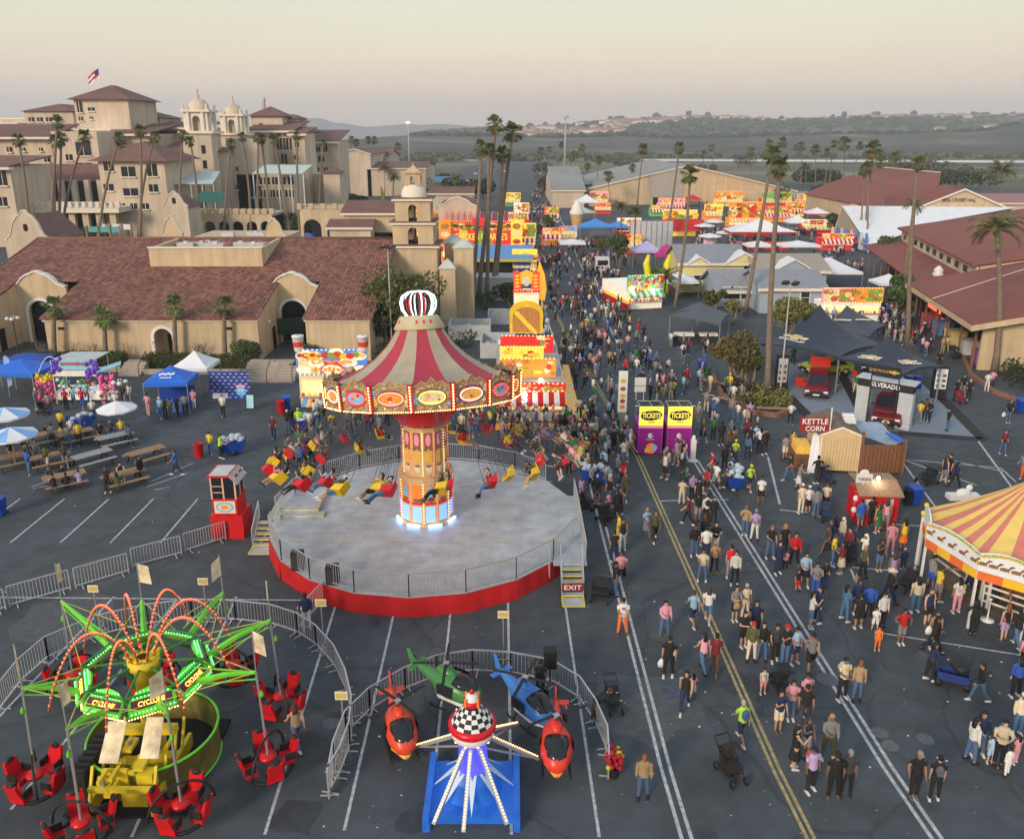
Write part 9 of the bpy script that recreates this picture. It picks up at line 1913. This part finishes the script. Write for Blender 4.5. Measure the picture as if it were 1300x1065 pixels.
SPEC="""865,641 s Tc pc bk 0|878,636 x Lv pk bk 0|886,643 s Tk pk ak 1|873,666 w Tm pk ak 2|885,663 s Tk sg ak 1|896,664 s Lw pk ca 1w|905,666 s Lk pk ak 0|881,705 s Lk pd bk 0|893,692 s Lk pk be 1|895,710 s Tw pn ak 1|907,702 x Tk pw ak 0|891,737 S Tc pd bk 0|906,728 S Tt pk by 0|926,733 s Tr pg ak 1|932,742 s Lw pk bk 0|831,686 w Lu pk be 0|820,681 W Tl dg by 0|785,690 s Ly dy bk 2|790,698 s Kk pw ak 0|965,640 s Tw sk ak 0|951,622 w TY sn cy 0|932,588 h TY pn cy 0|919,597 s Lk pk ak 1|945,679 f Lt pd bo 0|957,686 S Tv pw cg 0|977,708 S Tk pd bo 0|994,706 s Tk pk by 0|1007,718 S Lr pk bk 0|987,728 s Ln pn bk 0|996,724 s Tp pk bk 0|1012,750 s Tk sr ak 0|1020,745 S Tl sk bk 0|1034,756 x Lg pb ak 0|1045,752 x Lk pn cn 0|1016,651 s Tc pc cw 1|1025,652 s Tw sk cw 1|1036,655 s Tg pd ak 3|1013,621 h Tg dw be 3|1002,610 w Tk pd bk 2|1036,614 a Tk ph ak 1|780,756 s Tk pd ak 3|788,743 S Tp sk bk 0|779,712 s Tk pn ak 1|772,648 s Kp pp bk 0|783,660 s Lk pk ak 1|794,634 W Lu pu be 0|738,628 s Tv pv be 1|743,586 h Ty pn cw 0|790,805 S Tw po ck 0|843,806 S Lp pd bk 0|848,858 s Tk pk ck 0|869,902 w Kk pn bk 0|879,887 s Tp sc bk 1|879,793 w Tl sn ae 1|898,789 W Tw sd be 1|892,851 w Kp pd bk 1|907,854 W Tm pe ak 1|940,941 w TY sn ag 1|932,788 x Tg sk bk 0|945,784 S Tc pc ag 0|943,821 x Tk sk ak 0|957,810 s Tn pk bk 0|953,839 s Lu pc cr 0|966,839 S Lk pd bk 0|983,838 h Th pk ak 0|968,880 s Tc sp bk 0|995,843 f Tk pd cr 0|1008,842 S Tl sn ck 0|1028,851 w Kg sk ck 0|1003,913 x Tp pd bk 0|987,928 f Tn sc ak 0|1021,906 s Tp pw ck 0|1020,922 s Tk ph ck 0|1007,975 f Kk dk bk 3|1022,962 f Kn sg be 0|1028,1003 s Tv pk ck 0|816,1012 s Lt pd bo 0|1028,797 f Tw sd bk 3|1037,790 s Ln pn bk 2|1071,787 S Ld pd bk 3|1089,797 s Tk sk ak 1|1087,778 s Ln pn bk 0|1101,787 s Lb pk ae 1|1110,800 S Tw sw bk 0|1118,797 s Lw pk bk 0|1113,825 s To po bk 0|1143,817 a Tr sg ak 0|1176,792 s Kn sk ah 0|1184,822 s Tt pk ae 0|1183,828 w Lk pk bk 3|1179,863 h Ln pk bk 3|1241,890 w Lk pd ak 2|1068,887 S Tc pk ak 0|1087,889 s Lt pd bo 0|1234,806 a Lk pk bk 1|1213,777 s Tw pp bk 1|1228,758 w Ln pk ak 3|1273,812 s Kk sv bo 1|1289,820 w Tk pd bk 1|1298,852 s Lp pk cw 1|1288,884 s Lb pk bk 1|1290,932 s Lc pd cw 0|1240,958 S Ln pd bk 0|1231,966 s Lw pd bk 3|1256,968 s Tl sl ak 1|1266,971 x Tc pk ak 0|1277,984 s Lw pw ak 1|1288,968 s Tp pp bk 1|1050,962 S Lg pu by 0|1159,1012 o Tk pk cg 0|1073,1008 s Th pk cg 0|1057,1012 s Tk pk ck 1|1185,1015 s Tk pk ak 1|1067,695 s Lc pd bw 2|1060,690 s Ln pd ae 3|1095,719 f Tw pd bw 2|1115,724 f Kk sd bk 0|1131,743 s Kv sv be 1|1129,702 s Tp pp bk 0|1145,697 s Ky do bk 1|1146,722 s Ln pn cp 1|1126,766 w Lk pn hc 3|1113,676 s KG dG be 1|1122,673 s Kp sg be 1|1104,668 s Tk pk ak 1|1091,670 s Lb sd ak 1|1035,657 s Lg pd ak 1|1047,648 s Tc pk be 0|1161,777 s Tc pd bk 1|1180,747 s Lg sb ck 3|1189,762 s Ty sg ae 3|1283,772 h Ld pd hc 1|1260,770 s Tk pk hy 1|1197,614 s Kn sg be 3|1203,610 s Tk pk ak 2|1211,619 w Ln pk bk 3|1272,577 w Tm pd ak 0|1296,607 w Lg po ak 2|1279,537 w Kk pd ak 0|1213,506 h Tk sk ak 0|1229,508 s Kk sk bk 0|1221,502 s Tk pg ck 0|1258,494 s Tp pk bk 1|1252,497 s Tw pw ak 1|1202,547 w Lk pd ak 2|1179,536 s Lk pk be 2|1173,534 s Te pk be 1|1166,536 s Ty pg ae 1|1191,468 s Tk pk ak 0|1196,449 s Kt st be 0|1201,447 s Tc st ae 1|1156,436 w Tr pw bk 2|1168,428 w Tr sw ae 2|1163,430 s Tw sw ak 1|996,583 s Tg sc ak 1|1013,585 s Tk st ak 0|1005,577 s Ty sk bk 0|1003,538 s Tw sk ak 1|970,577 s Lk pk ak 0|958,570 s Tl pd ak 0|951,572 s Tk sk ak 0|964,574 s Tw pk bk 1|948,560 s Tm pk ak 1|930,570 s Lt pk bk 1|926,577 s Te pn be 1|915,565 s Lk pk ak 1|905,558 s TG pk ak 1|38,603 w Lb sd be 1|61,597 s Tu sc ak 1|84,589 s Lk sc ak 1|138,625 s Tk pk ak 0|180,612 s Lk pk bk 3|225,603 w Tb pn ae 2|79,550 w Ty pk ck 1|119,533 w Tw pn ak 1|64,526 s Tg pn ae 1|85,520 s Tr pk ak 1|95,518 s Tl pd bk 1|106,519 s Tr pb ak 1|48,520 h Lg pg ak 2|148,523 s Tw pk cw 0|112,512 s Tl pd ak 1|165,513 s Tw pg ak 0|158,514 s Th pg ak 0|189,527 s Tp sp ae 1|205,532 s Tl pd cw 1|211,532 s Tk pk ck 1|218,533 s Tu pu bk 1|226,528 s Tn pk ak 1|236,528 s Lg pk cw 1|247,519 s Kp sw be 0|284,529 s Kw sk bk 0|268,577 s Ty pb ak 1|281,582 h TY pk ak 3|348,557 S Tm pn ak 0|366,548 s Tk pd ak 1|372,545 s Lk pk ak 1|400,535 s Tw pg ak 1|408,533 s Tw pk ak 0|380,548 h TY pk cw 0|378,947 w Kt pd be 7|390,799 s Ln pw ak 1|686,886 s Tk pk ak 1|717,922 s Tp pk bk 2|755,918 b Lk pu be 3|722,604 s Lg pk ak 1|728,598 s Tp pp be 0"""
for q in SPEC.split('|'):
    f=q.split(); px,py=map(float,f[0].split(',')); x,y=G(px,py); hd=f[5]; hh=HEAD[hd[0]]+R.uniform(-.35,.35)
    hk,hc=f[4][0],f[4][1]; small=f[0] in ('879,887','968,880','772,648','1112,825','1113,825','1256,968','1277,984','1288,968','717,922','1110,800','996,724','738,628','1012,750','728,598','1146,722','1163,430')
    P_(x,y,f[1],f[2][0],f[2][1],f[3][0],f[3][1],hk,hc,hh,sc=.64 if small else R.uniform(.95,1.05))
def rnd_person(x,y,rr,**k):
    tc=rr.choice('kkkkkkwwwngggbllrtpvucmhyGd'); T_=rr.choice('TTTTLLK'); b_=rr.choice('ppppssd'); bc=rr.choice('kkkkddddnnghct'); hr=rr.choice('aaabbbbcu'); hc=rr.choice('kkkkeeeyg') if hr!='c' else rr.choice('kkwnrg')
    pz=k.pop('pose',None) or rr.choice('sssSSxwWwf'); P_(x,y,pz,T_,tc,b_,bc,hr,hc,k.pop('rot',rr.uniform(0,2*pi)),sc=k.pop('sc',.66 if rr.random()<.1 else rr.uniform(.93,1.05)),**k)
rr=random.Random(31); taken=[(p['x'],p['y']) for p in PEOPLE]
def scatter(poly,n,mind=.5,**k):
    P=[G(*p) for p in poly]; x0=min(p[0] for p in P); x1=max(p[0] for p in P); y0=min(p[1] for p in P); y1=max(p[1] for p in P); c=0; t=0
    while c<n and t<n*60:
        t+=1; x=rr.uniform(x0,x1); y=rr.uniform(y0,y1); ins=False; j=len(P)-1
        for i in range(len(P)):
            if (P[i][1]>y)!=(P[j][1]>y) and x<(P[j][0]-P[i][0])*(y-P[i][1])/(P[j][1]-P[i][1])+P[i][0]: ins=not ins
            j=i
        if not ins or any(abs(x-a)<mind and abs(y-b_)<mind for a,b_ in taken): continue
        taken.append((x,y)); rnd_person(x,y,rr,**dict(k)); c+=1
scatter([(395,585),(430,560),(500,552),(500,528),(400,540),(360,590)],26); scatter([(360,610),(400,590),(385,575),(345,600)],7)
scatter([(585,555),(700,575),(730,598),(735,560),(700,540),(590,530)],44,.45); scatter([(700,590),(800,592),(805,550),(745,520),(715,545)],38,.45); scatter([(745,525),(785,530),(800,470),(750,460),(715,470)],26,.5)
scatter([(806,512),(868,512),(875,478),(800,455)],34,.45); scatter([(885,560),(965,590),(970,545),(885,515)],14,.5); scatter([(640,530),(650,520),(500,525),(500,545)],8)
scatter([(742,640),(790,660),(795,600),(745,595)],13,.5); scatter([(735,590),(800,592),(800,560),(740,560)],12,.42); scatter([(880,600),(900,640),(960,600),(940,570)],6,.6); scatter([(1040,700),(1080,760),(1120,740),(1090,690)],8,.6); scatter([(820,600),(880,620),(900,640),(870,585)],9,.5)
scatter([(640,455),(830,455),(800,395),(700,395)],60,.9); scatter([(895,500),(950,525),(960,515),(905,480)],8,.5,pose='t',z=0); scatter([(850,440),(900,440),(900,460),(860,470)],12); scatter([(880,470),(905,470),(905,540),(880,540)],4)
scatter([(1110,400),(1150,400),(1210,450),(1180,455),(1120,430)],26,.6); scatter([(1000,460),(1060,460),(1090,500),(1070,505)],6); 
for i,(tx_,ty_,ta) in enumerate(TP):
    seats_=[(s,u) for s in (-1,1) for u in (-.55,0,.55)]; nn=(2,2,5,0,0,2,5,4,3)[i]; rr.shuffle(seats_)
    for s,u in seats_[:nn]:
        lx,ly=u*1.25,s*.80*1.1; x=tx_+lx*cos(ta)-ly*sin(ta); y=ty_+lx*sin(ta)+ly*cos(ta); rnd_person(x,y,rr,pose='t',rot=ta+(0 if s>0 else pi),place='at the %s picnic table'%('edge','second brown','crowded brown','','','pale brown','cart side','umbrella','back brown')[i])
# riders
ri=[s for s in seats]; rr.shuffle(ri)
spots_=0
for ring_,k,Mx in ri:
    if spots_>=28: break
    spots_+=1; rnd_person(Mx.translation.x,Mx.translation.y,rr,pose='R',rot=0,M4=Mx@Matrix.Translation((0,-.02,-.42)),z=Mx.translation.z,sc=1.0,place='in the air')
PEOPLE.sort(key=lambda p:math.sqrt(p['x']**2+p['y']**2+(HC-p['z'])**2))
IND=PEOPLE[:296]; REST=PEOPLE[296:]
labs={}
def near_(p,excl=()):
    return sorted((q for q in IND if q is not p and q['p']!='R'),key=lambda q:(q['x']-p['x'])**2+(q['y']-p['y'])**2)
for p in IND:
    c=CN[p['tc']][0]; h=HN[p['H']]%((HC_[p['hc']][0] if p['hc'] in HC_ and p['H'] not in 'ch' else CN.get(p['hc'],('dark',))[0]))
    ty='child' if p['sc']<.8 else 'person'
    base='%s in %s %s and %s %s'%(ty,c,TN[p['T']],CN[p['bc']][0],BN[p['B']])
    if p['p']=='R': zone='riding a swing seat'
    else:
        zone=p['place'] or 'by '+min(LM_,key=lambda l:(l[1][0]-p['x'])**2+(l[1][1]-p['y'])**2)[0]
    nb=near_(p); n1=CN[nb[0]['tc']][0]; n2=CN[nb[1]['tc']][0]; n3=CN[nb[2]['tc']][0]
    cands=['%s, %s, %s'%(base,PN[p['p']],zone),'%s, %s, %s'%(base,h,zone),'%s, %s %s, beside one in %s'%(base,PN[p['p']],zone,n1),'%s, %s, beside one in %s'%(base,h,n1),'%s, %s, beside %s and %s'%(base,h,n1,n2),'%s, %s, beside %s, %s and %s'%(base,PN[p['p']],n1,n2,n3)]
    for q in range(2,9): cands.append('%s, %s, %s one %s'%(base,h,ords[q-1],zone))
    for l in cands:
        if len(l.replace(',',' ').split())>16: continue
        if l not in labs: break
    labs[l]=1; p['label']=l
def mk_person(p):
    me=body(p['p']); sk=SKN[rr.randrange(5)]; o=bpy.data.objects.new('person',me); C.objects.link(o); o.color=(*sk,1)
    if p['M'] is not None: o.matrix_world=p['M']@Matrix.Scale(p['sc'],4)
    else: o.location=(p['x'],p['y'],p['z']); o.rotation_euler=(0,0,p['r']); o.scale=(p['sc']*rr.uniform(.92,1.12),p['sc']*rr.uniform(.92,1.12),p['sc'])
    tag(o,p['label'],'person','visitors in the fairground crowd' if p['p']!='R' else 'riders on the swing ride')
    v=rr.uniform(.8,1.2)
    put(TN[p['T']].replace(' ','_'),top(p['p'],p['T']),o,col=tuple(q*v for q in CN[p['tc']][1])); put(BN[p['B']],bottom(p['p'],p['B']),o,col=tuple(q*v for q in CN[p['bc']][1]))
    put('shoes',shoes(p['p']),o,col=rr.choice(((.6,.6,.6),(.02,.02,.02),(.6,.6,.6),(.12,.1,.08))))
    J=TYPES['J',p['p']]; hc=HC_[p['hc']][1] if (p['hc'] in HC_ and p['H'] not in 'ch') else CN.get(p['hc'],CN['k'])[1]
    put({'c':'cap','h':'hat'}.get(p['H'],'hair'),hair(p['H']),o,tuple(J['h']+J['up']*.01),col=hc)
    if p['p'] in 'sSwWx' and rr.random()<.3 and p['sc']>.8:
        k=rr.choice(('backpack','shoulder_bag')); put(k,BAGM[k],o,tuple(J['c']+(Vector((0,.17,.03)) if k=='backpack' else Vector((.17,.02,-.2)))),col=rr.choice(((.02,.02,.02),(.25,.12,.05),(.1,.1,.12),(.4,.08,.1),(.05,.1,.25),(.5,.45,.38))))
    if rr.random()<.35 and p['T']=='T' and p['p'] in 'sSwWha': put('shirt_print',PRM,o,tuple(J['c']+Vector((0,-.128,.06))),col=rr.choice(((.6,.6,.58),(.5,.1,.05),(.6,.45,.05),(.1,.1,.12),(.1,.25,.5))))
    return o
q_=MB(); q_.ell((0,0,0),(.15,.09,.20),0,8,6); q_.box(-.1,.06,-.14,.1,.11,.03); BAGM={'backpack':q_.mesh('backpack',[CLO])}
q_=MB(); q_.ell((0,0,0),(.05,.14,.12),0,8,6); q_.bar((0,.02,.08),(-.22,.02,.48),.02); BAGM['shoulder_bag']=q_.mesh('shoulder_bag',[CLO])
q_=MB(); q_.add([(-.07,-.004,-.04),(.06,-.004,-.05),(.08,-.004,.03),(.02,-.004,.07),(-.06,-.004,.05)],[(0,1,2,3,4)]); q_.add([(-.07,.02,-.04),(.06,.02,-.05),(.08,.02,.03),(.02,.02,.07),(-.06,.02,.05)],[(4,3,2,1,0)]); PRM=q_.mesh('shirt_print',[CLO])
for p in IND: mk_person(p)
# remaining crowd as one mass of small figures
CP=[M('crowd_'+k,v[1],.85,var=.1) for k,v in CN.items()]; CK=list(CN); SKM=M('crowd_skin',(.42,.26,.17),.7); HRM=M('crowd_hair',(.015,.012,.01),.7); CP+=[SKM,HRM]; SI,HI=len(CP)-2,len(CP)-1
m=MB()
def lowfig(x,y,r,tc,bc,sit=False,sc=1.0):
    m.M=Matrix.Translation((x,y,0))@Matrix.Rotation(r,4,'Z')@Matrix.Scale(sc,4); st=rr.uniform(0,.22); z=.9
    for s in (-1,1): m.tube([(s*.09,0,.92),(s*.1,-s*st*.5,.5),(s*.1,-s*st,.06)],[.09,.07,.05],5,mi=bc,cap=False,sm=True); m.tube([(s*.1,-s*st+.05,.04),(s*.1,-s*st-.14,.04)],[.045,.04],4,mi=0 if rr.random()<.5 else 1)
    m.tube([(0,0,.86),(0,0,1.15),(0,0,1.42),(0,0,1.5)],[.155,.15,.18,.06],7,mi=tc,ry=[.11,.11,.11,.06],up=(1,0,0))
    for s in (-1,1): 
        fw=rr.uniform(-.1,.3); m.tube([(s*.19,0,1.42),(s*.23,0,1.15)],[.055,.05],5,mi=tc); m.tube([(s*.23,0,1.16),(s*.2,-fw,.92)],[.036,.03],4,mi=SI)
    m.ell((0,-.01,1.6),(.075,.09,.11),SI,7,5); m.ell((0,.02,1.64),(.085,.095,.1),HI if rr.random()<.85 else 1,7,5)
ti=lambda:CK.index(rr.choice('kkkkkwwngglbrtpvucmh')); bi_=lambda:CK.index(rr.choice('kkkddnnghc'))
for p in REST: lowfig(p['x'],p['y'],p['r'],CK.index(p['tc']),CK.index(p['bc']),sc=p['sc'])
def far(poly,n):
    P=[G(*p) for p in poly]; x0=min(p[0] for p in P); x1=max(p[0] for p in P); y0=min(p[1] for p in P); y1=max(p[1] for p in P); c=0
    cl=[]
    while c<n:
        if cl and rr.random()<.6: a=rr.choice(cl); x=a[0]+rr.gauss(0,.7); y=a[1]+rr.gauss(0,.8)
        else: x=rr.uniform(x0,x1); y=rr.uniform(y0,y1)
        ins=False; j=len(P)-1
        for i in range(len(P)):
            if (P[i][1]>y)!=(P[j][1]>y) and x<(P[j][0]-P[i][0])*(y-P[i][1])/(P[j][1]-P[i][1])+P[i][0]: ins=not ins
            j=i
        if not ins: continue
        cl.append((x,y)); lowfig(x,y,rr.uniform(0,6.3),ti(),bi_(),sc=rr.uniform(.85,1.05)); c+=1
far([(700,400),(800,400),(790,370),(680,350)],95); far([(672,352),(800,372),(770,335),(672,320)],140); far([(668,322),(790,345),(768,310),(712,295),(668,292)],190); far([(668,294),(712,296),(715,262),(672,262)],150); far([(672,262),(712,262),(700,236),(680,236)],110)
far([(700,470),(830,470),(800,400),(700,400)],60); far([(790,345),(800,330),(775,312),(765,330)],20)
far([(880,322),(1000,322),(985,292),(885,292)],110); far([(1000,300),(1035,318),(1045,300),(1030,270),(1005,270)],90); far([(1040,412),(1122,412),(1130,398),(1045,398)],70); far([(1115,440),(1165,440),(1150,395),(1110,395)],40); far([(1165,425),(1225,450),(1215,420),(1165,385)],22); far([(840,275),(980,275),(975,262),(840,262)],40); far([(560,348),(660,348),(660,338),(560,338)],26); far([(1010,345),(1100,345),(1095,325),(1040,320)],40)
m.M=None
cr_=m.build('crowd',CP); tag(cr_,'dense crowd of small figures filling the street and midway beyond the ticket booths','crowd',kind='stuff')
# animals of the pony ride
def pony(label,px,py,hd,col,mane,sc=.85):
    x,y=G(px,py); t=bpy.data.objects.new('pony',None); m=MB()
    m.tube([(-.62,0,1.0),(-.4,0,1.0),(0,0,.95),(.4,0,.98),(.62,0,1.05)],[.14,.25,.25,.24,.16],12,ry=[.17,.25,.28,.27,.2]); m.tube([(.55,0,1.1),(.8,0,1.35),(.95,0,1.52)],[.17,.12,.09],10,ry=[.20,.15,.11]); m.tube([(.92,0,1.54),(1.08,0,1.46),(1.26,0,1.30)],[.09,.08,.055],9)
    for s in (-1,1):
        m.tube([(.92,s*.05,1.6),(.92,s*.06,1.70)],[.025,.008],5); m.tube([(.45,s*.14,.95),(.47,s*.14,.5),(.46,s*.14,.12),(.50,s*.14,.03)],[.1,.055,.035,.05],8); m.tube([(-.45,s*.15,.95),(-.38,s*.15,.66),(-.55,s*.15,.42),(-.52,s*.15,.12),(-.48,s*.15,.03)],[.15,.09,.05,.035,.05],8)
    me=fin(m,[M('pony_coat_%s'%mane[0],col,.7,var=.15)],.02,.5,'pony'); o=put('pony',me,None,(x,y,0),hd,sc=sc); tag(o,label,'pony')
    q=MB(); q.tube([(-.62,0,1.1),(-.78,0,.95),(-.8,0,.5)],[.05,.08,.03],7); q.build('tail',mane[1],o); q=MB(); q.tube([(.55,0,1.28),(.75,0,1.5),(.92,0,1.66)],[.05,.06,.04],6,ry=[.03,.03,.03]); q.build('mane',mane[1],o); q=MB(); q.ell((0,0,1.18),(.28,.2,.1)); q.build('saddle',M('saddle_leather',(.1,.04,.02),.5),o); bpy.data.objects.remove(t)
pony('pale yellow pony behind the pony ride gate',1262,755,rad(200),(.55,.38,.14),('pale',M('cream_mane',(.7,.6,.4),.8))); pony('dark brown pony under the striped tent edge',1240,752,rad(250),(.06,.03,.015),('dark',M('dark_mane',(.02,.015,.01),.8))); pony('chestnut pony led by the handler in a straw hat',1298,775,rad(170),(.16,.06,.02),('red',M('dark_mane')))
# carried things
def bag(label,px,py,col,z=.55,w_=.3):
    x,y=G(px,py); m=MB(); m.tube([(0,0,-.18),(0,0,0),(0,0,.12),(0,0,.2)],[.15,.16,.1,.02],8,ry=[.07,.08,.05,.02]); o=m.build('shopping_bag',col,None,(x,y,z)); tag(o,label,'bag')
bag('white plastic bag hanging from the hand of the man in black',839,856,WHITE); bag('white bag carried by the woman crossing near the shrub bank',1273,535,WHITE); bag('brown paper bag held before the waist by the grey dressed woman',934,790,M('paper_bag',(.38,.25,.13),.9),.85); bag('white bag carried by the walking woman beside the pony ride handlers',1175,826,WHITE,1.0)
